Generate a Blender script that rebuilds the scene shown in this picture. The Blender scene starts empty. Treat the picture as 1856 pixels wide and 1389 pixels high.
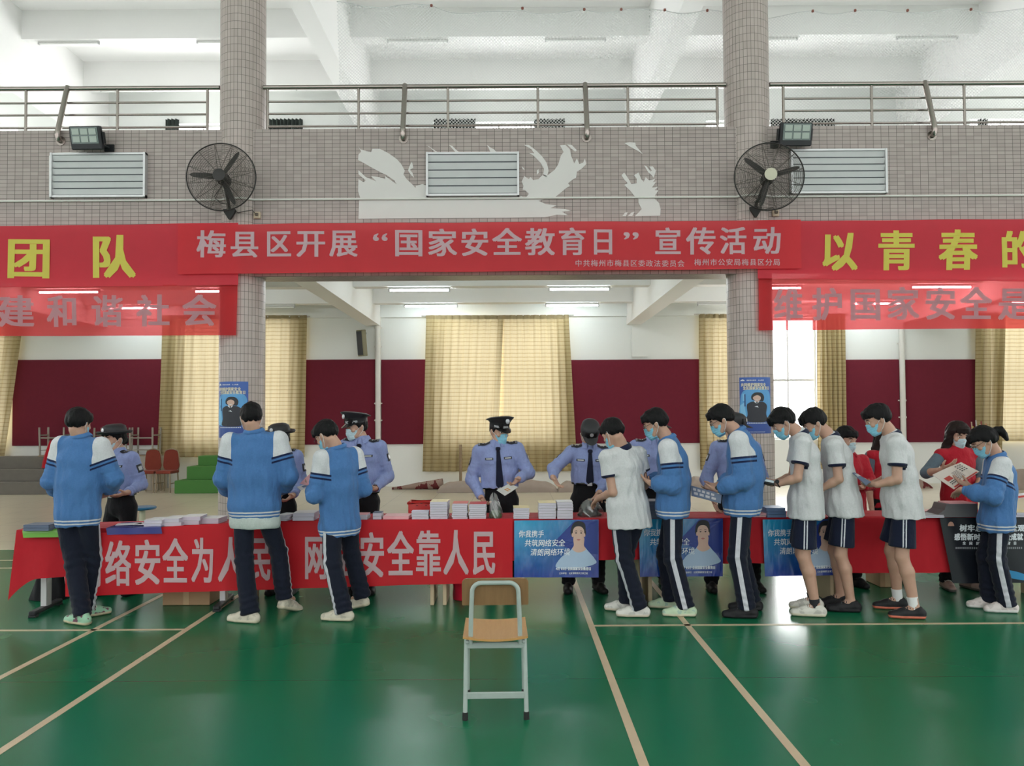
import bpy, math, random
import numpy as np
from math import sin, cos, pi, radians, atan2, hypot
from mathutils import Vector, Matrix

random.seed(7)
SC = bpy.context.scene
COL = SC.collection

# ------------------------------------------------------------------ camera
FPX, W0, H0 = 1393.0, 1856.0, 1389.0
CAMZ = 1.65
PITCH, ROLL = radians(1.6), radians(-0.34)
SHIFT = 21.6
cam_d = bpy.data.cameras.new('camera')
cam_d.sensor_fit = 'HORIZONTAL'
cam_d.sensor_width = 36.0
cam_d.lens = FPX / W0 * 36.0
cam_d.shift_y = SHIFT / W0
cam_d.clip_end = 300
cam = bpy.data.objects.new('camera', cam_d)
CM = Matrix.Translation((0, 0, CAMZ)) @ Matrix.Rotation(radians(90) + PITCH, 4, 'X') @ Matrix.Rotation(ROLL, 4, 'Z')
cam.matrix_world = CM
COL.objects.link(cam)
SC.camera = cam
CMI = CM.inverted()
CR = CM.to_3x3()


def ray(px, py):
    return CR @ Vector(((px - W0 / 2) / FPX, -(py - H0 / 2 - SHIFT) / FPX, -1.0))


def at(px, py, Y):
    d = ray(px, py)
    t = Y / d.y
    return Vector((d.x * t, Y, CAMZ + d.z * t))


def atz(px, py, Z):
    d = ray(px, py)
    t = (Z - CAMZ) / d.z
    return Vector((d.x * t, d.y * t, Z))


# ------------------------------------------------------------------ world: bright overcast sky, sun side behind the windows
SC.view_settings.view_transform = 'Standard'
SC.view_settings.look = 'None'
SC.view_settings.gamma = 1.0
SC.view_settings.use_curve_mapping = False
SC.view_settings.exposure = 0.0
SC.render.film_transparent = False
world = bpy.data.worlds.new('sky')
SC.world = world
world.use_nodes = True
wn, wl = world.node_tree.nodes, world.node_tree.links
wn.clear()
w_tc = wn.new('ShaderNodeTexCoord')
w_sx = wn.new('ShaderNodeSeparateXYZ')
w_mr = wn.new('ShaderNodeMapRange')
w_mr.inputs['From Min'].default_value = -0.15
w_mr.inputs['From Max'].default_value = 0.75
w_mr.inputs['To Min'].default_value = 1.9
w_mr.inputs['To Max'].default_value = 17.0
w_bg = wn.new('ShaderNodeBackground')
w_bg.inputs['Color'].default_value = (0.985, 0.99, 0.985, 1)
w_out = wn.new('ShaderNodeOutputWorld')
wl.new(w_tc.outputs['Generated'], w_sx.inputs[0])
wl.new(w_sx.outputs['Y'], w_mr.inputs['Value'])
wl.new(w_mr.outputs[0], w_bg.inputs['Strength'])
wl.new(w_bg.outputs[0], w_out.inputs['Surface'])
SC.cycles.max_bounces = 8
SC.cycles.diffuse_bounces = 5
SC.cycles.transparent_max_bounces = 16
SC.cycles.use_adaptive_sampling = True
SC.cycles.sample_clamp_indirect = 6.0
try:
    SC.cycles.use_denoising = True
except Exception:
    pass


# ------------------------------------------------------------------ materials
def srgb(r, g, b):
    def f(c):
        c /= 255.0
        return c / 12.92 if c <= 0.04045 else ((c + 0.055) / 1.055) ** 2.4
    return (f(r), f(g), f(b))


MATS = {}


class NT:
    def __init__(self, name):
        self.m = bpy.data.materials.new(name)
        self.m.use_nodes = True
        self.t = self.m.node_tree
        self.t.nodes.clear()
        self.out = self.n('ShaderNodeOutputMaterial')

    def n(self, typ, **kw):
        x = self.t.nodes.new(typ)
        for k, v in kw.items():
            setattr(x, k, v)
        return x

    def l(self, a, b):
        self.t.links.new(a, b)

    def val(self, sock, v):
        if isinstance(v, (tuple, list)) and len(v) == 3 and sock.type == 'RGBA':
            v = (*v, 1)
        sock.default_value = v

    def math(self, op, a, b=None, c=None, clamp=False):
        x = self.n('ShaderNodeMath', operation=op, use_clamp=clamp)
        for i, s in enumerate((a, b, c)):
            if s is None:
                continue
            if hasattr(s, 'is_linked'):
                self.l(s, x.inputs[i])
            else:
                x.inputs[i].default_value = s
        return x.outputs[0]

    def mix(self, fac, a, b):
        x = self.n('ShaderNodeMix', data_type='RGBA')
        for s, i in ((fac, 0), (a, 6), (b, 7)):
            if hasattr(s, 'is_linked'):
                self.l(s, x.inputs[i])
            else:
                self.val(x.inputs[i], s)
        return x.outputs[2]

    def attr(self, name):
        x = self.n('ShaderNodeAttribute', attribute_name=name)
        return x.outputs['Fac']

    def noise(self, scale=5.0, detail=3.0, rough=0.5, vec=None, stretch=None):
        x = self.n('ShaderNodeTexNoise')
        x.inputs['Scale'].default_value = scale
        x.inputs['Detail'].default_value = detail
        x.inputs['Roughness'].default_value = rough
        if vec is None:
            vec = self.n('ShaderNodeTexCoord').outputs['Object']
        if stretch:
            mp = self.n('ShaderNodeMapping')
            mp.inputs['Scale'].default_value = stretch
            self.l(vec, mp.inputs[0])
            vec = mp.outputs[0]
        self.l(vec, x.inputs['Vector'])
        return x.outputs['Fac']

    def bsdf(self, color, rough=0.6, metal=0.0, spec=0.5, **kw):
        b = self.n('ShaderNodeBsdfPrincipled')
        for s, v in (('Base Color', color), ('Roughness', rough), ('Metallic', metal), ('Specular IOR Level', spec)):
            if hasattr(v, 'is_linked'):
                self.l(v, b.inputs[s])
            else:
                self.val(b.inputs[s], v)
        for k, v in kw.items():
            self.val(b.inputs[k], v)
        return b

    def bump(self, b, h, strength=0.3, dist=0.01):
        x = self.n('ShaderNodeBump')
        x.inputs['Strength'].default_value = strength
        x.inputs['Distance'].default_value = dist
        self.l(h, x.inputs['Height'])
        self.l(x.outputs[0], b.inputs['Normal'])

    def done(self, b):
        self.l(b.outputs[0] if hasattr(b, 'outputs') else b, self.out.inputs['Surface'])
        MATS[self.m.name] = self.m
        return self.m


def plain(name, col, rough=0.6, metal=0.0, spec=0.5, var=0.06, scale=6.0, bump=0.0, bscale=60.0, **kw):
    """solid colour with a slight procedural variation"""
    if name in MATS:
        return MATS[name]
    t = NT(name)
    nz = t.noise(scale, 3)
    lo = tuple(max(0, c * (1 - var)) for c in col)
    hi = tuple(min(1, c * (1 + var)) for c in col)
    b = t.bsdf(t.mix(nz, lo, hi), rough, metal, spec, **kw)
    if bump:
        t.bump(b, t.noise(bscale, 3), bump, 0.004)
    return t.done(b)


def cloth(name, col, var=0.08, fold=0.35, fscale=9.0, rough=0.85, spec=0.15, stretch=(1, 1, 0.45)):
    if name in MATS:
        return MATS[name]
    t = NT(name)
    nz = t.noise(14, 3)
    lo = tuple(max(0, c * (1 - var)) for c in col)
    hi = tuple(min(1, c * (1 + var)) for c in col)
    b = t.bsdf(t.mix(nz, lo, hi), rough, 0, spec)
    b.inputs['Sheen Weight'].default_value = 0.08
    t.bump(b, t.noise(fscale, 2, 0.45, stretch=stretch), fold, 0.03)
    return t.done(b)


def emit(name, col, strength):
    t = NT(name)
    e = t.n('ShaderNodeEmission')
    t.val(e.inputs[0], col)
    e.inputs[1].default_value = strength
    return t.done(e)


# ------------------------------------------------------------------ mesh building
def link(o, parent=None):
    COL.objects.link(o)
    if parent is not None:
        o.parent = parent
    return o


def tag(o, label=None, cat=None, group=None, kind=None):
    if label: o['label'] = label
    if cat: o['category'] = cat
    if group: o['group'] = group
    if kind: o['kind'] = kind
    return o


def empty(name, loc, label=None, cat=None, group=None, rz=0.0):
    o = bpy.data.objects.new(name, None)
    o.empty_display_size = 0.1
    o.location = loc
    o.rotation_euler = (0, 0, rz)
    link(o)
    return tag(o, label, cat, group)


def copy_tree(src, loc=None, rz=None, label=None, group=None):
    kids = {}
    for o in COL.objects:
        if o.parent is not None:
            kids.setdefault(o.parent.name, []).append(o)

    def rec(o, par):
        c = o.copy()
        COL.objects.link(c)
        c.parent = par
        for k in kids.get(o.name, []):
            rec(k, c)
        return c
    r = rec(src, src.parent)
    if loc is not None: r.location = loc
    if rz is not None: r.rotation_euler = (0, 0, rz)
    if label: r['label'] = label
    if group: r['group'] = group
    return r


class MB:
    def __init__(self):
        self.v, self.f, self.mi, self.uv = [], [], [], []

    def add(self, verts, faces, mi=0, M=None):
        b = len(self.v)
        if M is not None:
            verts = [M @ Vector(p) for p in verts]
        self.v.extend([tuple(p) for p in verts])
        for f in faces:
            self.f.append(tuple(i + b for i in f))
            self.mi.append(mi)
        return self

    def box(self, c, s, mi=0, M=None, bev=0.0):
        x, y, z = s[0] / 2, s[1] / 2, s[2] / 2
        if bev <= 0:
            vs = [(c[0] + i * x, c[1] + j * y, c[2] + k * z) for i in (-1, 1) for j in (-1, 1) for k in (-1, 1)]
            fs = [(0, 1, 3, 2), (4, 6, 7, 5), (0, 4, 5, 1), (2, 3, 7, 6), (0, 2, 6, 4), (1, 5, 7, 3)]
            return self.add(vs, fs, mi, M)
        bev = min(bev, x * .49, y * .49, z * .49)
        vs, idx = [], {}
        for i in (-1, 1):
            for j in (-1, 1):
                for k in (-1, 1):
                    for a in range(3):
                        d = [x, y, z]
                        p = [i * (x - bev), j * (y - bev), k * (z - bev)]
                        p[a] = (i, j, k)[a] * d[a]
                        idx[(i, j, k, a)] = len(vs)
                        vs.append((c[0] + p[0], c[1] + p[1], c[2] + p[2]))
        fs = []
        I = idx
        for s_ in (-1, 1):
            fs.append([I[(s_, -1, -1, 0)], I[(s_, 1, -1, 0)], I[(s_, 1, 1, 0)], I[(s_, -1, 1, 0)]][::s_])
            fs.append([I[(-1, s_, -1, 1)], I[(1, s_, -1, 1)], I[(1, s_, 1, 1)], I[(-1, s_, 1, 1)]][::-s_])
            fs.append([I[(-1, -1, s_, 2)], I[(1, -1, s_, 2)], I[(1, 1, s_, 2)], I[(-1, 1, s_, 2)]][::s_])
        for a_, b_, o_ in ((0, 1, 2), (0, 2, 1), (1, 2, 0)):
            for s1 in (-1, 1):
                for s2 in (-1, 1):
                    def key(o, ax):
                        q = [0, 0, 0]
                        q[a_], q[b_], q[o_] = s1, s2, o
                        return I[(*q, ax)]
                    fs.append([key(-1, a_), key(1, a_), key(1, b_), key(-1, b_)])
        for i in (-1, 1):
            for j in (-1, 1):
                for k in (-1, 1):
                    fs.append([I[(i, j, k, 0)], I[(i, j, k, 1)], I[(i, j, k, 2)]])
        # orient outward
        cc = Vector(c)
        out = []
        for f in fs:
            a, b2, d = (Vector(vs[f[q]]) for q in range(3))
            nrm = (b2 - a).cross(d - a)
            m = sum((Vector(vs[q]) for q in f), Vector()) / len(f) - cc
            out.append(tuple(f) if nrm.dot(m) > 0 else tuple(reversed(f)))
        return self.add(vs, out, mi, M)

    def tube(self, path, r, seg=10, mi=0, M=None, closed=False, caps=True):
        """tube along a polyline; r a number or one radius per point"""
        P = [Vector(p) for p in path]
        n = len(P)
        R = r if isinstance(r, (list, tuple)) else [r] * n
        vs, prev = [], None
        for i in range(n):
            if closed:
                t = P[(i + 1) % n] - P[i - 1]
            else:
                t = P[min(i + 1, n - 1)] - P[max(i - 1, 0)]
            t = t.normalized() if t.length > 1e-9 else Vector((0, 0, 1))
            if prev is None:
                a = Vector((0, 0, 1)) if abs(t.z) < 0.9 else Vector((1, 0, 0))
                u = t.cross(a).normalized()
            else:
                u = (prev - t * prev.dot(t))
                u = u.normalized() if u.length > 1e-6 else t.orthogonal().normalized()
            prev = u
            w = t.cross(u)
            for k in range(seg):
                a = 2 * pi * k / seg
                vs.append(P[i] + (u * cos(a) + w * sin(a)) * R[i])
        fs = []
        for i in range(n if closed else n - 1):
            j = (i + 1) % n
            for k in range(seg):
                k2 = (k + 1) % seg
                fs.append((i * seg + k, i * seg + k2, j * seg + k2, j * seg + k))
        if caps and not closed:
            fs.append(tuple(range(seg))[::-1])
            fs.append(tuple((n - 1) * seg + k for k in range(seg)))
        return self.add(vs, fs, mi, M)

    def lathe(self, prof, c=(0, 0, 0), seg=24, mi=0, M=None, sx=1.0, sy=1.0):
        """profile [(r, z)] turned about a vertical axis at c"""
        vs, fs = [], []
        n = len(prof)
        for r, z in prof:
            for k in range(seg):
                a = 2 * pi * k / seg
                vs.append((c[0] + r * cos(a) * sx, c[1] + r * sin(a) * sy, c[2] + z))
        for i in range(n - 1):
            for k in range(seg):
                k2 = (k + 1) % seg
                fs.append((i * seg + k, i * seg + k2, (i + 1) * seg + k2, (i + 1) * seg + k))
        fs.append(tuple(range(seg))[::-1])
        fs.append(tuple((n - 1) * seg + k for k in range(seg)))
        return self.add(vs, fs, mi, M)

    def prism(self, poly, d, mi=0, M=None):
        """2D polygon (x, z) at y = 0 given depth d towards +y; use M to place it"""
        n = len(poly)
        vs = [(p[0], 0, p[1]) for p in poly] + [(p[0], d, p[1]) for p in poly]
        fs = [tuple(range(n)), tuple(range(2 * n - 1, n - 1, -1))]
        for i in range(n):
            j = (i + 1) % n
            fs.append((i, n + i, n + j, j))
        return self.add(vs, fs, mi, M)

    def grid(self, fn, nu, nv, mi=0, thick=None, M=None):
        """surface fn(u, v) in [0,1]^2; thick: a vector that turns the sheet into a thin solid"""
        P = [[Vector(fn(i / nu, j / nv)) for j in range(nv + 1)] for i in range(nu + 1)]
        idx = lambda i, j: i * (nv + 1) + j
        vs = [p for row in P for p in row]
        fs = [(idx(i, j), idx(i + 1, j), idx(i + 1, j + 1), idx(i, j + 1)) for i in range(nu) for j in range(nv)]
        if thick is not None:
            T = Vector(thick)
            N = len(vs)
            vs = vs + [p + T for p in vs]
            fs = fs + [tuple(q + N for q in reversed(f)) for f in fs]
            rim = [idx(i, 0) for i in range(nu + 1)] + [idx(nu, j) for j in range(1, nv + 1)] + \
                  [idx(i, nv) for i in range(nu - 1, -1, -1)] + [idx(0, j) for j in range(nv - 1, 0, -1)]
            for a in range(len(rim)):
                p, q = rim[a], rim[(a + 1) % len(rim)]
                fs.append((p, p + N, q + N, q))
        return self.add(vs, fs, mi, M)

    def build(self, name, mats, parent=None, smooth=False, uvf=None, auto=None):
        me = bpy.data.meshes.new(name)
        me.from_pydata(self.v, [], self.f)
        if not isinstance(mats, (list, tuple)):
            mats = [mats]
        for m in mats:
            me.materials.append(m)
        if len(mats) > 1:
            me.polygons.foreach_set('material_index', self.mi)
        if uvf is not None:
            ul = me.uv_layers.new(name='UVMap')
            data = np.empty(len(me.loops) * 2, dtype=np.float32)
            k = 0
            for lp in me.loops:
                u, v = uvf(me.vertices[lp.vertex_index].co)
                data[k] = u
                data[k + 1] = v
                k += 2
            ul.data.foreach_set('uv', data)
        me.update()
        if smooth:
            me.polygons.foreach_set('use_smooth', [True] * len(me.polygons))
            if auto:
                try:
                    me.set_sharp_from_angle(angle=radians(auto))
                except Exception:
                    pass
        o = bpy.data.objects.new(name, me)
        return link(o, parent)


def arr_mesh(name, V, F, mats, parent=None, smooth=True, attrs=None):
    """numpy verts / quad faces"""
    me = bpy.data.meshes.new(name)
    V = np.asarray(V, dtype=np.float32)
    F = np.asarray(F, dtype=np.int32)
    me.vertices.add(len(V))
    me.vertices.foreach_set('co', V.ravel())
    k = F.shape[1]
    me.loops.add(F.size)
    me.loops.foreach_set('vertex_index', F.ravel())
    me.polygons.add(len(F))
    me.polygons.foreach_set('loop_start', np.arange(0, F.size, k, dtype=np.int32))
    try:
        me.polygons.foreach_set('loop_total', np.full(len(F), k, dtype=np.int32))
    except Exception:
        pass
    me.polygons.foreach_set('use_smooth', np.full(len(F), smooth, dtype=bool))
    for m in (mats if isinstance(mats, (list, tuple)) else [mats]):
        me.materials.append(m)
    for an, av in (attrs or {}).items():
        a = me.attributes.new(an, 'FLOAT', 'POINT')
        a.data.foreach_set('value', np.asarray(av, dtype=np.float32))
    me.update(calc_edges=True)
    me.validate()
    o = bpy.data.objects.new(name, me)
    return link(o, parent)


# ------------------------------------------------------------------ lettering
_fc = bpy.data.curves.new('glyph_source', 'FONT')
_fc.size = 1.0
_fc.resolution_u = 2
_fo = bpy.data.objects.new('glyph_source', _fc)
COL.objects.link(_fo)
_glyphs = {}


def glyph(ch, bold):
    k = (ch, bold)
    if k not in _glyphs:
        _fc.body = ch
        _fc.offset = bold
        dg = bpy.context.evaluated_depsgraph_get()
        dg.update()
        me = bpy.data.meshes.new_from_object(_fo.evaluated_get(dg))
        _glyphs[k] = ([tuple(v.co) for v in me.vertices], [tuple(p.vertices) for p in me.polygons])
        bpy.data.meshes.remove(me)
    return _glyphs[k]


def letters(mb, text, cells, fn, bold=0.03, mi=0):
    """put each character of text into its cell (u0, u1, v0, v1), v up; fn(u, v) -> point"""
    for ch, (u0, u1, v0, v1) in zip(text, cells):
        if ch in ' \u3000':
            continue
        vs, fs = glyph(ch, 0.0)
        if not vs:
            continue
        wide = ord(ch) > 0x2E80
        adv = 1.0 if wide else max(v[0] for v in vs) + 0.04
        w = bold * (1.0 if wide else 0.5)
        for k, (ox, oy) in enumerate(((-w, -w * .5), (w, -w * .5), (-w, w * .5), (w, w * .5), (0, 0)) if bold > 0.025 else ((-w * .6, 0), (w * .6, 0))):
            pts = []
            for x, y, z in vs:
                a = (x + ox) / adv
                b = (y + oy + 0.11) / 0.99
                p = fn(u0 + (u1 - u0) * a, v0 + (v1 - v0) * b)
                pts.append((p[0], p[1] - k * 0.00025, p[2]))
            mb.add(pts, fs, mi)


def row_cells(n, u0, u1, v0, v1, fill=0.9):
    w = (u1 - u0) / n
    return [(u0 + i * w + w * (1 - fill) / 2, u0 + (i + 1) * w - w * (1 - fill) / 2, v0, v1) for i in range(n)]

# ================================================================== SETTING
# ---- materials of the building
def tile_mat(name, tu, tv, lo, hi, grout, joint=0.005, rough=0.35, bump=0.4):
    t = NT(name)
    uv = t.n('ShaderNodeUVMap').outputs[0]
    s = t.n('ShaderNodeSeparateXYZ')
    t.l(uv, s.inputs[0])
    u = t.math('DIVIDE', s.outputs[0], tu)
    v = t.math('DIVIDE', s.outputs[1], tv)
    fu, fv = t.math('FRACT', u), t.math('FRACT', v)
    ju = t.math('LESS_THAN', fu, joint / tu)
    jv = t.math('LESS_THAN', fv, joint / tv)
    j = t.math('MAXIMUM', ju, jv)
    c = t.n('ShaderNodeCombineXYZ')
    t.l(t.math('FLOOR', u), c.inputs[0])
    t.l(t.math('FLOOR', v), c.inputs[1])
    w = t.n('ShaderNodeTexWhiteNoise', noise_dimensions='2D')
    t.l(c.outputs[0], w.inputs['Vector'])
    tone = t.mix(w.outputs['Value'], lo, hi)
    stain = t.noise(0.9, 4, 0.6)
    tone = t.mix(t.math('MULTIPLY', stain, 0.35), tone, tuple(x * 0.72 for x in lo))
    gn = t.noise(3.0, 3)
    g = t.mix(gn, grout, tuple(x * 0.6 for x in grout))
    col = t.mix(j, tone, g)
    b = t.bsdf(col, rough, 0, 0.4)
    t.bump(b, t.math('SUBTRACT', 1.0, j), bump, 0.003)
    return t.done(b)


WALL_TILE = tile_mat('wall_tile', 0.098, 0.0483, (0.38, 0.315, 0.295), (0.45, 0.38, 0.355), (0.13, 0.11, 0.10))
PILLAR_TILE = tile_mat('pillar_tile', 0.0468, 0.098, (0.45, 0.375, 0.345), (0.54, 0.455, 0.425), (0.15, 0.13, 0.12), joint=0.0045)
WHITE = plain('white_paint', (0.82, 0.845, 0.82), 0.8, spec=0.2, var=0.03, scale=0.7)
CEIL = plain('ceiling_paint', (0.87, 0.87, 0.855), 0.85, spec=0.2, var=0.03, scale=0.5)
MAROON = cloth('maroon_felt', (0.142, 0.015, 0.029), fold=0.06, fscale=3, stretch=(1, 1, 1))
STEEL = plain('steel', (0.36, 0.315, 0.29), 0.24, 0.95, var=0.05)
PVC = plain('pvc', (0.72, 0.71, 0.67), 0.5)
DARK = plain('dark_metal', (0.02, 0.021, 0.024), 0.45, 0.3)
SILVER = plain('silver_frame', (0.62, 0.62, 0.63), 0.4, 0.5)


def green_floor():
    t = NT('green_court')
    co = t.n('ShaderNodeTexCoord').outputs['Object']
    n1 = t.noise(0.8, 2, 0.5, co)
    col = t.mix(n1, (0.006, 0.118, 0.053), (0.008, 0.138, 0.064))
    rg = t.n('ShaderNodeMapRange')
    t.l(t.noise(1.6, 2, 0.5, co), rg.inputs[0])
    rg.inputs[3].default_value = 0.22
    rg.inputs[4].default_value = 0.30
    sx = t.n('ShaderNodeSeparateXYZ')
    t.l(co, sx.inputs[0])
    seam = t.math('LESS_THAN', t.math('FRACT', t.math('DIVIDE', t.math('ADD', sx.outputs[1], 0.53), 1.8)), 0.0045)
    col = t.mix(t.math('MULTIPLY', seam, 0.45), col, (0.003, 0.05, 0.025))
    b = t.bsdf(col, rg.outputs[0], 0, 0.2)
    t.bump(b, t.noise(1.6, 1, 0.4, co, stretch=(0.5, 1, 1)), 0.03, 0.03)
    return t.done(b)


def beige_floor():
    t = NT('beige_tiles')
    co = t.n('ShaderNodeTexCoord').outputs['Object']
    s = t.n('ShaderNodeSeparateXYZ')
    t.l(co, s.inputs[0])
    f = [t.math('LESS_THAN', t.math('FRACT', t.math('DIVIDE', s.outputs[i], 0.8)), 0.008) for i in (0, 1)]
    j = t.math('MAXIMUM', *f)
    col = t.mix(t.noise(1.2, 4, 0.6, co), (0.52, 0.47, 0.36), (0.62, 0.57, 0.46))
    col = t.mix(j, col, (0.16, 0.14, 0.11))
    b = t.bsdf(col, 0.28, 0, 0.5)
    t.bump(b, t.noise(3, 2, 0.5, co), 0.05, 0.03)
    return t.done(b)


def box_obj(name, x, y, z, mat, kind='structure', parent=None, bev=0.0):
    m = MB()
    m.box(((x[0] + x[1]) / 2, (y[0] + y[1]) / 2, (z[0] + z[1]) / 2), (x[1] - x[0], y[1] - y[0], z[1] - z[0]), bev=bev)
    o = m.build(name, mat, parent)
    if kind: o['kind'] = kind
    return o


XL, XR = -16.6, 16.2
Y_EDGE, Y_WALL, Y_PIL, Y_BACK = 9.77, 9.65, 9.85, 18.3
PIL_X = [-9.97, -3.46, 3.06, 9.58]
R_PIL = 0.283
fl = box_obj('floor', (XL, XR), (-13, Y_EDGE), (-0.15, 0), green_floor())
fl2 = box_obj('floor_tiles', (XL, XR), (Y_EDGE, Y_BACK + 0.3), (-0.15, 0), beige_floor())

# court lines painted on the green floor
LINE = plain('court_line', (0.52, 0.40, 0.27), 0.4, var=0.12, scale=5)


def court_line(name, x, y):
    m = MB()
    m.box(((x[0] + x[1]) / 2, (y[0] + y[1]) / 2, 0.0012), (x[1] - x[0], y[1] - y[0], 0.0020))
    o = m.build(name, LINE)
    o['kind'] = 'structure'


for i, xx in enumerate((-2.552, -3.279, 0.612, 1.368)):
    court_line('floor_line_%d' % (i + 1), (xx - 0.024, xx + 0.024), (1.2, 8.9))
court_line('floor_line_5', (XL + 0.1, -2.576), (6.03, 6.07))
court_line('floor_line_6', (0.636, XR - 0.1), (6.07, 6.11))
court_line('floor_line_7', (XL + 0.1, -3.1), (8.55, 8.59))
court_line('floor_line_8', (XL + 0.1, -3.1), (9.02, 9.06))

# ---- walls of the far side, windows left open between the pieces
WIN_LO = [(-14.9, -12.05), (-7.80, -5.22), (-1.72, 1.15), (4.66, 7.30), (11.35, 14.2)]
WIN_HI = [(-14.9, -11.85), (-8.25, -5.05), (-1.86, 1.30), (4.70, 7.75), (11.05, 14.3)]


def pierced(names, wins, z0, z1, s0, s1):
    x = XL
    nm = iter(names)
    for a, b in wins + [(XR, XR)]:
        if a - x > 0.01:
            box_obj(next(nm), (x, a), (Y_BACK, Y_BACK + 0.24), (z0, z1), WHITE)
        if b > a:
            m = MB()
            m.box(((a + b) / 2, Y_BACK + 0.12, (z0 + s0) / 2), (b - a, 0.24, s0 - z0))
            m.box(((a + b) / 2, Y_BACK + 0.12, (s1 + z1) / 2), (b - a, 0.24, z1 - s1))
            o = m.build(next(nm), WHITE)
            o['kind'] = 'structure'
        x = b


pierced(['wall_back'] + ['wall_back.%03d' % i for i in range(1, 20)], WIN_LO, 0, 4.9, 1.06, 3.97)
pierced(['wall_back_upper'] + ['wall_back_upper.%03d' % i for i in range(1, 20)], WIN_HI, 4.9, 9.9, 5.9, 8.74)
box_obj('trim_1', (XL, XR), (Y_BACK - 0.10, Y_BACK), (4.02, 4.9), WHITE)          # wall beam over the lower windows
box_obj('trim_2', (2.86, 3.24), (Y_BACK - 0.06, Y_BACK), (3.05, 4.02), WHITE)     # pilaster under the main beam
# window frames and glass
ALU = plain('window_aluminium', (0.60, 0.60, 0.58), 0.45, 0.3)
gl = NT('window_glass')
_a, _b, _m = gl.n('ShaderNodeBsdfTransparent'), gl.n('ShaderNodeBsdfGlossy'), gl.n('ShaderNodeMixShader')
_b.inputs['Roughness'].default_value = 0.05
_m.inputs[0].default_value = 0.06
gl.l(_a.outputs[0], _m.inputs[1])
gl.l(_b.outputs[0], _m.inputs[2])
GLASS = gl.done(_m)
for i, (wins, s0, s1, bars) in enumerate(((WIN_LO, 1.06, 3.97, (2.48,)), (WIN_HI, 5.9, 8.74, (7.6,)))):
    for k, (a, b) in enumerate(wins):
        m = MB()
        t = 0.05
        yc = Y_BACK + 0.16
        for z in (s0 + t / 2, s1 - t / 2) + bars:
            m.box(((a + b) / 2, yc, z), (b - a, 0.06, t))
        for q in range(5):
            x = a + t / 2 + (b - a - t) * q / 4
            m.box((x, yc, (s0 + s1) / 2), (t if q % 2 == 0 else 0.035, 0.055, s1 - s0))
        o = m.build('window_%d' % (i * 5 + k + 1), ALU)
        o['kind'] = 'structure'
        g = MB()
        g.box(((a + b) / 2, yc, (s0 + s1) / 2), (b - a - 0.02, 0.006, s1 - s0 - 0.02))
        g.build('pane', GLASS, o)

# ---- upper slab, beams, roof
box_obj('ceiling_gallery', (XL, XR), (Y_WALL + 0.35, Y_BACK), (4.75, 5.0), CEIL)
box_obj('ceiling_upper', (XL, XR), (Y_WALL, Y_BACK + 0.24), (9.75, 9.95), CEIL)
for i, x in enumerate(PIL_X):
    box_obj('beam_lower_%d' % (i + 1), (x - 0.01, x + 0.34) if x < 0 else (x - 0.32, x + 0.03), (Y_PIL, Y_BACK), (3.82, 4.75), CEIL)
    box_obj('beam_upper_%d' % (i + 1), (x - 0.04, x + 0.31) if x < 0 else (x - 0.30, x + 0.05), (Y_PIL, Y_BACK), (8.22, 9.75), CEIL)
for i, y in enumerate((10.75, 12.9, 15.05, 17.25)):
    box_obj('beam_cross_lower_%d' % (i + 1), (XL, XR), (y, y + 0.28), (4.22, 4.75), CEIL)
    box_obj('beam_cross_upper_%d' % (i + 1), (XL, XR), (y - 0.05, y + 0.25), (9.17, 9.75), CEIL)
# tiled parapet wall of the gallery
for i, (a, b) in enumerate(zip([XL] + PIL_X, PIL_X + [XR])):
    m = MB()
    a2 = a + (0.16 if i else 0)
    b2 = b - (0.16 if i < 4 else 0)
    m.box(((a2 + b2) / 2, Y_WALL + 0.18, 4.37), (b2 - a2, 0.36, 1.88))
    o = m.build('wall_gallery_%d' % (i + 1), WALL_TILE, uvf=lambda c: (c.x + 20 + (c.y - Y_WALL), c.z + (c.y - Y_WALL)))
    o['kind'] = 'structure'
# hall roof and walls on the camera's side (the hall stays open to the daylight behind the camera)
box_obj('ceiling_hall', (XL, XR), (-13, Y_WALL), (11.2, 11.4), CEIL)
box_obj('wall_hall_header', (XL, XR), (Y_WALL + 0.001, Y_WALL + 0.3), (9.95, 11.2), WHITE)
for nm, x in (('wall_left', XL - 0.2), ('wall_right', XR)):
    m = MB()
    m.box((x + 0.1, 4.3, 0.6), (0.2, 28.5, 1.2))
    m.box((x + 0.1, 4.3, 9.6), (0.2, 28.5, 3.4))
    for q in range(3):
        m.box((x + 0.1, -9 + q * 6.65, 4.5), (0.2, 1.9, 6.7))
    m.box((x + 0.1, 14.1, 4.5), (0.2, 8.6, 6.7))
    o = m.build(nm, WHITE)
    o['kind'] = 'structure'

# pillars
for i, x in enumerate(PIL_X):
    m = MB()
    seg = 48
    vs, fs = [], []
    zs = (0.0, 10.2)
    for z in zs:
        for k in range(seg):
            a = 2 * pi * k / seg
            vs.append((x + R_PIL * cos(a), Y_PIL + R_PIL * sin(a), z))
    fs = [(k, (k + 1) % seg, seg + (k + 1) % seg, seg + k) for k in range(seg)]
    m.add(vs, fs)
    me_o = m.build('pillar', PILLAR_TILE, smooth=True)
    ul = me_o.data.uv_layers.new(name='UVMap')
    for p in me_o.data.polygons:
        k = p.index
        us = [k, k + 1, k + 1, k]
        for li, uu in zip(p.loop_indices, us):
            vz = me_o.data.vertices[me_o.data.loops[li].vertex_index].co.z
            ul.data[li].uv = (uu * 2 * pi * R_PIL / seg, vz)
    me_o['kind'] = 'structure'

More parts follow.
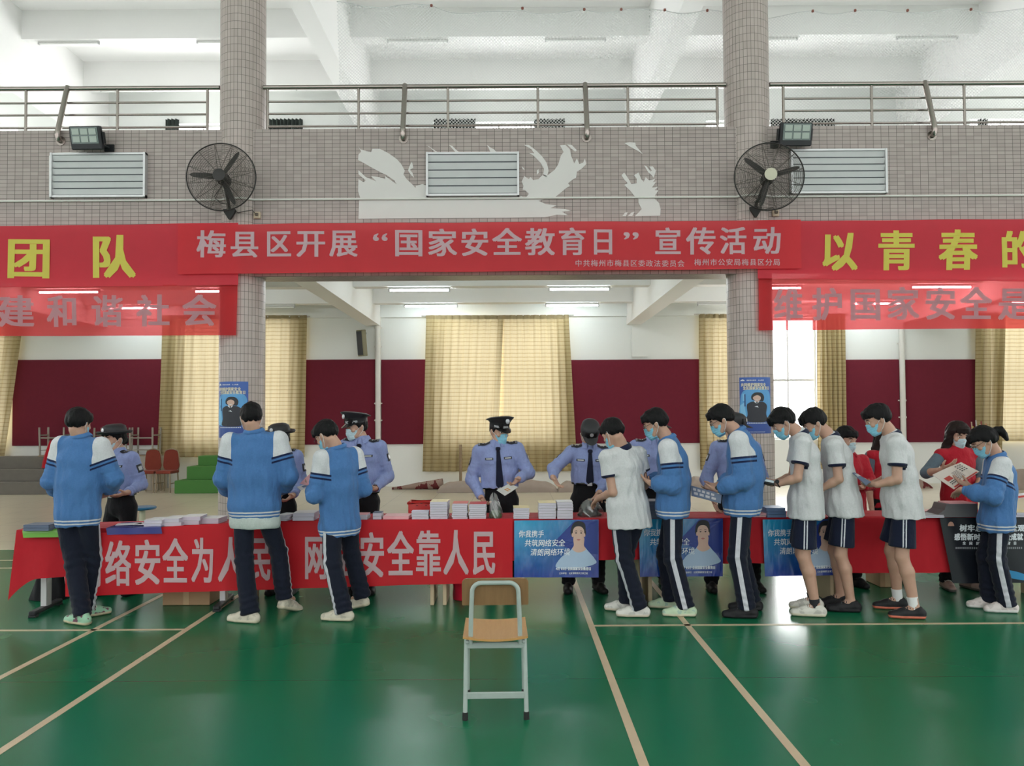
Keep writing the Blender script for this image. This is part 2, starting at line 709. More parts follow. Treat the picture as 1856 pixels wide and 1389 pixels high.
# ---- maroon felt boards on the far wall
GB = 'maroon boards along the far wall'
for (px0, px1, lab) in ((24, 302, 'maroon felt board on the far wall behind the stacked desk frames'),
                        (548, 680, 'narrow maroon felt board left of the pale downpipe behind the capped officer'),
                        (691, 772, 'narrow maroon felt board between the pale downpipe and the middle curtains'),
                        (1030, 1270, 'wide maroon felt board right of the middle curtains'),
                        (1530, 1629, 'maroon felt board left of the right-hand downpipe, beside the open window'),
                        (1640, 1772, 'maroon felt board right of the right-hand downpipe')):
    a, b = at(px0, 652, Y_BACK - 0.03), at(px1, 652, Y_BACK - 0.03)
    lo = at((px0 + px1) / 2, 806 - ((px0 + px1) / 2 - 600) * 0.004, Y_BACK - 0.03).z
    o = box_obj('felt_board', (a.x, b.x), (Y_BACK - 0.045, Y_BACK - 0.005), (lo, (a.z + b.z) / 2), MAROON, kind=None, bev=0.008)
    tag(o, lab, 'wall board', GB)

# ---- downpipes
for px, ya, yb, lab in ((685, 545, 812, 'pale plastic downpipe on the far wall behind the capped officer'),
                        (1634, 545, 812, 'pale plastic downpipe on the far wall between two maroon boards at right')):
    p = at(px, 600, Y_BACK - 0.09)
    r = empty('downpipe', (p.x, p.y, 0), lab, 'pipe', 'downpipes on the far wall')
    m = MB()
    m.tube([(0, 0, 0.01), (0, 0, 4.2)], 0.062, 14)
    m.build('pipe', PVC, r, smooth=True, auto=40)
    for z in (0.9, 1.55, 1.95, 3.3, 3.75):
        m = MB()
        m.tube([(0, 0, z), (0, 0, z + 0.05)], 0.072, 14)
        m.box((0, 0.03, z + 0.025), (0.19, 0.02, 0.03))
        m.build('collar', PVC, r)

# ---- curtains
def curtain_mat():
    t = NT('curtain_fabric')
    co = t.n('ShaderNodeTexCoord').outputs['Object']
    s = t.n('ShaderNodeSeparateXYZ')
    t.l(co, s.inputs[0])
    w = t.math('FRACT', t.math('DIVIDE', s.outputs[2], 0.092))
    st = t.math('LESS_THAN', w, 0.24)
    nz = t.noise(40, 2, 0.5, co, stretch=(1, 1, 0.1))
    base = t.mix(st, (0.60, 0.48, 0.25), (0.42, 0.31, 0.14))
    base = t.mix(t.math('MULTIPLY', nz, 0.25), base, (0.70, 0.58, 0.34))
    tr = t.mix(st, (0.150, 0.132, 0.090), (0.115, 0.094, 0.057))
    d = t.bsdf(base, 0.9, 0, 0.1)
    x = t.n('ShaderNodeBsdfTranslucent')
    t.l(tr, x.inputs[0])
    m = t.n('ShaderNodeMixShader')
    m.inputs[0].default_value = 0.42
    t.l(d.outputs[0], m.inputs[1])
    t.l(x.outputs[0], m.inputs[2])
    return t.done(m)


CURT = curtain_mat()


def curtain(tl, tr, bl, br, folds, lab, Y=Y_BACK - 0.16, amp=0.035, flip=0):
    """tl.. are (px, py) of the corners as they hang on the rail"""
    A, B, C, D = at(*tl, Y), at(*tr, Y), at(*bl, Y), at(*br, Y)
    cx = (A.x + B.x + C.x + D.x) / 4
    root = empty('curtain', (cx, Y, 0), lab, 'curtain', 'striped curtains at the lower windows')
    O = Vector((cx, Y, 0))

    def fn(u, v):
        p = (A.lerp(B, u)).lerp(C.lerp(D, u), v) - O
        ph = u * folds * 2 * pi
        a = amp * (0.55 + 0.45 * v)
        p.y += a * sin(ph + 0.6 * sin(v * 3 + u * 5)) + 0.012 * sin(ph * 2.3 + v * 4)
        p.x += 0.3 * a * cos(ph)
        if flip and v > 0.8:
            k = (v - 0.8) / 0.2 * max(0.0, (u - 0.55) / 0.45) if flip > 0 else 0
            p.z += 0.75 * k * (u - 0.3)
            p.x += 0.10 * k
            p.y -= 0.30 * k
        return p
    m = MB()
    m.grid(fn, max(24, int(folds * 9)), 24, 0, None)
    m.build('fabric', CURT, root, smooth=True)
    m = MB()
    m.grid(lambda u, v: fn(u, v * 0.025) + Vector((0, -0.012, 0.03)), max(24, int(folds * 9)), 2)
    m.build('heading_tape', plain('heading_tape', (0.30, 0.24, 0.13), 0.9), root, smooth=True)
    return root


curtain((-90, 575), (43, 575), (-90, 832), (6, 834), 7, 'striped beige curtain at the far left edge beside the steps')
curtain((294, 574), (424, 574), (284, 829), (424, 829), 7, 'striped beige curtain left of the left tiled pillar, above the green steps')
curtain((426, 574), (556, 574), (426, 829), (551, 829), 7, 'striped beige curtain right of the left tiled pillar, lit yellow by the window', flip=0)
curtain((772, 574), (912, 574), (765, 855), (900, 855), 9, 'striped beige curtain, left half of the middle window, with one lifted bottom corner', flip=1, Y=Y_BACK - 0.24)
curtain((904, 574), (1030, 573), (906, 856), (1046, 854), 9, 'striped beige curtain, right half of the middle window')
curtain((1266, 572), (1338, 572), (1268, 852), (1340, 852), 6, 'striped beige curtain left of the right tiled pillar', amp=0.05)
curtain((1480, 572), (1530, 571), (1482, 850), (1536, 850), 6, 'bunched striped beige curtain beside the open bright window', amp=0.055)
curtain((1768, 571), (1822, 571), (1768, 852), (1815, 852), 4, 'gathered striped beige curtain beside the maroon board near the right edge', amp=0.06)
curtain((1800, 571), (1985, 571), (1800, 800), (1985, 800), 9, 'striped beige curtain at the right edge glowing with window light', Y=Y_BACK - 0.10)
# curtain rails
for a, b, lab in ((-100, 50, 'thin curtain rail at the far left window'), (286, 562, 'thin curtain rail over the window behind the left pillar'),
                  (764, 1040, 'thin curtain rail over the middle window'), (1258, 1540, 'thin curtain rail over the window behind the right pillar'), (1760, 2000, 'thin curtain rail at the far right window')):
    p, q = at(a, 571, Y_BACK - 0.14), at(b, 571, Y_BACK - 0.14)
    m = MB()
    z = 4.045
    m.tube([(p.x, p.y, z), (q.x, q.y, z)], 0.014, 8)
    tag(m.build('curtain_rail', PVC, smooth=True), lab, 'curtain rail', 'rails over the lower windows')

# upper windows: dark drapes
DRAPE = cloth('dark_drape', (0.035, 0.045, 0.040), fold=0.5, fscale=12)
for (a, b, lab) in ((300, 326, 'dark drape in the gallery window left of the left pillar'), (476, 548, 'dark drape in the gallery window just right of the left pillar'),
                    (786, 862, 'dark drape at the left of the middle gallery window'), (968, 1024, 'dark drape at the right of the middle gallery window'),
                    (1396, 1512, 'dark drape in the gallery window right of the right pillar'), (1772, 1790, 'narrow dark drape in the gallery window near the right edge')):
    A, B = at(a, 216, Y_BACK - 0.1), at(b, 216, Y_BACK - 0.1)
    m = MB()
    n = (b - a) / 7
    m.grid(lambda u, v: (A.x + (B.x - A.x) * u, Y_BACK - 0.1 + 0.04 * sin(u * n * 2 * pi), A.z - (A.z - 5.02) * v), int(n * 8) + 8, 4)
    tag(m.build('drape', DRAPE, smooth=True), lab, 'curtain', 'dark drapes in the gallery windows')

# ---- fluorescent battens
TUBE_ON = emit('lit_tube', (0.88, 0.97, 1.0), 75.0)
TUBE_OFF = plain('unlit_tube', (0.85, 0.86, 0.84), 0.3)


def batten(px, py, Y, lit, lab, grp):
    p = at(px, py, Y)
    r = empty('tube_light', p, lab, 'ceiling light', grp)
    m = MB()
    m.box((0, 0, 0.035), (1.22, 0.05, 0.05), bev=0.006)
    m.build('housing', plain('batten_housing', (0.62, 0.62, 0.60), 0.4), r)
    m = MB()
    m.tube([(-0.58, 0, -0.008), (0.58, 0, -0.008)], 0.016, 12)
    m.build('tube', TUBE_ON if lit else TUBE_OFF, r, smooth=True, auto=40)
    for s in (-1, 1):
        m = MB()
        m.box((s * 0.595, 0, 0.0), (0.03, 0.045, 0.06), bev=0.004)
        m.build('end_cap', plain('batten_cap', (0.5, 0.5, 0.5), 0.4), r)


GL, GU = 'tube lights under the gallery', 'unlit tube lights on the upper ceiling'
lows = [(125, 522, 15.0, 1, 'lit tube light seen through the lower red banner at the left edge'),
        (408, 522, 15.0, 1, 'lit tube light behind the left pillar top, half seen through the lower red banner'),
        (238, 552, 17.2, 1, 'lit tube light near the far wall behind the lower left red banner'),
        (486, 550, 17.2, 0, 'unlit tube light right of the left pillar, above the curtain'),
        (760, 521, 15.0, 1, 'nearer lit tube light left of centre below the middle banner'),
        (1050, 520, 15.0, 1, 'nearer lit tube light right of centre below the middle banner'),
        (781, 551, 17.2, 1, 'farther lit tube light left of centre, above the middle curtains'),
        (1037, 550, 17.2, 1, 'farther lit tube light right of centre, above the middle curtains'),
        (1312, 547, 17.2, 0, 'unlit tube light left of the right pillar'),
        (728, 480, 12.85, 1, 'lit tube light seen through the left half of the middle red banner'),
        (1080, 477, 12.85, 1, 'lit tube light seen through the right half of the middle red banner'),
        (1398, 518, 15.0, 1, 'lit tube light beside the right pillar seen through the lower red banner'),
        (1706, 516, 15.0, 1, 'lit tube light seen through the lower red banner at right'),
        (1590, 546, 17.2, 1, 'lit tube light near the far wall behind the lower right red banner'),
        (1880, 545, 17.2, 1, 'lit tube light at the right edge behind the lower red banner')]
for a in lows:
    p = at(a[0], a[1], a[2])
    batten(a[0], a[1] + (p.z - 4.14) * 1393 / a[2], a[2] + 0.16, a[3], a[4], GL)
ups = [(125, 57, 15.0, 'unlit tube light at the upper left, on the nearer ceiling beam'), (412, 57, 15.0, 'unlit tube light half hidden behind the left pillar, nearer ceiling beam'),
       (757, 58, 15.0, 'unlit tube light left of centre on the nearer ceiling beam'), (1043, 57, 15.0, 'unlit tube light right of centre on the nearer ceiling beam'),
       (1390, 52, 15.0, 'unlit tube light half hidden behind the right pillar, nearer ceiling beam'), (1680, 49, 15.0, 'unlit tube light at the upper right, on the nearer ceiling beam'),
       (230, 152, 17.2, 'unlit tube light above the left railing, farther ceiling beam'), (490, 152, 17.2, 'unlit tube light just right of the left pillar, farther ceiling beam'),
       (780, 151, 17.2, 'unlit tube light left of centre behind the rail, farther ceiling beam'), (1030, 150, 17.2, 'unlit tube light right of centre behind the rail, farther ceiling beam'),
       (1300, 147, 17.2, 'unlit tube light just left of the right pillar, farther ceiling beam'), (1578, 143, 17.2, 'unlit tube light above the right railing, farther ceiling beam')]
for px, py, Y, lab in ups:
    p = at(px, py, Y)
    batten(px, py + (p.z - 9.09) * 1393 / Y, Y + 0.10, 0, lab, GU)

# ---- gallery railings
Y_RAIL = 9.79
RS = [-16.5] + PIL_X + [16.1]
supp = {0: [], 1: [-5.70], 2: [-1.355, 0.965], 3: [5.34], 4: []}
labs = ['steel gallery railing beyond the left edge', 'steel gallery railing left of the left pillar', 'steel gallery railing between the two tiled pillars',
        'steel gallery railing right of the right pillar', 'steel gallery railing at the far right end']
bal = [at(px, 200, Y_RAIL).x for px in (-118, 47, 213, 376, 485, 650, 812, 975, 1138, 1300, 1420, 1580, 1748, 1916)]
for i in (1, 2, 3):
    x0, x1 = RS[i] + R_PIL, RS[i + 1] - R_PIL
    r = empty('gallery_railing', ((x0 + x1) / 2, Y_RAIL, 5.31), labs[i], 'railing', 'railings along the gallery')
    o = Vector(((x0 + x1) / 2, Y_RAIL, 5.31))
    ztop = at(928, 156, Y_RAIL).z
    m = MB()
    m.tube([Vector((x0, Y_RAIL, ztop)) - o, Vector((x1, Y_RAIL, ztop)) - o], 0.029, 14)
    m.build('top_rail', STEEL, r, smooth=True, auto=50)
    for py in (182, 204, 227):
        z = at(928, py, Y_RAIL).z
        m = MB()
        inb = [x for x in bal if x0 < x < x1]
        ra, rb = (x0 + 0.06 if i == 1 else inb[0]), (x1 - 0.06 if i == 3 else inb[-1])
        m.tube([Vector((ra, Y_RAIL, z)) - o, Vector((rb, Y_RAIL, z)) - o], 0.014, 10)
        m.build('rail', STEEL, r, smooth=True, auto=50)
    for x in bal:
        if x0 < x < x1:
            m = MB()
            m.tube([Vector((x, Y_RAIL, 5.31)) - o, Vector((x, Y_RAIL, ztop)) - o], 0.018, 10)
            m.build('baluster', STEEL, r, smooth=True, auto=50)
    for x in supp[i]:
        m = MB()
        zb = at(928, 251, Y_WALL).z
        pts = [(x, Y_WALL - 0.005, zb), (x, Y_WALL - 0.055, zb + 0.005), (x, Y_WALL - 0.075, zb + 0.05), (x, Y_WALL - 0.06, zb + 0.12), (x, Y_RAIL - 0.02, ztop - 0.02), (x, Y_RAIL, ztop + 0.02)]
        m.tube([Vector(p) - o for p in pts], 0.034, 14)
        m.build('support_post', STEEL, r, smooth=True, auto=50)
        m = MB()
        m.tube([Vector((x, Y_WALL - 0.012, zb)) - o, Vector((x, Y_WALL + 0.0, zb)) - o], 0.06, 16)
        m.build('flange', STEEL, r)

# ---- ball net hung over the gallery opening
t = NT('net_mesh')
co = t.n('ShaderNodeTexCoord').outputs['Object']
sx = t.n('ShaderNodeSeparateXYZ')
t.l(co, sx.inputs[0])
p_ = t.math('ADD', sx.outputs[0], sx.outputs[2])
q_ = t.math('SUBTRACT', sx.outputs[0], sx.outputs[2])
f1 = t.math('LESS_THAN', t.math('FRACT', t.math('DIVIDE', p_, 0.045)), 0.19)
f2 = t.math('LESS_THAN', t.math('FRACT', t.math('DIVIDE', q_, 0.045)), 0.19)
fac = t.math('MAXIMUM', f1, f2)
d = t.bsdf((0.75, 0.75, 0.75), 0.6)
tr = t.n('ShaderNodeBsdfTransparent')
mx = t.n('ShaderNodeMixShader')
t.l(fac, mx.inputs[0])
t.l(tr.outputs[0], mx.inputs[1])
t.l(d.outputs[0], mx.inputs[2])
NET = t.done(mx)
Yn = 10.35
n0, n1 = at(612, 8, Yn), at(1900, 18, Yn)
hang = [(612, 6), (782, 10), (947, 15), (1059, 17), (1126, 17), (1205, 18), (1282, 19), (1473, 20), (1550, 19), (1645, 19), (1760, 17), (1900, 16)]


def net_top(x):
    P = [at(a, b, Yn) for a, b in hang]
    for i in range(len(P) - 1):
        if x <= P[i + 1].x or i == len(P) - 2:
            k = min(1, max(0, (x - P[i].x) / (P[i + 1].x - P[i].x)))
            sag = 0.09 * min(1, (P[i + 1].x - P[i].x)) if i in (1, 2, 6) else 0.02
            return P[i].z + (P[i + 1].z - P[i].z) * k - sag * 4 * k * (1 - k)


def net_fn(u, v):
    x = n0.x + (n1.x - n0.x) * u
    zt = net_top(x)
    z = zt + (5.12 - zt) * v
    return (x, Yn + 0.10 * sin(x * 2.1) * v + 0.05 * sin(x * 6 + v * 7), z)


root = empty('ball_net', (n0.x, Yn, 5.1), 'fine white ball net hung over the gallery opening', 'net')
m = MB()
m.grid(lambda u, v: Vector(net_fn(u, v)) - Vector((n0.x, Yn, 5.1)), 140, 24)
m.build('netting', NET, root, smooth=True)
m = MB()
m.tube([Vector(net_fn(u / 140, 0)) - Vector((n0.x, Yn, 5.1)) for u in range(141)], 0.006, 5)
m.build('head_cord', plain('cord_white', (0.7, 0.7, 0.7), 0.7), root, smooth=True)
for a, b in hang[1:-1]:
    p = at(a, b, Yn - 0.02) - Vector((n0.x, Yn, 5.1))
    m = MB()
    m.lathe([(0.004, -0.02), (0.018, -0.012), (0.018, 0.012), (0.004, 0.02)], p, 8)
    m.build('clip', plain('net_clip', (0.25, 0.08, 0.06), 0.6), root)

# ---- louvred vents in the tiled wall
LOUV = plain('louvre_paint', (0.63, 0.63, 0.635), 0.45)


def louvre(px0, px1, py0, py1, n, lab):
    A, B = at(px0, py0, Y_WALL), at(px1, py1, Y_WALL)
    w, h = B.x - A.x, A.z - B.z
    r = empty('louvre_vent', ((A.x + B.x) / 2, Y_WALL, B.z), lab, 'vent', 'louvred vents in the tiled wall')
    m = MB()
    t_ = 0.025
    m.box((-w / 2 + t_ / 2, -0.035, h / 2), (t_, 0.07, h))
    m.box((w / 2 - t_ / 2, -0.035, h / 2), (t_, 0.07, h))
    m.box((0, -0.03, t_ / 2), (w, 0.06, t_))
    m.box((0, -0.03, h - t_ / 2), (w, 0.06, t_))
    m.build('frame', SILVER, r)
    m = MB()
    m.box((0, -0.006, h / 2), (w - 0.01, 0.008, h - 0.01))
    m.build('shade_plate', plain('louvre_shadow_gap', (0.16, 0.17, 0.19), 0.6), r)  # dark colour paints the shade between the slats
    p = (h - 2 * t_) / n
    for k in range(n):
        m = MB()
        z = t_ + p * k
        M = Matrix.Translation((0, -0.034, z + p * 0.5)) @ Matrix.Rotation(radians(20), 4, 'X')
        m.box((0, 0, 0.006), (w - 2 * t_, 0.008, p * 0.80), M=M)
        m.build('louvre', LOUV, r)


louvre(96, 267, 280, 359, 6, 'grey louvred vent in the tiled wall under the left floodlight')
louvre(773, 941, 279, 356.5, 5, 'grey louvred vent amid the torn white patches at the centre')
louvre(1430, 1605, 273, 352, 6, 'grey louvred vent partly behind the right wall fan')

# ---- torn white poster remains on the tiled wall
PATCH = plain('torn_paper', (0.68, 0.65, 0.635), 0.8, var=0.04, scale=3)


def patch(polys, lab, q=0):
    m = MB()
    for k, poly in enumerate(polys):
        P = [at(640 + x / 3.0933, 240 + y / 3.0933, Y_WALL - 0.004 - 0.0007 * q) for x, y in poly]
        n = len(P)
        vs = P + [p + Vector((0, 0.0035, 0)) for p in P]
        fs = [tuple(range(n))] + [(i, (i + 1) % n, n + (i + 1) % n, n + i) for i in range(n)]
        m.add(vs, fs)
    o = m.build('torn_poster', PATCH)
    # n-gons with jagged outlines need triangulating well
    import bmesh
    bm = bmesh.new()
    bm.from_mesh(o.data)
    bmesh.ops.triangulate(bm, faces=[f for f in bm.faces if len(f.verts) > 4])
    bm.to_mesh(o.data)
    bm.free()
    tag(o, lab, 'torn poster', 'torn white poster remains on the tiled wall')


patch([[(28, 75), (40, 95), (100, 112), (108, 92), (150, 92), (200, 118), (245, 150), (270, 178), (290, 215), (282, 235), (300, 262), (330, 290), (350, 312), (352, 300), (390, 290), (412, 300), (412, 372), (930, 372), (940, 355), (965, 372), (1075, 372), (1040, 385), (1080, 402), (1140, 410), (1105, 425), (1190, 430), (1222, 440), (1170, 445), (1205, 465), (1140, 462), (1110, 470), (1075, 476), (800, 480), (400, 482), (30, 485), (34, 380), (42, 375), (28, 330), (30, 262), (60, 280), (70, 268), (30, 235), (30, 212), (70, 250), (130, 275), (100, 245), (150, 252), (180, 262), (180, 245), (245, 292), (230, 268), (185, 238), (150, 222), (100, 195), (60, 172), (28, 155), (30, 125), (45, 108)]],
      'largest torn white patch, spreading left of and below the middle vent', 0)
patch([[(965, 372), (985, 345), (965, 325), (950, 322), (955, 300), (945, 275), (960, 245), (985, 262), (995, 250), (1010, 268), (1040, 262), (1065, 235), (1085, 245), (1130, 210), (1150, 180), (1165, 130), (1180, 110), (1160, 72), (1190, 70), (1215, 95), (1222, 130), (1240, 175), (1255, 145), (1268, 178), (1290, 170), (1300, 145), (1307, 178), (1280, 205), (1255, 220), (1250, 255), (1235, 262), (1205, 285), (1215, 300), (1195, 312), (1150, 350), (1120, 372)],
       [(958, 70), (985, 70), (1030, 105), (1060, 135), (1085, 170), (1097, 215), (1085, 250), (1065, 240), (1070, 205), (1050, 170), (1010, 130), (985, 115), (1015, 118), (1000, 95)],
       [(1200, 68), (1225, 70), (1255, 100), (1245, 108), (1225, 92)], [(1040, 205), (1030, 215), (1030, 238), (1042, 225)], [(945, 190), (958, 200), (962, 212), (950, 205)]],
      'flame-shaped torn white patch right of the middle vent', 1)
patch([[(1505, 240), (1520, 225), (1545, 262), (1560, 290), (1590, 285), (1590, 260), (1575, 240), (1600, 225), (1615, 262), (1630, 278), (1640, 250), (1660, 270), (1695, 260), (1680, 280), (1700, 275), (1675, 310), (1710, 305), (1690, 325), (1712, 325), (1695, 350), (1690, 372), (1715, 395), (1724, 430), (1722, 468), (1580, 470), (1600, 450), (1618, 430), (1600, 395), (1600, 375), (1580, 360), (1555, 330), (1535, 310), (1520, 295), (1540, 285), (1518, 262)],
       [(1632, 185), (1645, 190), (1668, 220), (1675, 215), (1660, 192), (1680, 190), (1698, 215), (1685, 255), (1670, 235), (1655, 225)], [(1510, 470), (1525, 450), (1540, 448), (1530, 470)], [(1540, 470), (1560, 450), (1578, 445), (1565, 470)]],
      'hand-shaped torn white patch near the right wall fan', 2)
patch([[(1522, 60), (1550, 55), (1582, 58), (1585, 75), (1625, 122), (1590, 100), (1555, 82)]], 'small torn white scrap under the railing left of the right pillar', 3)
patch([[(538, 70), (555, 75), (575, 95), (595, 112), (575, 112), (555, 90)]], 'small torn white scrap above the left half of the middle vent', 3)
patch([[(750, 70), (770, 85), (790, 95), (805, 112), (770, 110), (760, 88)]], 'small torn white scrap above the right half of the middle vent', 3)
patch([[(410, 72), (425, 78), (450, 95), (478, 115), (462, 112), (440, 92)]], 'thin torn white scrap above the left corner of the middle vent', 3)
patch([[(330, 165), (338, 200), (318, 210), (332, 225), (342, 255), (325, 240), (308, 215), (312, 200), (320, 180)]], 'small upright torn scrap left of the middle vent', 3)

# ---- white conduit along the tiled wall
def conduit(pts, lab):
    m = MB()
    m.tube(pts, 0.014, 8)
    tag(m.build('conduit', PVC, smooth=True), lab, 'conduit', 'white conduits along the tiled wall')


zc = at(928, 360, Y_WALL).z
yc = Y_WALL - 0.015
pts = [(-15, yc, zc)]
for x in PIL_X:
    for k in range(-5, 6):
        a = radians(-90 + k * 9)
        rr = R_PIL + 0.015
        pts.append((x + rr * cos(a), min(yc, Y_PIL + rr * sin(a)), zc))
pts.append((15, yc, zc))
conduit(pts, 'long white conduit running the width of the tiled wall and round the pillars')
p1, p2 = at(91, 279, yc), at(91, 360, yc)
p3 = at(157, 277, yc)
conduit([(p3.x, yc, p3.z), (p1.x + 0.03, yc, p1.z), (p1.x, yc, p1.z - 0.03), (p2.x, yc, p2.z)], 'short white conduit beside the left louvred vent')

# ================================================================== HANGING BANNERS
def banner_mat(name, col, trans=0.22, tint=(1.0, 0.62, 0.62), rough=0.4, tl=0.3):
    t = NT(name)
    nz = t.noise(5, 3)
    c = t.mix(nz, tuple(x * 0.92 for x in col), tuple(min(1, x * 1.08) for x in col))
    b = t.bsdf(c, rough, 0, 0.3)
    t.bump(b, t.noise(2.5, 2, 0.5, stretch=(1, 1, 0.35)), 0.25, 0.03)
    x = t.n('ShaderNodeBsdfTranslucent')
    t.val(x.inputs[0], col)
    m1 = t.n('ShaderNodeMixShader')
    m1.inputs[0].default_value = tl
    t.l(b.outputs[0], m1.inputs[1])
    t.l(x.outputs[0], m1.inputs[2])
    tr = t.n('ShaderNodeBsdfTransparent')
    t.val(tr.inputs[0], tint)
    m2 = t.n('ShaderNodeMixShader')
    m2.inputs[0].default_value = trans
    t.l(m1.outputs[0], m2.inputs[1])
    t.l(tr.outputs[0], m2.inputs[2])
    return t.done(m2)


RED_A = banner_mat('banner_red', (0.68, 0.032, 0.055), 0.05)
RED_B = banner_mat('banner_red_thin', (0.80, 0.05, 0.06), 0.42, (1.0, 0.28, 0.30), tl=0.5)
RED_C = banner_mat('banner_red_middle', (0.80, 0.050, 0.066), 0.17, (1.0, 0.45, 0.45), tl=0.4)
YEL = banner_mat('banner_yellow_ink', (0.66, 0.57, 0.085), 0.0, tl=0.15)
PINKW = banner_mat('banner_white_ink', (0.66, 0.48, 0.52), 0.10, (1, 0.8, 0.8), tl=0.25)
GREYW = banner_mat('banner_grey_ink', (0.62, 0.36, 0.40), 0.25, (1.0, 0.62, 0.64), tl=0.25)


def wavy(X, Z, k):
    return 0.010 * sin(X * 2.3 + k) + 0.007 * sin(X * 5.1 + Z * 3.0 + 2 * k) + 0.006 * sin(Z * 7 + X * 1.1 + k)


def banner(name, tl, tr, bl, br, Y, mat, lab, texts, k=0.0, ink=None, cat='banner', nu=60, nv=10, group='red slogan banners', wf=None, bold=0.035):
    """corners in pixels on plane Y; texts: list of (string, [cell px rects (x0, x1, ytop, ybottom)], ink)"""
    wf = wf or wavy
    C = at((tl[0] + tr[0]) / 2, (tl[1] + bl[1]) / 2, Y)
    root = empty(name, C, lab, cat, group)

    def P(px, py, off=0.0):
        p = at(px, py, Y)
        p.y += wf(p.x, p.z, k) - off
        return p - C

    def fn(u, v):
        a = (tl[0] + (tr[0] - tl[0]) * u, tl[1] + (tr[1] - tl[1]) * u)
        b = (bl[0] + (br[0] - bl[0]) * u, bl[1] + (br[1] - bl[1]) * u)
        return P(a[0] + (b[0] - a[0]) * v, a[1] + (b[1] - a[1]) * v)
    m = MB()
    m.grid(fn, nu, nv)
    m.build('cloth', mat, root, smooth=True)
    for s, cells, ik in texts:
        big = cells[0][3] - cells[0][2] > 30
        for ch, cs in (zip(s, [[c] for c in cells]) if big else [(s, cells)]):
            m = MB()
            letters(m, ch, [(c[0], c[1], -c[3], -c[2]) for c in cs], lambda u, v: P(u, -v, 0.004), bold * 0.72 if big else 0.02)
            m.build('character' if big else 'lettering', ik, root)
    return root


def cells(xs, y0, y1, slope=0.0, x_ref=0):
    return [(a, b, y0 - (a - x_ref) * slope, y1 - (a - x_ref) * slope) for a, b in xs]


YB = 9.47
banner('slogan_banner', (-180, 413), (432, 404), (-180, 523), (432, 517), YB + 0.03, RED_A,
       'upper left red banner with large yellow characters',
       [('团队', [(12, 94, 429, 506), (163, 245, 424, 505)], YEL)], 0.4, bold=0.05)
banner('slogan_banner', (-180, 520), (430, 516), (-180, 610), (428, 608), YB + 0.045, RED_B,
       'lower left red banner with pale characters, light showing through it',
       [('建和谐社会', cells([(-4, 62), (84, 142), (166, 224), (248, 309), (331, 393)], 534, 594, 0.004), GREYW)], 1.7, bold=0.045)
cx = [(356, 410), (416, 469), (480, 529), (536, 591), (597, 649), (674, 705), (713, 769), (774, 829), (834, 887), (892, 946), (951, 1006), (1011, 1063), (1069, 1116), (1128, 1160), (1186, 1236), (1244, 1298), (1304, 1354), (1364, 1416)]
banner('slogan_banner', (322, 407), (1450, 399), (322, 497), (1452, 487), YB - 0.015, RED_C,
       'long middle red banner with pale characters hung between the two pillars',
       [('梅县区开展“国家安全教育日”宣传活动', cells(cx, 416, 468, 0.0062, 356), PINKW),
        ('中共梅州市梅县区委政法委员会', [(1042 + i * 14.3, 1055 + i * 14.3, 471, 484) for i in range(14)], PINKW),
        ('梅州市公安局梅县区分局', [(1258 + i * 14.3, 1271 + i * 14.3, 469, 482) for i in range(11)], PINKW)], 3.1, nu=110)
banner('slogan_banner', (1372, 401), (2020, 396), (1373, 505), (2020, 512), YB + 0.02, RED_A,
       'upper right red banner with large yellow characters',
       [('以青春的', [(1487, 1555, 418, 491), (1590, 1659, 416, 491), (1700, 1770, 415, 491), (1812, 1880, 417, 488)], YEL)], 4.4, bold=0.05)
banner('slogan_banner', (1375, 504), (2020, 508), (1375, 599), (2020, 594), YB + 0.045, RED_B,
       'lower right red banner with faint pale characters, the bright window showing through',
       [('维护国家安全是', [(1402, 1456, 520, 582), (1472, 1528, 520, 582), (1538, 1598, 520, 582), (1606, 1666, 519, 581), (1675, 1733, 519, 581), (1740, 1799, 519, 581), (1810, 1868, 519, 581)], GREYW)], 5.9, bold=0.045)

# ================================================================== WALL FANS
FAN = plain('fan_black', (0.022, 0.020, 0.019), 0.45, 0.2, var=0.2)
WIRE = plain('fan_wire', (0.10, 0.085, 0.075), 0.5, 0.3)


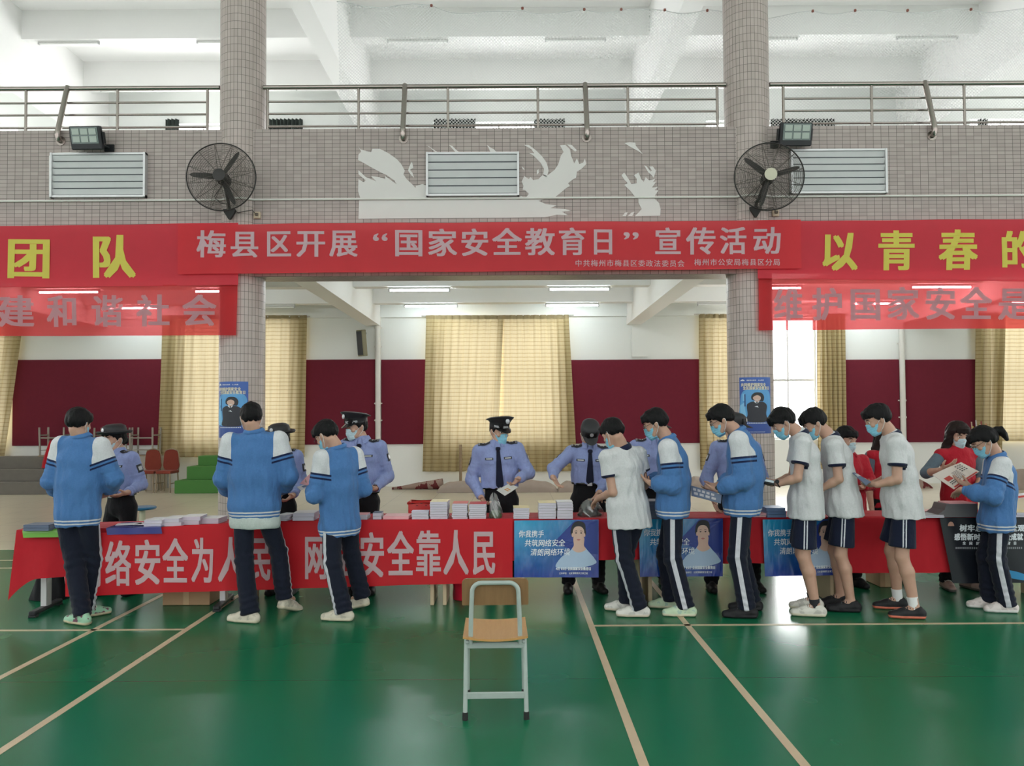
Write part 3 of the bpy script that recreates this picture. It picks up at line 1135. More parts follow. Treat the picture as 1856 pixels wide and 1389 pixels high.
def wall_fan(px, py, blades, mount_px, badge, lab, yaw):
    C = at(px, py, 9.27)
    M0 = at(*mount_px, Y_PIL - R_PIL)
    r = empty('wall_fan', C, lab, 'fan', 'black wall fans on the pillars', rz=yaw)
    R = 0.413
    Ri = Matrix.Rotation(-yaw, 4, 'Z')

    def dome(rr, s):
        return s * (0.085 * (1 - (rr / R) ** 2.2) + 0.008)
    for s, nm in ((-1, 'front_guard'), (1, 'rear_guard')):
        m = MB()
        n = 24 if s < 0 else 16
        for i in range(n):
            rr = 0.075 + (R - 0.015 - 0.075) * i / (n - 1)
            m.tube([(rr * cos(a), dome(rr, s), rr * sin(a)) for a in [2 * pi * q / 44 for q in range(44)]], 0.0019, 4, closed=True)
        for q in range(12):
            a = 2 * pi * q / 12 + 0.2
            m.tube([(rr * cos(a), dome(rr, s) - s * 0.002, rr * sin(a)) for rr in (0.06, 0.15, 0.25, 0.34, R)], 0.0034, 5)
        m.build(nm, WIRE, r)
    m = MB()
    m.tube([(R * cos(a), 0, R * sin(a)) for a in [2 * pi * q / 64 for q in range(64)]], 0.008, 8, closed=True)
    m.build('rim', FAN, r, smooth=True)
    for ang in blades:
        a = radians(ang)
        ex, ez = cos(a), sin(a)
        nx, nz = -ez, ex

        def bl(u, v, ex=ex, ez=ez, nx=nx, nz=nz):
            rr = 0.05 + 0.325 * u
            w = 0.052 * (1 - 0.5 * abs(u - 0.35) ** 1.3) * (1 if u < 0.9 else max(0.25, 1 - (u - 0.9) * 8))
            c = (v - 0.5) * w * 1.25
            tw = (0.5 - 0.35 * u) * c
            return (ex * rr + nx * c, tw - 0.0, ez * rr + nz * c)
        m = MB()
        m.grid(bl, 14, 4, thick=(0, 0.006, 0))
        m.build('blade', FAN, r, smooth=True, auto=40)
    Mx = Matrix.Rotation(radians(90), 4, 'X')
    m = MB()
    m.lathe([(0.02, -0.05), (0.055, -0.045), (0.07, -0.02), (0.07, 0.04), (0.05, 0.06)], seg=24, M=Mx)
    m.build('hub', FAN, r, smooth=True, auto=40)
    m = MB()
    m.lathe([(0.045, 0.07), (0.07, 0.075), (0.075, 0.10), (0.04, 0.105)], seg=20, M=Mx)
    o = m.build('front_badge', plain('fan_badge', (0.55, 0.52, 0.40), 0.4) if badge else FAN, r, smooth=True, auto=40)
    m = MB()
    m.lathe([(0.03, -0.19), (0.075, -0.175), (0.08, -0.08), (0.06, -0.06)], seg=24, M=Mx)
    m.build('motor', FAN, r, smooth=True, auto=40)
    L = lambda p: Ri @ (Vector(p) - C)
    m = MB()
    w0 = C + Vector((0, 0.16, -0.06))
    w1 = C + Vector(((M0.x - C.x) * 0.75, 0.20, -0.22))
    w2 = M0 + Vector((0, -0.07, 0.10))
    m.tube([L(w0), L(w0 * 0.5 + w1 * 0.5 + Vector((0, -0.01, 0.01))), L(w1), L(w2), L(M0 + Vector((0, -0.03, 0.03)))], [0.03, 0.026, 0.022, 0.02, 0.022], 12)
    m.build('arm', FAN, r, smooth=True, auto=50)
    m = MB()
    o = L(M0 + Vector((0, -0.055, 0)))
    m.prism([(o.x - 0.075, o.z + 0.05), (o.x + 0.075, o.z + 0.05), (o.x + 0.065, o.z + 0.01), (o.x + 0.012, o.z - 0.075), (o.x - 0.012, o.z - 0.075), (o.x - 0.065, o.z + 0.01)], 0.05, M=Matrix.Translation((0, o.y, 0)))
    m.build('bracket', FAN, r)
    m = MB()
    cp = [C + Vector((-0.05, 0.17, -0.05)), C + Vector((-0.14, 0.14, -0.2)), C + Vector((-0.06, 0.14, -0.28)), M0 + Vector((-0.01, -0.03, 0.12))]
    m.tube([L(p) for p in cp], 0.005, 6)
    m.build('cord', FAN, r, smooth=True)
    return r


wall_fan(401, 321, (56, 176, -64), (418, 388), False, 'black wall fan on the left tiled pillar', radians(4))
wall_fan(1394, 320, (141, 16, -106), (1368, 384), True, 'black wall fan with a pale hub badge on the right tiled pillar', radians(-6))
# sockets and leads beside the fans
SOCK = plain('socket_cream', (0.55, 0.45, 0.33), 0.5)
for px, py, mpx, lab in ((467, 391, 424, 'cream socket on the tiled wall right of the left fan bracket'), (1405, 387, 1374, 'cream socket on the tiled wall right of the right fan bracket')):
    p = at(px, py, Y_WALL)
    r = empty('wall_socket', p, lab, 'socket', 'sockets on the tiled wall')
    m = MB()
    m.box((0, -0.016, 0), (0.086, 0.03, 0.086), bev=0.008)
    m.build('plate', SOCK, r)
    m = MB()
    m.box((0, -0.045, 0.005), (0.04, 0.03, 0.035), bev=0.006)
    m.build('plug', plain('plug_dark', (0.12, 0.09, 0.07), 0.5), r)
    q = at(mpx, 386, 9.5) - p
    m = MB()
    m.tube([(0, -0.05, 0.0), (-0.05, -0.06, 0.055), (-0.14, -0.09, 0.03), (q.x * 0.8, -0.14, 0.0), (q.x, q.y + 0.04, 0.03)], 0.005, 6)
    m.build('lead', FAN, r, smooth=True)

# ================================================================== FLOODLIGHTS
def floodlight(px0, px1, py0, py1, side, lab):
    C = at((px0 + px1) / 2, (py0 + py1) / 2, 9.44)
    r = empty('floodlight', C, lab, 'floodlight', 'black floodlights under the gallery railing')
    w, h = 0.43, 0.28
    M = Matrix.Rotation(radians(-side * 10), 4, 'Z') @ Matrix.Rotation(radians(16), 4, 'X') @ Matrix.Rotation(radians(side * 3), 4, 'Y')
    m = MB()
    m.box((0, 0.03, 0), (w, 0.06, h), bev=0.012, M=M)
    for k in range(9):
        m.box((-w / 2 + 0.05 + k * (w - 0.1) / 8, 0.075, 0), (0.006, 0.04, h * 0.8), M=M)
    m.build('housing', DARK, r)
    m = MB()
    m.box((0, -0.003, 0.028), (w - 0.06, 0.006, h - 0.085), M=M)
    m.build('glass', plain('flood_glass', (0.10, 0.14, 0.13), 0.15, 0, 0.6), r)
    for i in range(3):
        for j in range(2):
            m = MB()
            m.box(((i - 1) * 0.116, -0.009, 0.028 + (j - 0.5) * 0.090), (0.098, 0.006, 0.074), bev=0.003, M=M)
            m.build('reflector', plain('flood_cell', (0.33, 0.38, 0.34), 0.35, 0.3), r)
    m = MB()
    for s in (-1, 1):
        m.box((s * (w / 2 + 0.012), 0.05, 0.0), (0.01, 0.04, 0.14), M=M)
    A = Vector((side * 0.20, 0.06, -0.06))
    m.tube([M @ Vector((-0.2, 0.07, 0)), A * 0.5 + Vector((0, 0.1, 0)), Vector((side * 0.2, Y_WALL - C.y - 0.01, -0.06))], 0.016, 8)
    m.box((side * 0.2, Y_WALL - C.y - 0.012, -0.06), (0.12, 0.02, 0.09))
    m.build('bracket', DARK, r)


floodlight(118, 190, 228, 272, 1, 'black floodlight on the tiled wall at left, below the railing')
floodlight(1408, 1480, 222, 265, -1, 'black floodlight on the tiled wall just right of the right pillar')

# ---- wall speaker
p = at(656, 622, Y_BACK - 0.2)
r = empty('wall_speaker', p, 'narrow dark speaker on the far wall left of the downpipe', 'speaker')
M = Matrix.Rotation(radians(-35), 4, 'Z') @ Matrix.Rotation(radians(6), 4, 'X')
m = MB()
m.box((0, 0, 0), (0.20, 0.14, 0.62), bev=0.012, M=M)
m.build('cabinet', plain('speaker_case', (0.20, 0.18, 0.11), 0.6), r)
m = MB()
m.box((-0.0, -0.073, 0), (0.17, 0.01, 0.56), M=M)
m.build('grille', DARK, r)
m = MB()
m.box((0.05, 0.13, 0.25), (0.04, 0.14, 0.04))
m.box((0.05, 0.13, -0.2), (0.04, 0.14, 0.04))
m.build('bracket', DARK, r)

# ================================================================== PRINTED ARTWORK HELPERS
def flat(name, col, rough=0.5):
    return plain(name, col, rough, var=0.02)


def smooth_poly(pts, n=6):
    out = []
    N = len(pts)
    for i in range(N):
        p0, p1, p2, p3 = (pts[(i + q) % N] for q in (-1, 0, 1, 2))
        for k in range(n):
            t = k / n
            out.append(tuple(0.5 * ((2 * p1[d]) + (-p0[d] + p2[d]) * t + (2 * p0[d] - 5 * p1[d] + 4 * p2[d] - p3[d]) * t * t + (-p0[d] + 3 * p1[d] - 3 * p2[d] + p3[d]) * t ** 3) for d in (0, 1)))
    return out


def ell(cx, cy, rx, ry, n=24):
    return [(cx + rx * cos(2 * pi * k / n), cy + ry * sin(2 * pi * k / n)) for k in range(n)]


def shape(m, poly, fn, off, rings=5):
    """filled outline laid on the curved sheet fn: rings from its middle outwards, so that it follows the sheet"""
    out = []
    for i, p in enumerate(poly):
        q = poly[(i + 1) % len(poly)]
        k = max(1, int(hypot(q[0] - p[0], q[1] - p[1]) / 0.07)) if abs(p[0]) < 5 else 1
        out += [(p[0] + (q[0] - p[0]) * j / k, p[1] + (q[1] - p[1]) * j / k) for j in range(k)]
    poly = out
    c = (sum(p[0] for p in poly) / len(poly), sum(p[1] for p in poly) / len(poly))
    n = len(poly)
    off *= 2.0
    vs = [fn(c[0], c[1], off)]
    for r_ in range(1, rings + 1):
        vs += [fn(c[0] + (p[0] - c[0]) * r_ / rings, c[1] + (p[1] - c[1]) * r_ / rings, off) for p in poly]
    fs = [(0, 1 + i, 1 + (i + 1) % n) for i in range(n)]
    for r_ in range(rings - 1):
        b0, b1 = 1 + r_ * n, 1 + (r_ + 1) * n
        fs += [(b0 + i, b1 + i, b1 + (i + 1) % n, b0 + (i + 1) % n) for i in range(n)]
    m.add(vs, fs)


def grad_mat(name, c00, c10, c01, c11, rough=0.3, coat=0.0, bump=0.0):
    """printed background: four corner inks blended over the sheet's UV, u right, v up"""
    t = NT(name)
    s = t.n('ShaderNodeSeparateXYZ')
    t.l(t.n('ShaderNodeUVMap').outputs[0], s.inputs[0])
    nz = t.math('MULTIPLY', t.math('SUBTRACT', t.noise(3.5, 3), 0.5), 0.5)
    u = t.math('ADD', s.outputs[0], nz, clamp=True)
    v = t.math('ADD', s.outputs[1], nz, clamp=True)
    col = t.mix(v, t.mix(u, c00, c10), t.mix(u, c01, c11))
    b = t.bsdf(col, rough, 0, 0.5)
    b.inputs['Coat Weight'].default_value = coat
    b.inputs['Coat Roughness'].default_value = 0.08
    if bump:
        t.bump(b, t.noise(7, 2, 0.55, stretch=(1.6, 1, 0.5)), bump, 0.03)
    return t.done(b)


def sheet(name, fn, nu, nv, mat, parent):
    m = MB()
    m.grid(lambda u, v: fn(u, 1 - v, 0.0), nu, nv)
    o = m.build(name, mat, parent, smooth=True)
    ul = o.data.uv_layers.new(name='UVMap')
    for lp in o.data.loops:
        k = lp.vertex_index
        ul.data[lp.index].uv = (k // (nv + 1) / nu, 1 - (k % (nv + 1)) / nv)
    return o


SKIN_P = flat('print_skin', (0.62, 0.42, 0.34))
HAIR_P = flat('print_hair', (0.015, 0.015, 0.02))
NAVY_P = flat('print_navy', (0.018, 0.02, 0.03))
WHITE_P = flat('print_white', (0.75, 0.78, 0.82))
CREAM_P = flat('print_cream', (0.70, 0.66, 0.52))
TEXTW = flat('print_text', (0.78, 0.82, 0.86))

POST_BG = grad_mat('pillar_poster_print', (0.02, 0.07, 0.30), (0.015, 0.05, 0.26), (0.02, 0.08, 0.36), (0.03, 0.11, 0.42), 0.35)


def pillar_poster(xp, a0, a1, z0, z1, lab):
    r = empty('wall_poster', (xp, Y_PIL - R_PIL - 0.003, z0), lab, 'poster', 'blue posters on the pillars')
    O = Vector(r.location)

    def fn(u, v, off=0.0):
        a = radians(a0 + (a1 - a0) * u)
        rr = R_PIL + 0.004 + off
        return Vector((xp + rr * sin(a), Y_PIL - rr * cos(a), z0 + (z1 - z0) * v)) - O
    sheet('paper', fn, 32, 8, POST_BG, r)

    def art(name, polys, mat, off):
        m = MB()
        for pl in polys:
            shape(m, pl, fn, off)
        return m.build(name, mat, r)
    art('panel', [smooth_poly([(0.03, 0.25), (0.02, 0.55), (0.10, 0.74), (0.4, 0.80), (0.9, 0.76), (0.98, 0.5), (0.9, 0.30), (0.5, 0.22)])], flat('print_sky', (0.10, 0.34, 0.66)), 0.0010)
    art('panel', [[(0.02, 0.22), (0.02, 0.5), (0.14, 0.55), (0.22, 0.24)], [(0.10, 0.58), (0.10, 0.71), (0.17, 0.71), (0.17, 0.58)]], flat('print_lightblue', (0.22, 0.52, 0.78)), 0.0014)
    art('panel', [[(0.15, 0.48), (0.15, 0.70), (0.185, 0.70), (0.185, 0.48)]], flat('print_deep', (0.015, 0.04, 0.16)), 0.0018)
    art('figure', [smooth_poly([(0.23, 0.215), (0.24, 0.34), (0.22, 0.50), (0.30, 0.55), (0.42, 0.57), (0.6, 0.57), (0.74, 0.55), (0.83, 0.49), (0.80, 0.36), (0.80, 0.215)])], NAVY_P, 0.0020)
    art('figure_collar', [[(0.42, 0.565), (0.50, 0.53), (0.47, 0.585)], [(0.58, 0.565), (0.52, 0.53), (0.55, 0.585)], [(0.44, 0.475), (0.52, 0.49), (0.56, 0.46), (0.50, 0.47)]], WHITE_P, 0.0024)
    art('figure_hair', [smooth_poly([(0.37, 0.60), (0.35, 0.66), (0.42, 0.715), (0.53, 0.73), (0.66, 0.715), (0.73, 0.65), (0.70, 0.575), (0.62, 0.575), (0.5, 0.58)])], HAIR_P, 0.0026)
    art('figure_face', [smooth_poly([(0.40, 0.62), (0.42, 0.655), (0.52, 0.68), (0.61, 0.655), (0.62, 0.61), (0.55, 0.567), (0.48, 0.567)])], SKIN_P, 0.0030)
    art('figure_mouth', [smooth_poly([(0.45, 0.60), (0.52, 0.588), (0.57, 0.60), (0.52, 0.597)])], WHITE_P, 0.0034)
    m = MB()
    shape(m, [(0.03, 0.935), (0.05, 0.955), (0.11, 0.965), (0.16, 0.95), (0.165, 0.935)], fn, 0.0012)
    m.build('emblem', WHITE_P, r)
    for s, c, mt in (('共同维护国家安全', row_cells(8, 0.05, 0.80, 0.835, 0.90, 0.95), CREAM_P), ('全民国家安全教育日', row_cells(9, 0.11, 0.93, 0.775, 0.84, 0.95), CREAM_P),
                     ('国家安全机关', row_cells(12, 0.22, 0.78, 0.935, 0.957)[:6], TEXTW), ('人人有责', row_cells(12, 0.22, 0.78, 0.935, 0.957)[7:11], TEXTW)):
        m = MB()
        letters(m, s, c, lambda u, v: fn(u, v, 0.0032), 0.045)
        m.build('lettering', mt, r)
    m = MB()
    for k in range(14):
        shape(m, [(0.12 + k * 0.05, 0.178), (0.12 + k * 0.05, 0.190), (0.155 + k * 0.05, 0.190), (0.155 + k * 0.05, 0.178)], fn, 0.0015)
        shape(m, [(0.2 + k * 0.04, 0.022), (0.2 + k * 0.04, 0.030), (0.228 + k * 0.04, 0.030), (0.228 + k * 0.04, 0.022)], fn, 0.0015)
    m.build('small_print', TEXTW, r)


pillar_poster(PIL_X[1], -53, 34, at(424, 794, 9.58).z, at(424, 692, 9.58).z, 'blue poster of a uniformed woman on the left tiled pillar')
pillar_poster(PIL_X[2], -45, 38, at(1373, 786, 9.58).z, at(1373, 684, 9.58).z, 'blue poster of a uniformed woman on the right tiled pillar')

# ================================================================== TABLES AND CLOTHS
ZT = 0.75
WOOD_L = plain('table_beech', (0.50, 0.40, 0.26), 0.5, var=0.1)
TOPM = plain('table_top', (0.42, 0.34, 0.24), 0.5)


def table(cx, yf, w, d, rz, lab, style='panel', ZT=0.75):
    r = empty('folding_table' if style == 'steel' else 'panel_table', (cx, yf + d / 2, 0), lab, 'table', 'tables in the long row', rz=rz)
    m = MB()
    m.box((0, 0, ZT - 0.015), (w, d, 0.03), bev=0.004)
    m.build('tabletop', TOPM, r)
    for s in (-1, 1):
        m = MB()
        if style == 'panel':
            m.box((s * (w / 2 - 0.03), 0.0, (ZT - 0.03) / 2), (0.032, d - 0.06, ZT - 0.032), bev=0.003)
            m.build('side_panel', WOOD_L, r)
        else:
            m.box((s * (w / 2 - 0.12), 0, ZT / 2), (0.05, 0.09, ZT - 0.05), bev=0.004)
            l = m.build('leg', SILVER, r)
            m = MB()
            m.box((s * (w / 2 - 0.12), 0, 0.035), (0.06, d + 0.06, 0.035), bev=0.008)
            for q in (-1, 1):
                m.box((s * (w / 2 - 0.12), q * (d / 2), 0.010), (0.066, 0.06, 0.02), bev=0.006)
            m.build('foot', DARK, l)
    m = MB()
    m.box((0, d / 2 - 0.06, 0.45), (w - 0.09 if style == 'panel' else w - 0.31, 0.018, 0.22 if style == 'panel' else 0.05))
    m.build('back_rail', WOOD_L if style == 'panel' else DARK, r)
    return r


YF, TD = 6.74, 0.42
T1R = radians(6.0)
ZT1 = 0.722
t1x, t1y = -3.285, 6.53
table(t1x, t1y, 1.72, 0.42, T1R, 'steel-legged folding table at the left end of the row under the green sheet', 'steel', ZT1)
TX = [(-2.385, -0.68), (-0.63, 1.14), (1.17, 2.82), (2.87, 4.72)]
TL = ['panel-ended table behind the white-lettered banner, second from the left end', 'panel-ended table in the middle of the row, behind the chair',
      'panel-ended table behind the students in blue jackets right of centre', 'panel-ended table at the right end of the row']
for (a, b), l in zip(TX, TL):
    table((a + b) / 2, YF, b - a, TD, 0, l)


def tablecloth(fr, w, d, zfront, lab, mat, seed, back=0.12, side=0.0, lift=None, name='tablecloth', ZT=0.75):
    """fr: matrix of the table frame (origin mid front edge on floor, +y to the back)"""
    r = empty(name, fr @ Vector((0, d / 2, ZT)), lab, 'tablecloth', 'red cloths on the table row')
    inv = Matrix.Translation(-Vector(r.location))
    L1, L2, L3 = ZT - zfront, d + 0.03, back
    tot = L1 + L2 + L3

    def fn(u, v):
        x = (u - 0.5) * (w + 0.02)
        s = v * tot
        if s < L1:
            z = zfront + s
            k = 1 - s / L1
            if lift:
                z += lift(x) * k
            y = -0.017 - 0.022 * k * (0.5 + 0.5 * sin(x * 9 + seed)) - 0.012 * k * sin(x * 23 + seed * 2 + z * 4)
            x2 = x + side * k * (0.5 if x > 0 else -0.5) * abs(u - 0.5) * 2
            return (x2, y, z)
        if s < L1 + L2:
            return (x, -0.015 + (s - L1), ZT + 0.006)
        k = (s - L1 - L2) / L3
        return (x, d + 0.018 + 0.01 * sin(x * 11 + seed) * k, ZT + 0.004 - k * L3)
    m = MB()
    m.grid(fn, 70, 34, M=inv @ fr)
    o = m.build('cloth', mat, r, smooth=True, auto=60)
    return r


RED_CL = cloth('tablecloth_red', (0.46, 0.016, 0.026), fold=0.5, fscale=8, rough=0.7)
F1 = Matrix.Translation((t1x, t1y + 0.21, 0)) @ Matrix.Rotation(T1R, 4, 'Z') @ Matrix.Translation((0, -0.21, 0))


def lift1(x):
    return -0.10 * max(0.0, (-0.62 - x) / 0.19) ** 2 + 0.05 * max(0, (x + 0.5))


tablecloth(F1, 1.73, 0.42, 0.33, 'red cloth over the left end table, its corner hanging low', RED_CL, 1.0, side=0.10, lift=lift1, ZT=ZT1)
cfr = lambda a, b: Matrix.Translation(((a + b) / 2, YF, 0))
tablecloth(cfr(*TX[0]), TX[0][1] - TX[0][0], TD, 0.40, 'red cloth under the banner on the second table from the left', RED_CL, 2.0)
tablecloth(cfr(*TX[1]), TX[1][1] - TX[1][0], TD, 0.40, 'red cloth on the middle table behind the first blue poster', RED_CL, 3.3)
tablecloth(cfr(*TX[2]), TX[2][1] - TX[2][0], TD, 0.36, 'red cloth on the table behind the students in blue jackets', RED_CL, 4.1)
tablecloth(cfr(*TX[3]), TX[3][1] - TX[3][0], TD, 0.27, 'red cloth on the right end table, between the shorts-wearing students and the black banner', RED_CL, 5.2)

# ---- the long banner tied along the front of the two left tables
RED_F = banner_mat('front_banner_red', (0.62, 0.016, 0.026), 0.07, (1.0, 0.3, 0.3), 0.5, 0.2)
INK_F = banner_mat('front_banner_ink', (0.60, 0.44, 0.46), 0.04, (1, 0.8, 0.8), 0.5, 0.15)


def front_y(px):
    x = (px - 928) / 1393 * 6.5
    # the two left tables: the first stands askew
    p0, p1 = F1 @ Vector((-0.87, -0.055, 0)), F1 @ Vector((0.84, -0.055, 0))
    if x < p1.x:
        return p0.y + (p1.y - p0.y) * (x - p0.x) / (p1.x - p0.x)
    k = min(1, (x - p1.x) / 0.35)
    return p1.y + (YF - 0.055 - p1.y) * k


def front_pt(px, py, off=0.0):
    Y = front_y(px)
    p = at(px, py, Y)
    p.y += 0.006 * sin(p.x * 6) + 0.008 * sin(p.x * 13 + p.z * 5) * (0.75 - p.z) - off
    return p


C = Vector((-1.9, 6.5, 0.5))
r = empty('front_banner', C, 'red banner with white characters hung along the front of the left tables', 'banner')
TOPE = [(118, 968), (180, 967), (230, 961), (330, 953), (420, 948), (520, 946), (650, 943), (800, 941.5), (929, 940)]
BOTE = [(118, 1082), (300, 1075), (420, 1071), (520, 1068), (700, 1062), (929, 1056)]


def edge(E, x):
    for i in range(len(E) - 1):
        if x <= E[i + 1][0]:
            k = (x - E[i][0]) / (E[i + 1][0] - E[i][0])
            return E[i][1] + (E[i + 1][1] - E[i][1]) * k
    return E[-1][1]


def fb(u, v):
    px = 118 + (929 - 118) * u
    a, b = edge(TOPE, px), edge(BOTE, px)
    return front_pt(px, a + (b - a) * v) - C


m = MB()
m.grid(fb, 130, 12)
m.build('cloth', RED_F, r, smooth=True)
m = MB()
tx1 = [(138, 186), (191, 239), (243, 292), (294, 341), (346, 390), (395, 443), (448, 493)]
tx2 = [(550, 596), (599, 646), (651, 698), (702, 750), (753, 800), (803, 850), (855, 900)]
for s, xs in (('网络安全为人民', tx1), ('网络安全靠人民', tx2)):
    cs = []
    for a, b in xs:
        yb = edge(BOTE, a) - 18
        cs.append((a, b, -(yb + 3), -(yb - 83)))
    for ch, c_ in zip(s, cs):
        m = MB()
        letters(m, ch, [c_], lambda u, v: front_pt(u, -v, 0.004) - C, 0.027)
        m.build('character', INK_F, r)

# ---- blue posters of a young man, hung on the table fronts
BLUE_BG = grad_mat('table_poster_print', (0.012, 0.045, 0.30), (0.012, 0.03, 0.24), (0.03, 0.36, 0.60), (0.015, 0.05, 0.30), 0.22, coat=1.0, bump=0.9)


def face_art(m_fn, parent):
    fn = m_fn

    def art(name, polys, mat, off):
        m = MB()
        for pl in polys:
            shape(m, pl, fn, off)
        m.build(name, mat, parent)
    art('panel', [[(0.46, 0.60), (0.72, 0.985), (0.99, 0.985), (0.99, 0.40), (0.75, 0.45)]], flat('print_royal', (0.018, 0.04, 0.24), 0.3), 0.0008)
    art('figure_shirt', [smooth_poly([(0.50, 0.17), (0.55, 0.34), (0.66, 0.46), (0.715, 0.545), (0.815, 0.545), (0.88, 0.45), (0.95, 0.33), (0.96, 0.24), (0.75, 0.16)])], flat('print_shirt', (0.40, 0.52, 0.68), 0.3), 0.0012)
    art('figure_neck', [smooth_poly([(0.708, 0.70), (0.706, 0.56), (0.69, 0.485), (0.76, 0.43), (0.845, 0.48), (0.825, 0.56), (0.822, 0.70)])], SKIN_P, 0.0016)
    art('figure_hair', [smooth_poly([(0.685, 0.72), (0.675, 0.85), (0.71, 0.95), (0.77, 0.975), (0.83, 0.94), (0.845, 0.84), (0.835, 0.72)])], HAIR_P, 0.0020)
    art('figure_face', [smooth_poly([(0.695, 0.74), (0.70, 0.83), (0.73, 0.88), (0.79, 0.88), (0.825, 0.82), (0.825, 0.72), (0.80, 0.62), (0.765, 0.57), (0.72, 0.62)]), ell(0.690, 0.735, 0.010, 0.035, 10), ell(0.832, 0.735, 0.010, 0.035, 10)], SKIN_P, 0.0024)
    art('figure_feature', [smooth_poly([(0.71, 0.80), (0.735, 0.812), (0.75, 0.803), (0.735, 0.803)]), smooth_poly([(0.775, 0.803), (0.79, 0.812), (0.815, 0.80), (0.79, 0.803)]), ell(0.733, 0.772, 0.012, 0.011, 10), ell(0.793, 0.772, 0.012, 0.011, 10)], HAIR_P, 0.0028)
    art('figure_mouth', [smooth_poly([(0.74, 0.655), (0.762, 0.668), (0.785, 0.655), (0.762, 0.64)])], flat('print_lip', (0.45, 0.16, 0.15)), 0.0028)


def table_poster(tl, tr, bl, br, lab, k):
    Y = YF - 0.062
    C = at(*bl, Y)
    r = empty('table_poster', C, lab, 'poster', 'blue posters of a young man on the table fronts')

    def fn(u, v, off=0.0):
        a = (bl[0] + (br[0] - bl[0]) * u, bl[1] + (br[1] - bl[1]) * u)
        b = (tl[0] + (tr[0] - tl[0]) * u, tl[1] + (tr[1] - tl[1]) * u)
        p = at(a[0] + (b[0] - a[0]) * v, a[1] + (b[1] - a[1]) * v, Y)
        p.y += 0.004 * sin(p.x * 15 + k) + 0.002 * sin(p.x * 31 + p.z * 6 + k) - off
        return p - C
    sheet('film', fn, 80, 16, BLUE_BG, r)
    face_art(fn, r)
    for s, c, b in (('你我携手', row_cells(4, 0.05, 0.35, 0.70, 0.83, 1.0), 0.02), ('共筑网络安全', row_cells(6, 0.12, 0.60, 0.54, 0.67, 1.0), 0.02), ('清朗网络环境', row_cells(6, 0.19, 0.66, 0.38, 0.51, 1.0), 0.02),
                    ('4月15日', row_cells(5, 0.49, 0.62, 0.125, 0.185, 0.95), 0.045), ('全民国家安全教育日', row_cells(9, 0.63, 0.91, 0.125, 0.185, 0.98), 0.045),
                    ('主办单位：公安部网络安全保卫局', row_cells(15, 0.53, 0.87, 0.055, 0.095, 0.95), 0.02)):
        m = MB()
        letters(m, s, c, lambda u, v: fn(u + (0.06 * (v - c[0][2]) if b == 0.02 else 0), v, 0.0062), b)
        m.build('lettering', TEXTW, r)
    return r


table_poster((932, 944), (1085, 942), (932, 1047), (1085, 1047), 'blue poster of a young man on the table front right of the chair', 0.5)
table_poster((1158, 941), (1310, 940), (1160, 1046), (1310, 1045), 'blue poster of a young man partly behind the blue-jacketed student in pale green shoes', 1.9)
table_poster((1382, 942), (1532, 941), (1386, 1045), (1532, 1043), 'blue poster of a young man mostly behind the two students in shorts', 3.2)

# ---- black banner at the right end
BLK = plain('black_print', (0.008, 0.010, 0.016), 0.3, var=0.2)
Y = YF - 0.065
C = at(1780, 1055, Y)
r = empty('black_banner', C, 'black banner with white characters on the right end table front', 'banner')


def kb(u, v, off=0.0):
    a = (1728 + (2000 - 1728) * u, 1058 - 2 * u)
    b = (1703 + (2000 - 1703) * u, 939 - 2 * u)
    p = at(a[0] + (b[0] - a[0]) * v, a[1] + (b[1] - a[1]) * v, Y)
    p.y += 0.006 * sin(p.x * 12) + 0.004 * sin(p.x * 25 + p.z * 8) - off
    return p - C


sheet('film', kb, 40, 10, BLK, r)


def on_px(px, py, off=0.002):
    p = at(px, py, Y)
    p.y += 0.006 * sin(p.x * 12) + 0.004 * sin(p.x * 25 + p.z * 8) - off
    return p - C


for s, cs in (('树牢总体国家安全观', [(1740 + i * 13.2, 1752.5 + i * 13.2, 951, 964) for i in range(9)]), ('感悟新时代国家安全成就', [(1730 + i * 11.4, 1741 + i * 11.4, 967, 980) for i in range(11)]),
              ('全民国家安全教育日', [(1745 + i * 11.5, 1751 + i * 11.5, 982, 988) for i in range(9)])):
    m = MB()
    letters(m, s, [(c[0], c[1], -c[3], -c[2]) for c in cs], lambda u, v: on_px(u, -v), 0.045)
    m.build('lettering', TEXTW, r)
m = MB()
for k in range(34):
    x = 1732 + k * 3.6
    shape(m, [(x, 992), (x + 2.2, 992), (x + 2.2, 995.5), (x, 995.5)], lambda u, v, o: on_px(u, v), 0)
m.build('small_print', flat('print_dim', (0.25, 0.26, 0.28)), r)
m = MB()
shape(m, [(1718 + 6 * (1 - cos(a)), 954 - 8 * sin(a)) for a in [pi * q / 10 for q in range(11)]], lambda u, v, o: on_px(u, v), 0)
m.build('emblem', flat('print_orange', (0.45, 0.25, 0.18)), r)
m = MB()
shape(m, smooth_poly([(1815, 1034), (1835, 1035), (1858, 1042), (1866, 1052), (1840, 1050), (1822, 1044)]), lambda u, v, o: on_px(u, v), 0)
m.build('glow_print', flat('print_cyan', (0.03, 0.25, 0.50)), r)

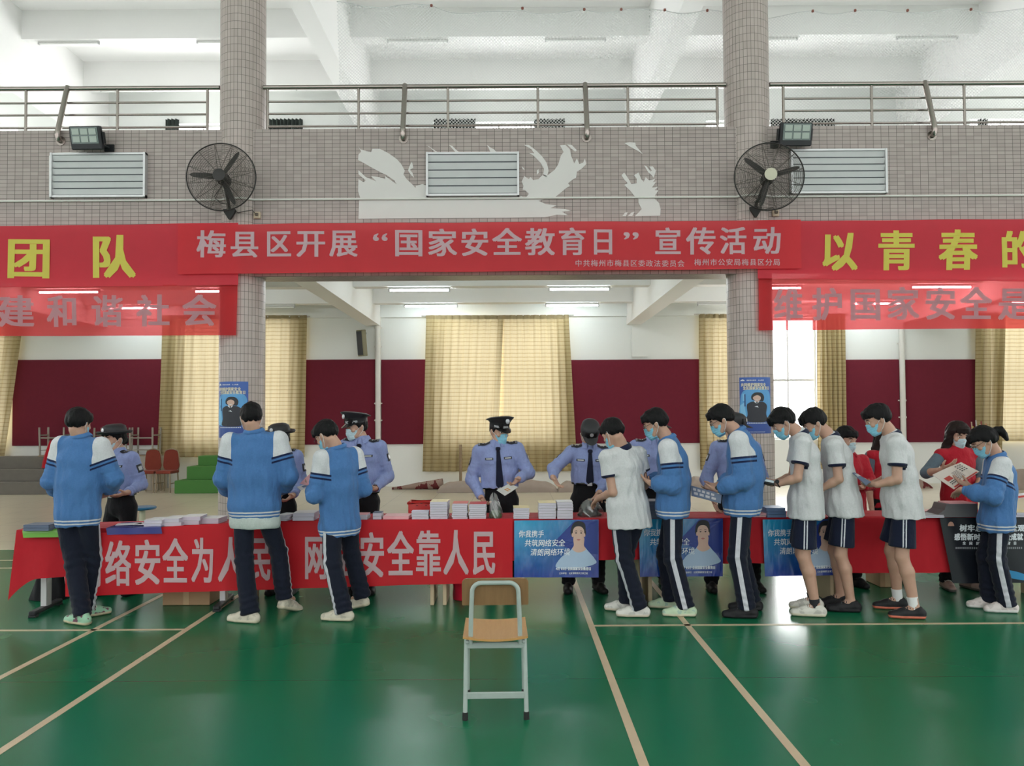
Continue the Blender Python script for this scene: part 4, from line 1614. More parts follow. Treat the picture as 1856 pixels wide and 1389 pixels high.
# ================================================================== THINGS ON THE TABLES
ZC = ZT + 0.0075
PAPER_SIDE = NT('page_edges')
_c = PAPER_SIDE.n('ShaderNodeTexCoord').outputs['Object']
_nz = PAPER_SIDE.noise(8, 2, 0.6, _c, stretch=(0.2, 0.2, 60))
PAPER_SIDE = PAPER_SIDE.done(PAPER_SIDE.bsdf(PAPER_SIDE.mix(_nz, (0.40, 0.37, 0.46), (0.72, 0.68, 0.74)), 0.8, 0, 0.2))
COVERS = {'white': (0.66, 0.64, 0.66), 'cream': (0.70, 0.58, 0.33), 'red': (0.55, 0.06, 0.06), 'pink': (0.75, 0.38, 0.40), 'blue': (0.12, 0.20, 0.36), 'lilac': (0.50, 0.47, 0.60), 'grey': (0.42, 0.40, 0.42), 'slate': (0.10, 0.13, 0.20)}


def cover(c):
    return plain('cover_' + c, COVERS[c], 0.45, var=0.12, scale=18)


def book(x, y, z, w, d, t, rz, col, side=None, name='booklet'):
    r = empty(name, (x, y, z), rz=rz)
    m = MB()
    m.box((0, 0, t / 2), (w - 0.004, d - 0.004, t - 0.0016))
    m.build('pages', side or PAPER_SIDE, r)
    m = MB()
    m.box((0, 0, t - 0.0008), (w, d, 0.0016))
    m.build('cover', cover(col), r)
    return r


def stack(px0, px1, pytop, pybase, n, top, where, d=0.20, seed=0, side=None, other='white', rzs=0.04, grp=None, tilt=0.0, zb=None):
    zb = zb or (ZT1 + 0.0085 if px1 < 405 else ZC)
    rnd = random.Random(seed * 13 + int(px0))
    f = atz((px0 + px1) / 2, pybase, zb)
    a, b = at(px0, pybase, f.y), at(px1, pybase, f.y)
    w = b.x - a.x
    h = max(0.012, at((px0 + px1) / 2, pytop, f.y).z - zb)
    t = h / n
    for i in range(n):
        last = i == n - 1
        o = book((a.x + b.x) / 2 + rnd.uniform(-1, 1) * 0.004, f.y + d / 2 + rnd.uniform(-1, 1) * 0.005, zb + i * t + 0.0002 * i, w, d, t - 0.0004, rnd.uniform(-rzs, rzs), top if last else other, side)
        if n == 1:
            tag(o, where, 'booklet', grp)
        else:
            tag(o, ('topmost booklet, ' + {'cream': 'cream-topped', 'red': 'red-covered', 'white': 'white-covered', 'pink': 'pink', 'lilac': 'lilac', 'slate': 'dark blue', 'blue': 'blue', 'grey': 'grey'}[top] + ', ' if last else 'lower booklet ') + where, 'booklet', grp or 'booklets ' + where)


# left table
stack(41, 88, 952, 963, 2, 'slate', 'in the low pile at the far left table end', 0.16, 1, side=cover('slate'), other='slate')
stack(261, 294, 943, 956, 2, 'white', 'in the first low pile right of the policewoman', 0.2, 2, rzs=0.1)
stack(294, 326, 940, 954.5, 2, 'white', 'in the second low pile right of the policewoman', 0.2, 3, rzs=0.1)
stack(327, 360, 937, 952, 2, 'white', 'in the third low pile right of the policewoman', 0.2, 4, rzs=0.1)
stack(361, 397, 940, 950, 2, 'white', 'in the fourth low pile, beside the left pillar', 0.2, 5, rzs=0.1)
# second table
stack(530, 569, 930, 944.5, 2, 'white', 'in the low pile below the pink paper', 0.2, 6, rzs=0.03)
stack(503, 524, 934, 945, 3, 'white', 'in the slipping pile beside the untucked student', 0.18, 7, rzs=0.3)
stack(640, 666, 933, 942.5, 2, 'pink', 'in the small pile before the left capped officer', 0.16, 8)
stack(675, 691, 930, 942, 2, 'slate', 'in the small dark pile before the left capped officer', 0.14, 9, other='grey')
stack(694, 741, 936, 942, 1, 'pink', 'wide flat pink booklet left of the red plastic basket', 0.2, 10, side=cover('pink'))
stack(746, 777, 927, 942, 3, 'lilac', 'in the short pile in front of the red plastic basket', 0.10, 11)
stack(779, 811, 910, 941.5, 7, 'cream', 'in the tall pile right of the red plastic basket', 0.2, 12)
stack(819, 847, 913, 941.5, 8, 'red', 'in the tall pile two left of the clear bag', 0.2, 13, rzs=0.03)
stack(850, 881, 914, 941.5, 8, 'red', 'in the tall pile just left of the clear bag', 0.2, 14, rzs=0.02)
# middle table
stack(931, 960, 921, 941, 5, 'cream', 'in the short pile under the officer\'s white card', 0.2, 15)
stack(976, 1008, 912, 941, 6, 'cream', 'in the left of two touching tall piles', 0.2, 16, rzs=0.01)
stack(1010, 1039, 910.5, 941, 6, 'white', 'in the right of two touching tall piles', 0.2, 17, rzs=0.01)
stack(1167, 1198, 909, 940, 5, 'grey', 'in the dark pile between two students at centre right', 0.2, 18, side=cover('slate'), other='slate')
# right tables
stack(1366, 1389, 931, 938, 2, 'pink', 'in the small crumpled pile by the right pillar foot', 0.14, 19, side=cover('pink'))
stack(1390, 1425, 921, 938.5, 3, 'blue', 'in the blue pile by the student holding phones', 0.2, 20, side=cover('blue'), other='blue')
stack(1675, 1712, 934, 939, 2, 'grey', 'in the thin pile left of the dark display box', 0.2, 21)
stack(1842, 1880, 929, 938, 2, 'cream', 'in the pile at the right edge of the photo', 0.2, 22)

# loose sheets lying on the left table: bright green and deep blue
for (q0, q1, h0, col, nm, lab) in (((-0.80, -0.28), (-0.02, 0.16), 0.065, (0.16, 0.42, 0.05), 'green_sheet', 'bright green plastic sheet hanging over the left table edge'),
                                   ((-0.14, 0.30), (-0.02, 0.30), 0.055, (0.025, 0.03, 0.20), 'blue_sheet', 'deep blue plastic sheet under leaflets on the left table')):
    O = F1 @ Vector(((q0[0] + q0[1]) / 2, 0.05, ZT1 + 0.008))
    r = empty(nm, O, lab, 'plastic sheet')

    def fn(u, v, q0=q0, q1=q1, h0=h0):
        x = q0[0] + (q0[1] - q0[0]) * u
        s = v * (h0 + q1[1] - q1[0])
        if s < h0:
            return F1 @ Vector((x + 0.01 * (h0 - s) / h0, -0.072 - 0.004 * sin(x * 30), ZT1 + 0.014 - (h0 - s))) - O
        return F1 @ Vector((x, -0.066 + (s - h0), ZT1 + 0.0150 + 0.003 * sin(u * 9))) - O
    m = MB()
    m.grid(fn, 16, 14, thick=(0, 0, 0.0015))
    m.build('film', plain(nm + '_film', col, 0.25, spec=0.6), r, smooth=True, auto=50)
# leaflets on the blue sheet
for k, (x, y, rz) in enumerate(((-0.02, 0.10, 0.2), (0.14, 0.08, -0.15))):
    p = F1 @ Vector((x, y, ZT1 + 0.021))
    o = book(p.x, p.y, p.z, 0.20, 0.12, 0.004, T1R + rz, 'white', name='leaflet')
    tag(o, ('left' if k == 0 else 'right') + ' one of two white leaflets lying on the deep blue sheet', 'leaflet', 'leaflets on the blue sheet')

# red plastic basket
p0, p1 = atz(739, 934, ZC), atz(780, 934, ZC)
r = empty('plastic_basket', ((p0.x + p1.x) / 2, p0.y + 0.13, ZC), 'red plastic basket with a pierced rim among the booklet piles', 'basket')
w = p1.x - p0.x
REDP = plain('red_plastic', (0.50, 0.025, 0.02), 0.3)
m = MB()
bw, bh, bd = w / 2, at(760, 913, p0.y).z - ZC, 0.11
for s in (-1, 1):
    m.box((s * (bw - 0.006), 0, bh / 2), (0.008, bd * 2, bh), bev=0.003)
    m.box((0, s * (bd - 0.006), bh / 2), (w - 0.012, 0.008, bh), bev=0.003)
m.box((0, 0, 0.004), (w - 0.01, bd * 2 - 0.01, 0.008))
m.build('tub', REDP, r)
m = MB()
m.tube([(s1 * bw, s2 * bd, bh) for s1, s2 in ((-1, -1), (1, -1), (1, 1), (-1, 1))], 0.012, 8, closed=True)
m.build('rim', REDP, r, smooth=True)
for k in range(4):
    m = MB()
    m.lathe([(0.001, 0), (0.010, 0), (0.010, 0.003), (0.001, 0.003)], (-bw * 0.6 + k * bw * 0.4, -bd - 0.011, bh - 0.02 * (k % 2)), 10)
    m.build('hole', DARK, r)

# clear plastic bags
t = NT('clear_bag')
_d, _g, _t, _m1, _m2 = t.n('ShaderNodeBsdfDiffuse'), t.n('ShaderNodeBsdfGlossy'), t.n('ShaderNodeBsdfTransparent'), t.n('ShaderNodeMixShader'), t.n('ShaderNodeMixShader')
t.val(_d.inputs[0], (0.22, 0.22, 0.23))
t.val(_g.inputs[0], (0.9, 0.9, 0.9))
_g.inputs[1].default_value = 0.12
_m1.inputs[0].default_value = 0.55
_m2.inputs[0].default_value = 0.74
t.l(_d.outputs[0], _m1.inputs[1]); t.l(_g.outputs[0], _m1.inputs[2])
t.l(_m1.outputs[0], _m2.inputs[1]); t.l(_t.outputs[0], _m2.inputs[2])
BAG = t.done(_m2)


def clear_bag(px0, px1, pytop, pybase, d, lab, peak, content):
    f = atz((px0 + px1) / 2, pybase, ZC)
    a, b = at(px0, pybase, f.y), at(px1, pybase, f.y)
    w, h = (b.x - a.x) / 2, at((px0 + px1) / 2, pytop, f.y).z - ZC
    r = empty('plastic_bag', ((a.x + b.x) / 2, f.y + d / 2, ZC), lab, 'plastic bag', 'clear plastic bags on the table')
    rnd = random.Random(int(px0))
    m = MB()

    def fn(u, v):
        a_ = u * 2 * pi
        k = (0.85 + 0.3 * v) * (1 - v) ** 0.55 + 0.10 * v
        wob = 1 + 0.13 * sin(a_ * 3 + v * 6) + 0.10 * sin(a_ * 7 + v * 11)
        zz = h * v * (1 + 0.10 * sin(a_ * 2 + 1) * v)
        return (peak * v * v * w + w * k * wob * cos(a_), d * 0.5 * k * wob * sin(a_), zz + 0.002)
    m.grid(fn, 36, 16)
    m.build('film', BAG, r, smooth=True)
    m = MB()
    m.lathe([(0.005, 0.003), (w * 0.80, 0.006), (w * 0.86, h * 0.14), (w * 0.6, h * 0.30), (0.01, h * 0.36)], (0, 0, 0), 20, sy=d * 0.42 / w)
    m.build('contents', plain(*content), r, smooth=True)


clear_bag(884, 912, 899, 941.5, 0.15, 'upright clear plastic bag of green contents beside the standing officer', -0.25, ('bag_green', (0.06, 0.10, 0.035), 0.6, 0, 0.5, 0.9, 60))
clear_bag(1044, 1097, 908, 938.5, 0.16, 'open clear plastic bag a student reaches into', 0.2, ('bag_dark', (0.03, 0.035, 0.025), 0.5, 0, 0.5, 0.6, 40))

# dark display box and papers on the right table
f = atz(1740, 938, ZC)
a, b = at(1712, 938, f.y), at(1772, 938, f.y)
h = at(1740, 914, f.y).z - ZC
r = empty('display_box', ((a.x + b.x) / 2, f.y + 0.1, ZC), 'dark grey display box on the right end table', 'box')
w = (b.x - a.x)
m = MB()
m.prism([(-w / 2 - 0.06, 0.02), (-w / 2, h * 0.55), (-w / 2 + 0.02, h), (w / 2, h), (w / 2, 0), (-w / 2, 0)], 0.2, M=Matrix.Translation((0, -0.1, 0)))
m.build('case', plain('box_grey', (0.10, 0.095, 0.10), 0.4), r)
m = MB()
m.box((0.02, 0, h + 0.004), (w - 0.06, 0.18, 0.008))
m.build('top_leaflet', cover('pink'), r)
for k, (px, py, rz, c, l) in enumerate(((1688, 926, 0.5, 'pink', 'pink leaflet lying flat between the volunteer and the display box'), (1700, 920, -0.3, 'white', 'white leaflet lying behind the pink one by the volunteer'))):
    p = atz(px, py, ZC + 0.012)
    o = book(p.x, min(p.y, YF + TD - 0.12), ZC + 0.010 + 0.005 * k, 0.20, 0.14, 0.004, rz, c, name='leaflet')
    tag(o, l, 'leaflet')

# ================================================================== UNDER AND AROUND THE TABLES
# cardboard boxes
CARD = plain('cardboard', (0.36, 0.24, 0.13), 0.8)
for px0, px1, pyb, h, lab in ((293, 378, 1099, 0.30, 'brown cardboard box on the floor under the left banner'), (1597, 1625, 1066, 0.28, 'brown cardboard box under the right end table')):
    a, b = atz(px0, pyb, 0), atz(px1, pyb, 0)
    y = (a.y + b.y) / 2
    r = empty('cardboard_box', ((a.x + b.x) / 2, y + 0.17, 0), lab, 'box', 'cardboard boxes under the tables')
    w = b.x - a.x
    m = MB()
    m.box((0, 0, h / 2 + 0.002), (w, 0.30, h), bev=0.004)
    m.build('carton', CARD, r)
    m = MB()
    m.box((0, -0.151, h * 0.5), (0.05, 0.002, h * 0.96))
    m.box((0, 0, h + 0.003), (0.05, 0.30, 0.002))
    m.build('tape', plain('packing_tape', (0.45, 0.33, 0.18), 0.3), r)
# black cloth bag by the left table leg
p0, p1 = atz(40, 1092, 0), atz(106, 1092, 0)
r = empty('tote_bag', ((p0.x + p1.x) / 2, p0.y + 0.14, 0), 'black cloth bag on the floor behind the left table leg', 'bag')
w = p1.x - p0.x
m = MB()


def tote(u, v):
    a = u * 2 * pi
    k = 1 - 0.28 * v
    return ((w / 2) * k * (abs(cos(a)) ** 0.6 * (1 if cos(a) > 0 else -1)) + 0.02 * v, 0.11 * (1 - 0.6 * v) * (abs(sin(a)) ** 0.7 * (1 if sin(a) > 0 else -1)) + 0.008 * sin(a * 5 + v * 4), 0.004 + v * 0.27 * (1 + 0.10 * sin(a + 2)))


m.grid(tote, 40, 12)
m.build('pouch', cloth('black_cloth', (0.012, 0.012, 0.014), fold=0.7), r, smooth=True)
m = MB()
m.tube([(-0.08, -0.03, 0.26), (-0.05, -0.05, 0.34), (0.05, -0.05, 0.35), (0.09, -0.03, 0.26)], 0.011, 8)
m.build('handle', MATS['black_cloth'], r, smooth=True)
m = MB()
m.box((w * 0.32, -0.02, 0.22), (0.05, 0.012, 0.20), bev=0.003, M=Matrix.Rotation(radians(8), 4, 'Y'))
m.build('pink_paper', cover('pink'), r)
# red bag under the middle table
p0, p1 = atz(820, 1092, 0), atz(848, 1092, 0)
r = empty('gift_bag', ((p0.x + p1.x) / 2, p0.y + 0.14, 0), 'red bag standing on the floor behind the wooden chair', 'bag')
m = MB()
w = p1.x - p0.x
m.grid(lambda u, v: ((w / 2) * (1 + 0.22 * v) * cos(2 * pi * u) + 0.006 * sin(v * 9 + u * 20), 0.10 * (1 + 0.1 * v) * sin(2 * pi * u), 0.003 + 0.26 * v), 32, 10)
m.build('pouch', cloth('red_bag', (0.42, 0.01, 0.03), fold=0.6), r, smooth=True)
m = MB()
m.tube([(-0.05, 0, 0.255), (-0.04, 0, 0.30), (0.04, 0, 0.30), (0.05, 0, 0.255)], 0.006, 8)
m.build('handle', MATS['red_bag'], r, smooth=True)

# ================================================================== WOODEN SCHOOL CHAIR IN FRONT
def wood_ply(name, c1, c2, ax):
    t = NT(name)
    co = t.n('ShaderNodeTexCoord').outputs['Object']
    nz = t.noise(5, 4, 0.6, co, stretch=ax)
    nz2 = t.noise(30, 2, 0.6, co, stretch=ax)
    col = t.mix(nz, c1, c2)
    col = t.mix(t.math('MULTIPLY', nz2, 0.35), col, tuple(x * 0.7 for x in c1))
    return t.done(t.bsdf(col, 0.38, 0, 0.5))


SEATW = wood_ply('seat_ply', (0.44, 0.22, 0.06), (0.60, 0.34, 0.12), (9, 0.8, 1))
BACKW = wood_ply('back_ply', (0.20, 0.11, 0.045), (0.30, 0.17, 0.08), (9, 1, 0.8))
FRAMEG = plain('chair_steel', (0.35, 0.41, 0.38), 0.4, 0.0, var=0.10, scale=25)
RUB = plain('rubber_black', (0.012, 0.012, 0.012), 0.6)
bl_, br_ = atz(842, 1305, 0), atz(953, 1304, 0)
ch = empty('school_chair', ((bl_.x + br_.x) / 2, bl_.y + 0.18, 0), 'wooden school chair with grey steel frame seen from behind in the foreground', 'chair', rz=radians(1.2))
hw = (br_.x - bl_.x) / 2
zs = 0.437
m = MB()


def seat_fn(u, v):
    x = (u - 0.5) * (0.355 if v < .5 else 0.355)
    y = -0.185 + 0.40 * v + (0.018 * (1 - (2 * u - 1) ** 2)) * (-1 if v < 0.1 else 0)
    return (x, y, zs + 0.012 * (2 * u - 1) ** 2 - 0.012 + 0.008 * (v - 0.5) ** 2)


m.grid(seat_fn, 18, 12, thick=(0, 0, 0.012))
m.build('seat', SEATW, ch, smooth=True, auto=40)
m = MB()


def rrect(w, h, r_, n=6):
    out = []
    for cx_, cz_, a0 in ((w / 2 - r_, h / 2 - r_, 0), (-w / 2 + r_, h / 2 - r_, 90), (-w / 2 + 0.008, -h / 2 + 0.008, 180), (w / 2 - 0.008, -h / 2 + 0.008, 270)):
        rr = r_ if a0 < 180 else 0.008
        for k in range(n + 1):
            a = radians(a0 + 90 * k / n)
            out.append((cx_ + rr * cos(a), cz_ + rr * sin(a)))
    return out


Mb = Matrix.Translation((0, -0.15, 0.684)) @ Matrix.Rotation(radians(6), 4, 'X')
m.prism(rrect(0.366, 0.150, 0.028), 0.013, M=Mb)
bk = m.build('backrest', BACKW, ch)
m = MB()
up = []
for k in range(9):
    a = radians(180 - 180 * k / 8)
    up.append((0.0, 0, 0))
pts = [(-hw + 0.030, -0.155, zs - 0.035), (-hw + 0.034, -0.166, 0.55)]
for k in range(7):
    a = radians(180 - 90 * k / 6)
    pts.append((-hw + 0.04 + 0.05 + 0.05 * cos(a), -0.172, 0.70 + 0.05 * sin(a) - 0.012))
for k in range(7):
    a = radians(90 - 90 * k / 6)
    pts.append((hw - 0.04 - 0.05 + 0.05 * cos(a), -0.172, 0.70 + 0.05 * sin(a) - 0.012))
pts += [(hw - 0.034, -0.166, 0.55), (hw - 0.030, -0.155, zs - 0.035)]
m.tube(pts, 0.0125, 12)
m.build('back_frame', FRAMEG, ch, smooth=True, auto=50)
for sx in (-1, 1):
    for yb, yt in ((-0.18, -0.12), (0.17, 0.08)):
        m = MB()
        m.tube([(sx * hw, yb, 0.035), (sx * (hw - 0.006), yt, zs - 0.012)], 0.0125, 12)
        lg = m.build('leg', FRAMEG, ch, smooth=True, auto=50)
        m = MB()
        m.tube([(sx * hw, yb, 0.0), (sx * hw, yb, 0.042)], 0.0155, 12)
        m.build('rubber_foot', RUB, lg, smooth=True, auto=50)
for nm, y, z, hh in (('stretcher', -0.165, 0.125, 0.036), ('seat_rail', -0.13, zs - 0.050, 0.034)):
    m = MB()
    m.box((0, y, z), (2 * hw - 0.01, 0.016, hh), bev=0.006)
    m.build(nm, FRAMEG, ch)
for sx in (-1, 1):
    m = MB()
    m.box((sx * (hw - 0.012), -0.02, zs - 0.022), (0.018, 0.30, 0.018), bev=0.004)
    m.build('side_rail', FRAMEG, ch)

# ================================================================== BACKGROUND ON THE TILED FLOOR
def steps(px0, px1, pyb, rises, Yd, cols, lab, left_cut=None, name='stage_steps'):
    f = atz(px0, pyb, 0)
    a, b = at(px0, pyb, f.y), at(px1, pyb, f.y)
    r = empty(name, ((a.x + b.x) / 2, f.y + 0.5, 0), lab, 'steps', 'stage steps on the tiled floor')
    for i, z in enumerate(rises):
        m = MB()
        l = (left_cut or [0, 0, 0])[i]
        x0, x1 = a.x + l[0] if isinstance(l, tuple) else a.x + l, b.x - (l[1] if isinstance(l, tuple) else 0)
        cx_ = (x0 + x1) / 2 - r.location.x
        z0 = rises[i - 1] if i else 0
        d = 1.0 - 0.30 * i
        m.box((cx_, -0.5 + 0.30 * i + d / 2, (z0 + z) / 2), (x1 - x0, d, z - z0), bev=0.008)
        m.build('tread', cols, r)
    return r


steps(-140, 108, 898, (0.27, 0.53, 0.80), 0, plain('grey_carpet', (0.17, 0.16, 0.14), 0.9, var=0.15, bump=0.3), 'grey carpeted stage steps at the left edge', [(0, 0), (0, 0.25), (0, 0.5)])
steps(316, 440, 895, (0.28, 0.57, 0.79), 0, plain('green_paint', (0.055, 0.20, 0.035), 0.7), 'bright green stage steps left of the left pillar', [(0, 0), (0.14, 0), (0.27, 0)])
# low platform with upturned desk frames
a, b = at(143, 860, 17.8), at(290, 860, 17.8)
r = empty('stage_platform', ((a.x + b.x) / 2, 17.93, 0), 'low pale platform carrying the upturned desk frames', 'platform')
m = MB()
m.box((0, 0, 0.39), (b.x - a.x, 0.50, 0.78), bev=0.01)
m.build('deck', plain('platform_board', (0.40, 0.36, 0.30), 0.7), r)
DESKM = plain('desk_tube', (0.30, 0.28, 0.24), 0.45, 0.3)


def desk_frame(px, lab, w=0.58, h=0.66, rz=0.0, first=[None]):
    p = at(px, 840, 17.92)
    if first[0] is not None:
        return copy_tree(first[0], (p.x, 17.92, 0.782), rz, lab)
    r = empty('desk_frame', (at(px, 840, 17.68).x, 17.68, 0.802), lab, 'desk', 'upturned desk frames on the platform', rz=rz)
    m = MB()
    m.box((0, 0, 0.012), (w, 0.42, 0.02), bev=0.003)
    m.build('desktop', plain('desk_board', (0.33, 0.24, 0.15), 0.6), r)
    for sx in (-1, 1):
        for sy in (-1, 1):
            m = MB()
            m.tube([(sx * (w / 2 - 0.03), sy * 0.17, 0.02), (sx * (w / 2 - 0.02), sy * 0.19, h)], 0.022, 8)
            m.build('leg', DESKM, r, smooth=True, auto=50)
        m = MB()
        m.tube([(sx * (w / 2 - 0.025), -0.18, 0.48), (sx * (w / 2 - 0.025), 0.18, 0.48)], 0.018, 8)
        m.build('side_bar', DESKM, r, smooth=True, auto=50)
    m = MB()
    m.tube([(-w / 2 + 0.03, -0.17, 0.42), (w / 2 - 0.03, -0.17, 0.42)], 0.018, 8)
    m.build('cross_bar', DESKM, r, smooth=True, auto=50)
    m = MB()
    m.box((0, 0, 0.14), (w - 0.08, 0.32, 0.012))
    m.build('book_shelf', DESKM, r)
    first[0] = r
    return r


desk_frame(101, 'leftmost upturned desk frame, standing on the grey steps, left of the first student', rz=0.06)
desk_frame(159, 'upturned desk frame on the platform behind the first student', rz=-0.05)
desk_frame(212, 'upturned desk frame on the platform behind the first policewoman', rz=0.10)
desk_frame(263, 'rightmost upturned desk frame on the platform, above the banquet chairs', rz=-0.04)
# red cloth bundle at the platform's corner
p = at(93, 822, 17.36)
r = empty('red_bundle', (p.x, 17.36, 0.532), 'red cloth bundle on the grey steps beside the first student', 'cloth')
m = MB()
m.grid(lambda u, v: (0.22 * cos(2 * pi * u) * (1 - v * 0.85) * (1 + 0.1 * sin(6 * pi * u)), 0.13 * sin(2 * pi * u) * (1 - v * 0.85), 0.012 + 0.62 * v ** 0.7 + 0.02 * sin(5 * u * 2 * pi)), 30, 10)
m.build('bundle', cloth('red_bundle_cloth', (0.40, 0.01, 0.02), fold=0.7), r, smooth=True)
# red banquet chairs
BQ = cloth('banquet_cloth', (0.22, 0.045, 0.030), fold=0.2)
BQF = plain('banquet_frame', (0.30, 0.24, 0.16), 0.4, 0.4)


def banquet(px, lab, first=[None]):
    p = atz(px, 892, 0)
    if first[0] is not None:
        return copy_tree(first[0], (p.x, p.y, 0), -0.04, lab)
    r = empty('banquet_chair', (p.x, p.y, 0), lab, 'chair', 'red banquet chairs by the green steps', rz=0.05)
    m = MB()
    m.box((0, 0, 0.45), (0.34, 0.42, 0.07), bev=0.025)
    m.build('seat', BQ, r, smooth=True, auto=40)
    m = MB()
    m.prism(smooth_poly([(-0.15, 0.50), (-0.165, 0.75), (-0.13, 0.90), (0, 0.94), (0.13, 0.90), (0.165, 0.75), (0.15, 0.50)], 5), 0.05, M=Matrix.Translation((0, 0.17, 0)))
    m.build('backrest', BQ, r)
    m = MB()
    m.tube([(-0.155, 0.20, 0.42), (-0.175, 0.20, 0.75), (-0.14, 0.20, 0.92), (0, 0.20, 0.965), (0.14, 0.20, 0.92), (0.175, 0.20, 0.75), (0.155, 0.20, 0.42)], 0.014, 8)
    m.build('back_frame', BQF, r, smooth=True)
    for sx in (-1, 1):
        for sy in (-1, 1):
            m = MB()
            m.tube([(sx * 0.15, sy * 0.18, 0.42), (sx * 0.165, sy * 0.20, 0.0)], 0.016, 8)
            m.build('leg', BQF, r, smooth=True, auto=50)
    m = MB()
    for sx in (-1, 1):
        m.tube([(sx * 0.157, -0.19, 0.2), (sx * 0.157, 0.19, 0.2)], 0.010, 6)
    m.build('stretcher', BQF, r, smooth=True)
    first[0] = r
    return r


banquet(271, 'red banquet chair nearer the policewoman, left of its pair')
banquet(303, 'red banquet chair nearer the green steps, right of its pair')
# blue-topped stool
p = at(258, 919, 9.5)
r = empty('stool', (p.x, 9.5, 0), 'blue-topped stool with a pale post behind the first policewoman', 'stool')
zt = p.z
m = MB()
m.lathe([(0.06, zt - 0.035), (0.15, zt - 0.03), (0.165, zt - 0.012), (0.155, zt + 0.002), (0.02, zt + 0.004)], seg=28)
m.build('seat', plain('stool_blue', (0.02, 0.12, 0.25), 0.35), r, smooth=True, auto=40)
m = MB()
m.lathe([(0.15, 0.0), (0.14, 0.02), (0.04, 0.035), (0.035, zt - 0.03)], seg=20)
m.build('post', plain('stool_post', (0.55, 0.52, 0.38), 0.5), r, smooth=True, auto=40)
# folded mats and rolled rug before the far wall
MAT_G = plain('mat_grey', (0.33, 0.27, 0.23), 0.9, var=0.12, bump=0.4, bscale=12)


def soft_pile(name, px0, px1, pyb, h, d, lab, cat, mat, ends=0.25, seed=0):
    a, b = atz(px0, pyb, 0), atz(px1, pyb, 0)
    y = (a.y + b.y) / 2
    r = empty(name, ((a.x + b.x) / 2, y + d / 2, 0), lab, cat)
    w = b.x - a.x

    def fn(u, v):
        x = (u - 0.5) * w
        e = min(1.0, (0.5 - abs(u - 0.5)) * w / ends + 0.02)
        hh = h * (e ** 0.5) * (1 + 0.10 * sin(x * 3 + seed) + 0.05 * sin(x * 9 + seed * 2))
        a_ = pi * v
        return (x, -d / 2 * cos(a_), 0.003 + hh * sin(a_) ** 0.6)
    m = MB()
    m.grid(fn, 50, 14)
    m.build('layer', mat, r, smooth=True)
    return r


soft_pile('folded_mat', 792, 1012, 893.5, 0.25, 0.5, 'long grey folded mat on the floor below the middle curtains', 'mat', MAT_G, 0.25, 1)
soft_pile('folded_mat', 1012, 1092, 893, 0.22, 0.5, 'shorter grey folded mat behind the officer reaching down', 'mat', MAT_G, 0.2, 3)
soft_pile('folded_mat', 1246, 1292, 890, 0.30, 0.5, 'grey folded mat between two students in blue jackets', 'mat', MAT_G, 0.2, 4)
soft_pile('folded_mat', 1835, 1990, 888, 0.45, 0.6, 'tall grey roll of matting at the right edge', 'mat', MAT_G, 0.2, 6)
rg = NT('rolled_rug')
_w = rg.noise(7, 2, 0.5, stretch=(1, 0.6, 0.6))
RUGM = rg.done(rg.bsdf(rg.mix(rg.math('GREATER_THAN', _w, 0.55), (0.30, 0.22, 0.18), (0.13, 0.03, 0.03)), 0.9, 0, 0.1))
p0, p1 = atz(709, 889, 0), atz(800, 886, 0)
r = empty('rolled_rug', ((p0.x + p1.x) / 2, p0.y + 0.1, 0), 'tapering rolled rug with dark red pattern left of the grey mat', 'rug')
m = MB()
L = p1.x - p0.x
m.tube([(-L / 2, 0, 0.03), (-L / 4, 0.02, 0.05), (0, 0, 0.08), (L / 4, 0.02, 0.10), (L / 2 + 0.05, 0, 0.13)], [0.025, 0.045, 0.075, 0.095, 0.125], 14)
m.build('roll', RUGM, r, smooth=True)
soft_pile('folded_rug', 1655, 1692, 886, 0.22, 0.4, 'patterned rug heap behind the red-vested volunteer', 'rug', RUGM, 0.2, 5)
# thin pole under the lifted curtain corner
p = atz(835, 884, 0)
m = MB()
m.tube([(p.x, p.y, 0.0), (p.x, p.y, 1.0)], 0.035, 10)
tag(m.build('wooden_post', plain('post_wood', (0.28, 0.20, 0.12), 0.6), smooth=True, auto=40), 'short wooden post under the lifted curtain corner', 'post')

# coloured poles standing against the far wall at right
p = at(1776, 790, 17.86)
r = empty('pole_bundle', (p.x, 17.86, 0), 'bundle of thin coloured poles against the far wall behind the ponytailed student', 'poles')
for k, (dx, h, c) in enumerate(((-0.16, 1.46, (0.45, 0.35, 0.25)), (-0.09, 1.36, (0.55, 0.42, 0.05)), (-0.03, 1.50, (0.60, 0.60, 0.62)), (0.03, 1.40, (0.60, 0.60, 0.62)), (0.08, 1.47, (0.35, 0.05, 0.06)), (0.13, 1.36, (0.10, 0.07, 0.06)), (0.18, 1.42, (0.45, 0.20, 0.10)))):
    m = MB()
    m.tube([(dx * 0.4, 0, 0.0), (dx * (1.3 if k % 2 else 1.0), 0.05 + 0.02 * (k % 3), h)], 0.014, 8)
    m.build('pole', plain('pole_paint_%d' % (k if k != 3 else 2), c, 0.5), r, smooth=True, auto=50)

# ================================================================== PEOPLE
from mathutils.bvhtree import BVHTree


def npv(v):
    return np.array((v[0], v[1], v[2]), dtype=np.float64)


def unit(v):
    n = np.linalg.norm(v)
    return v / n if n > 1e-9 else v


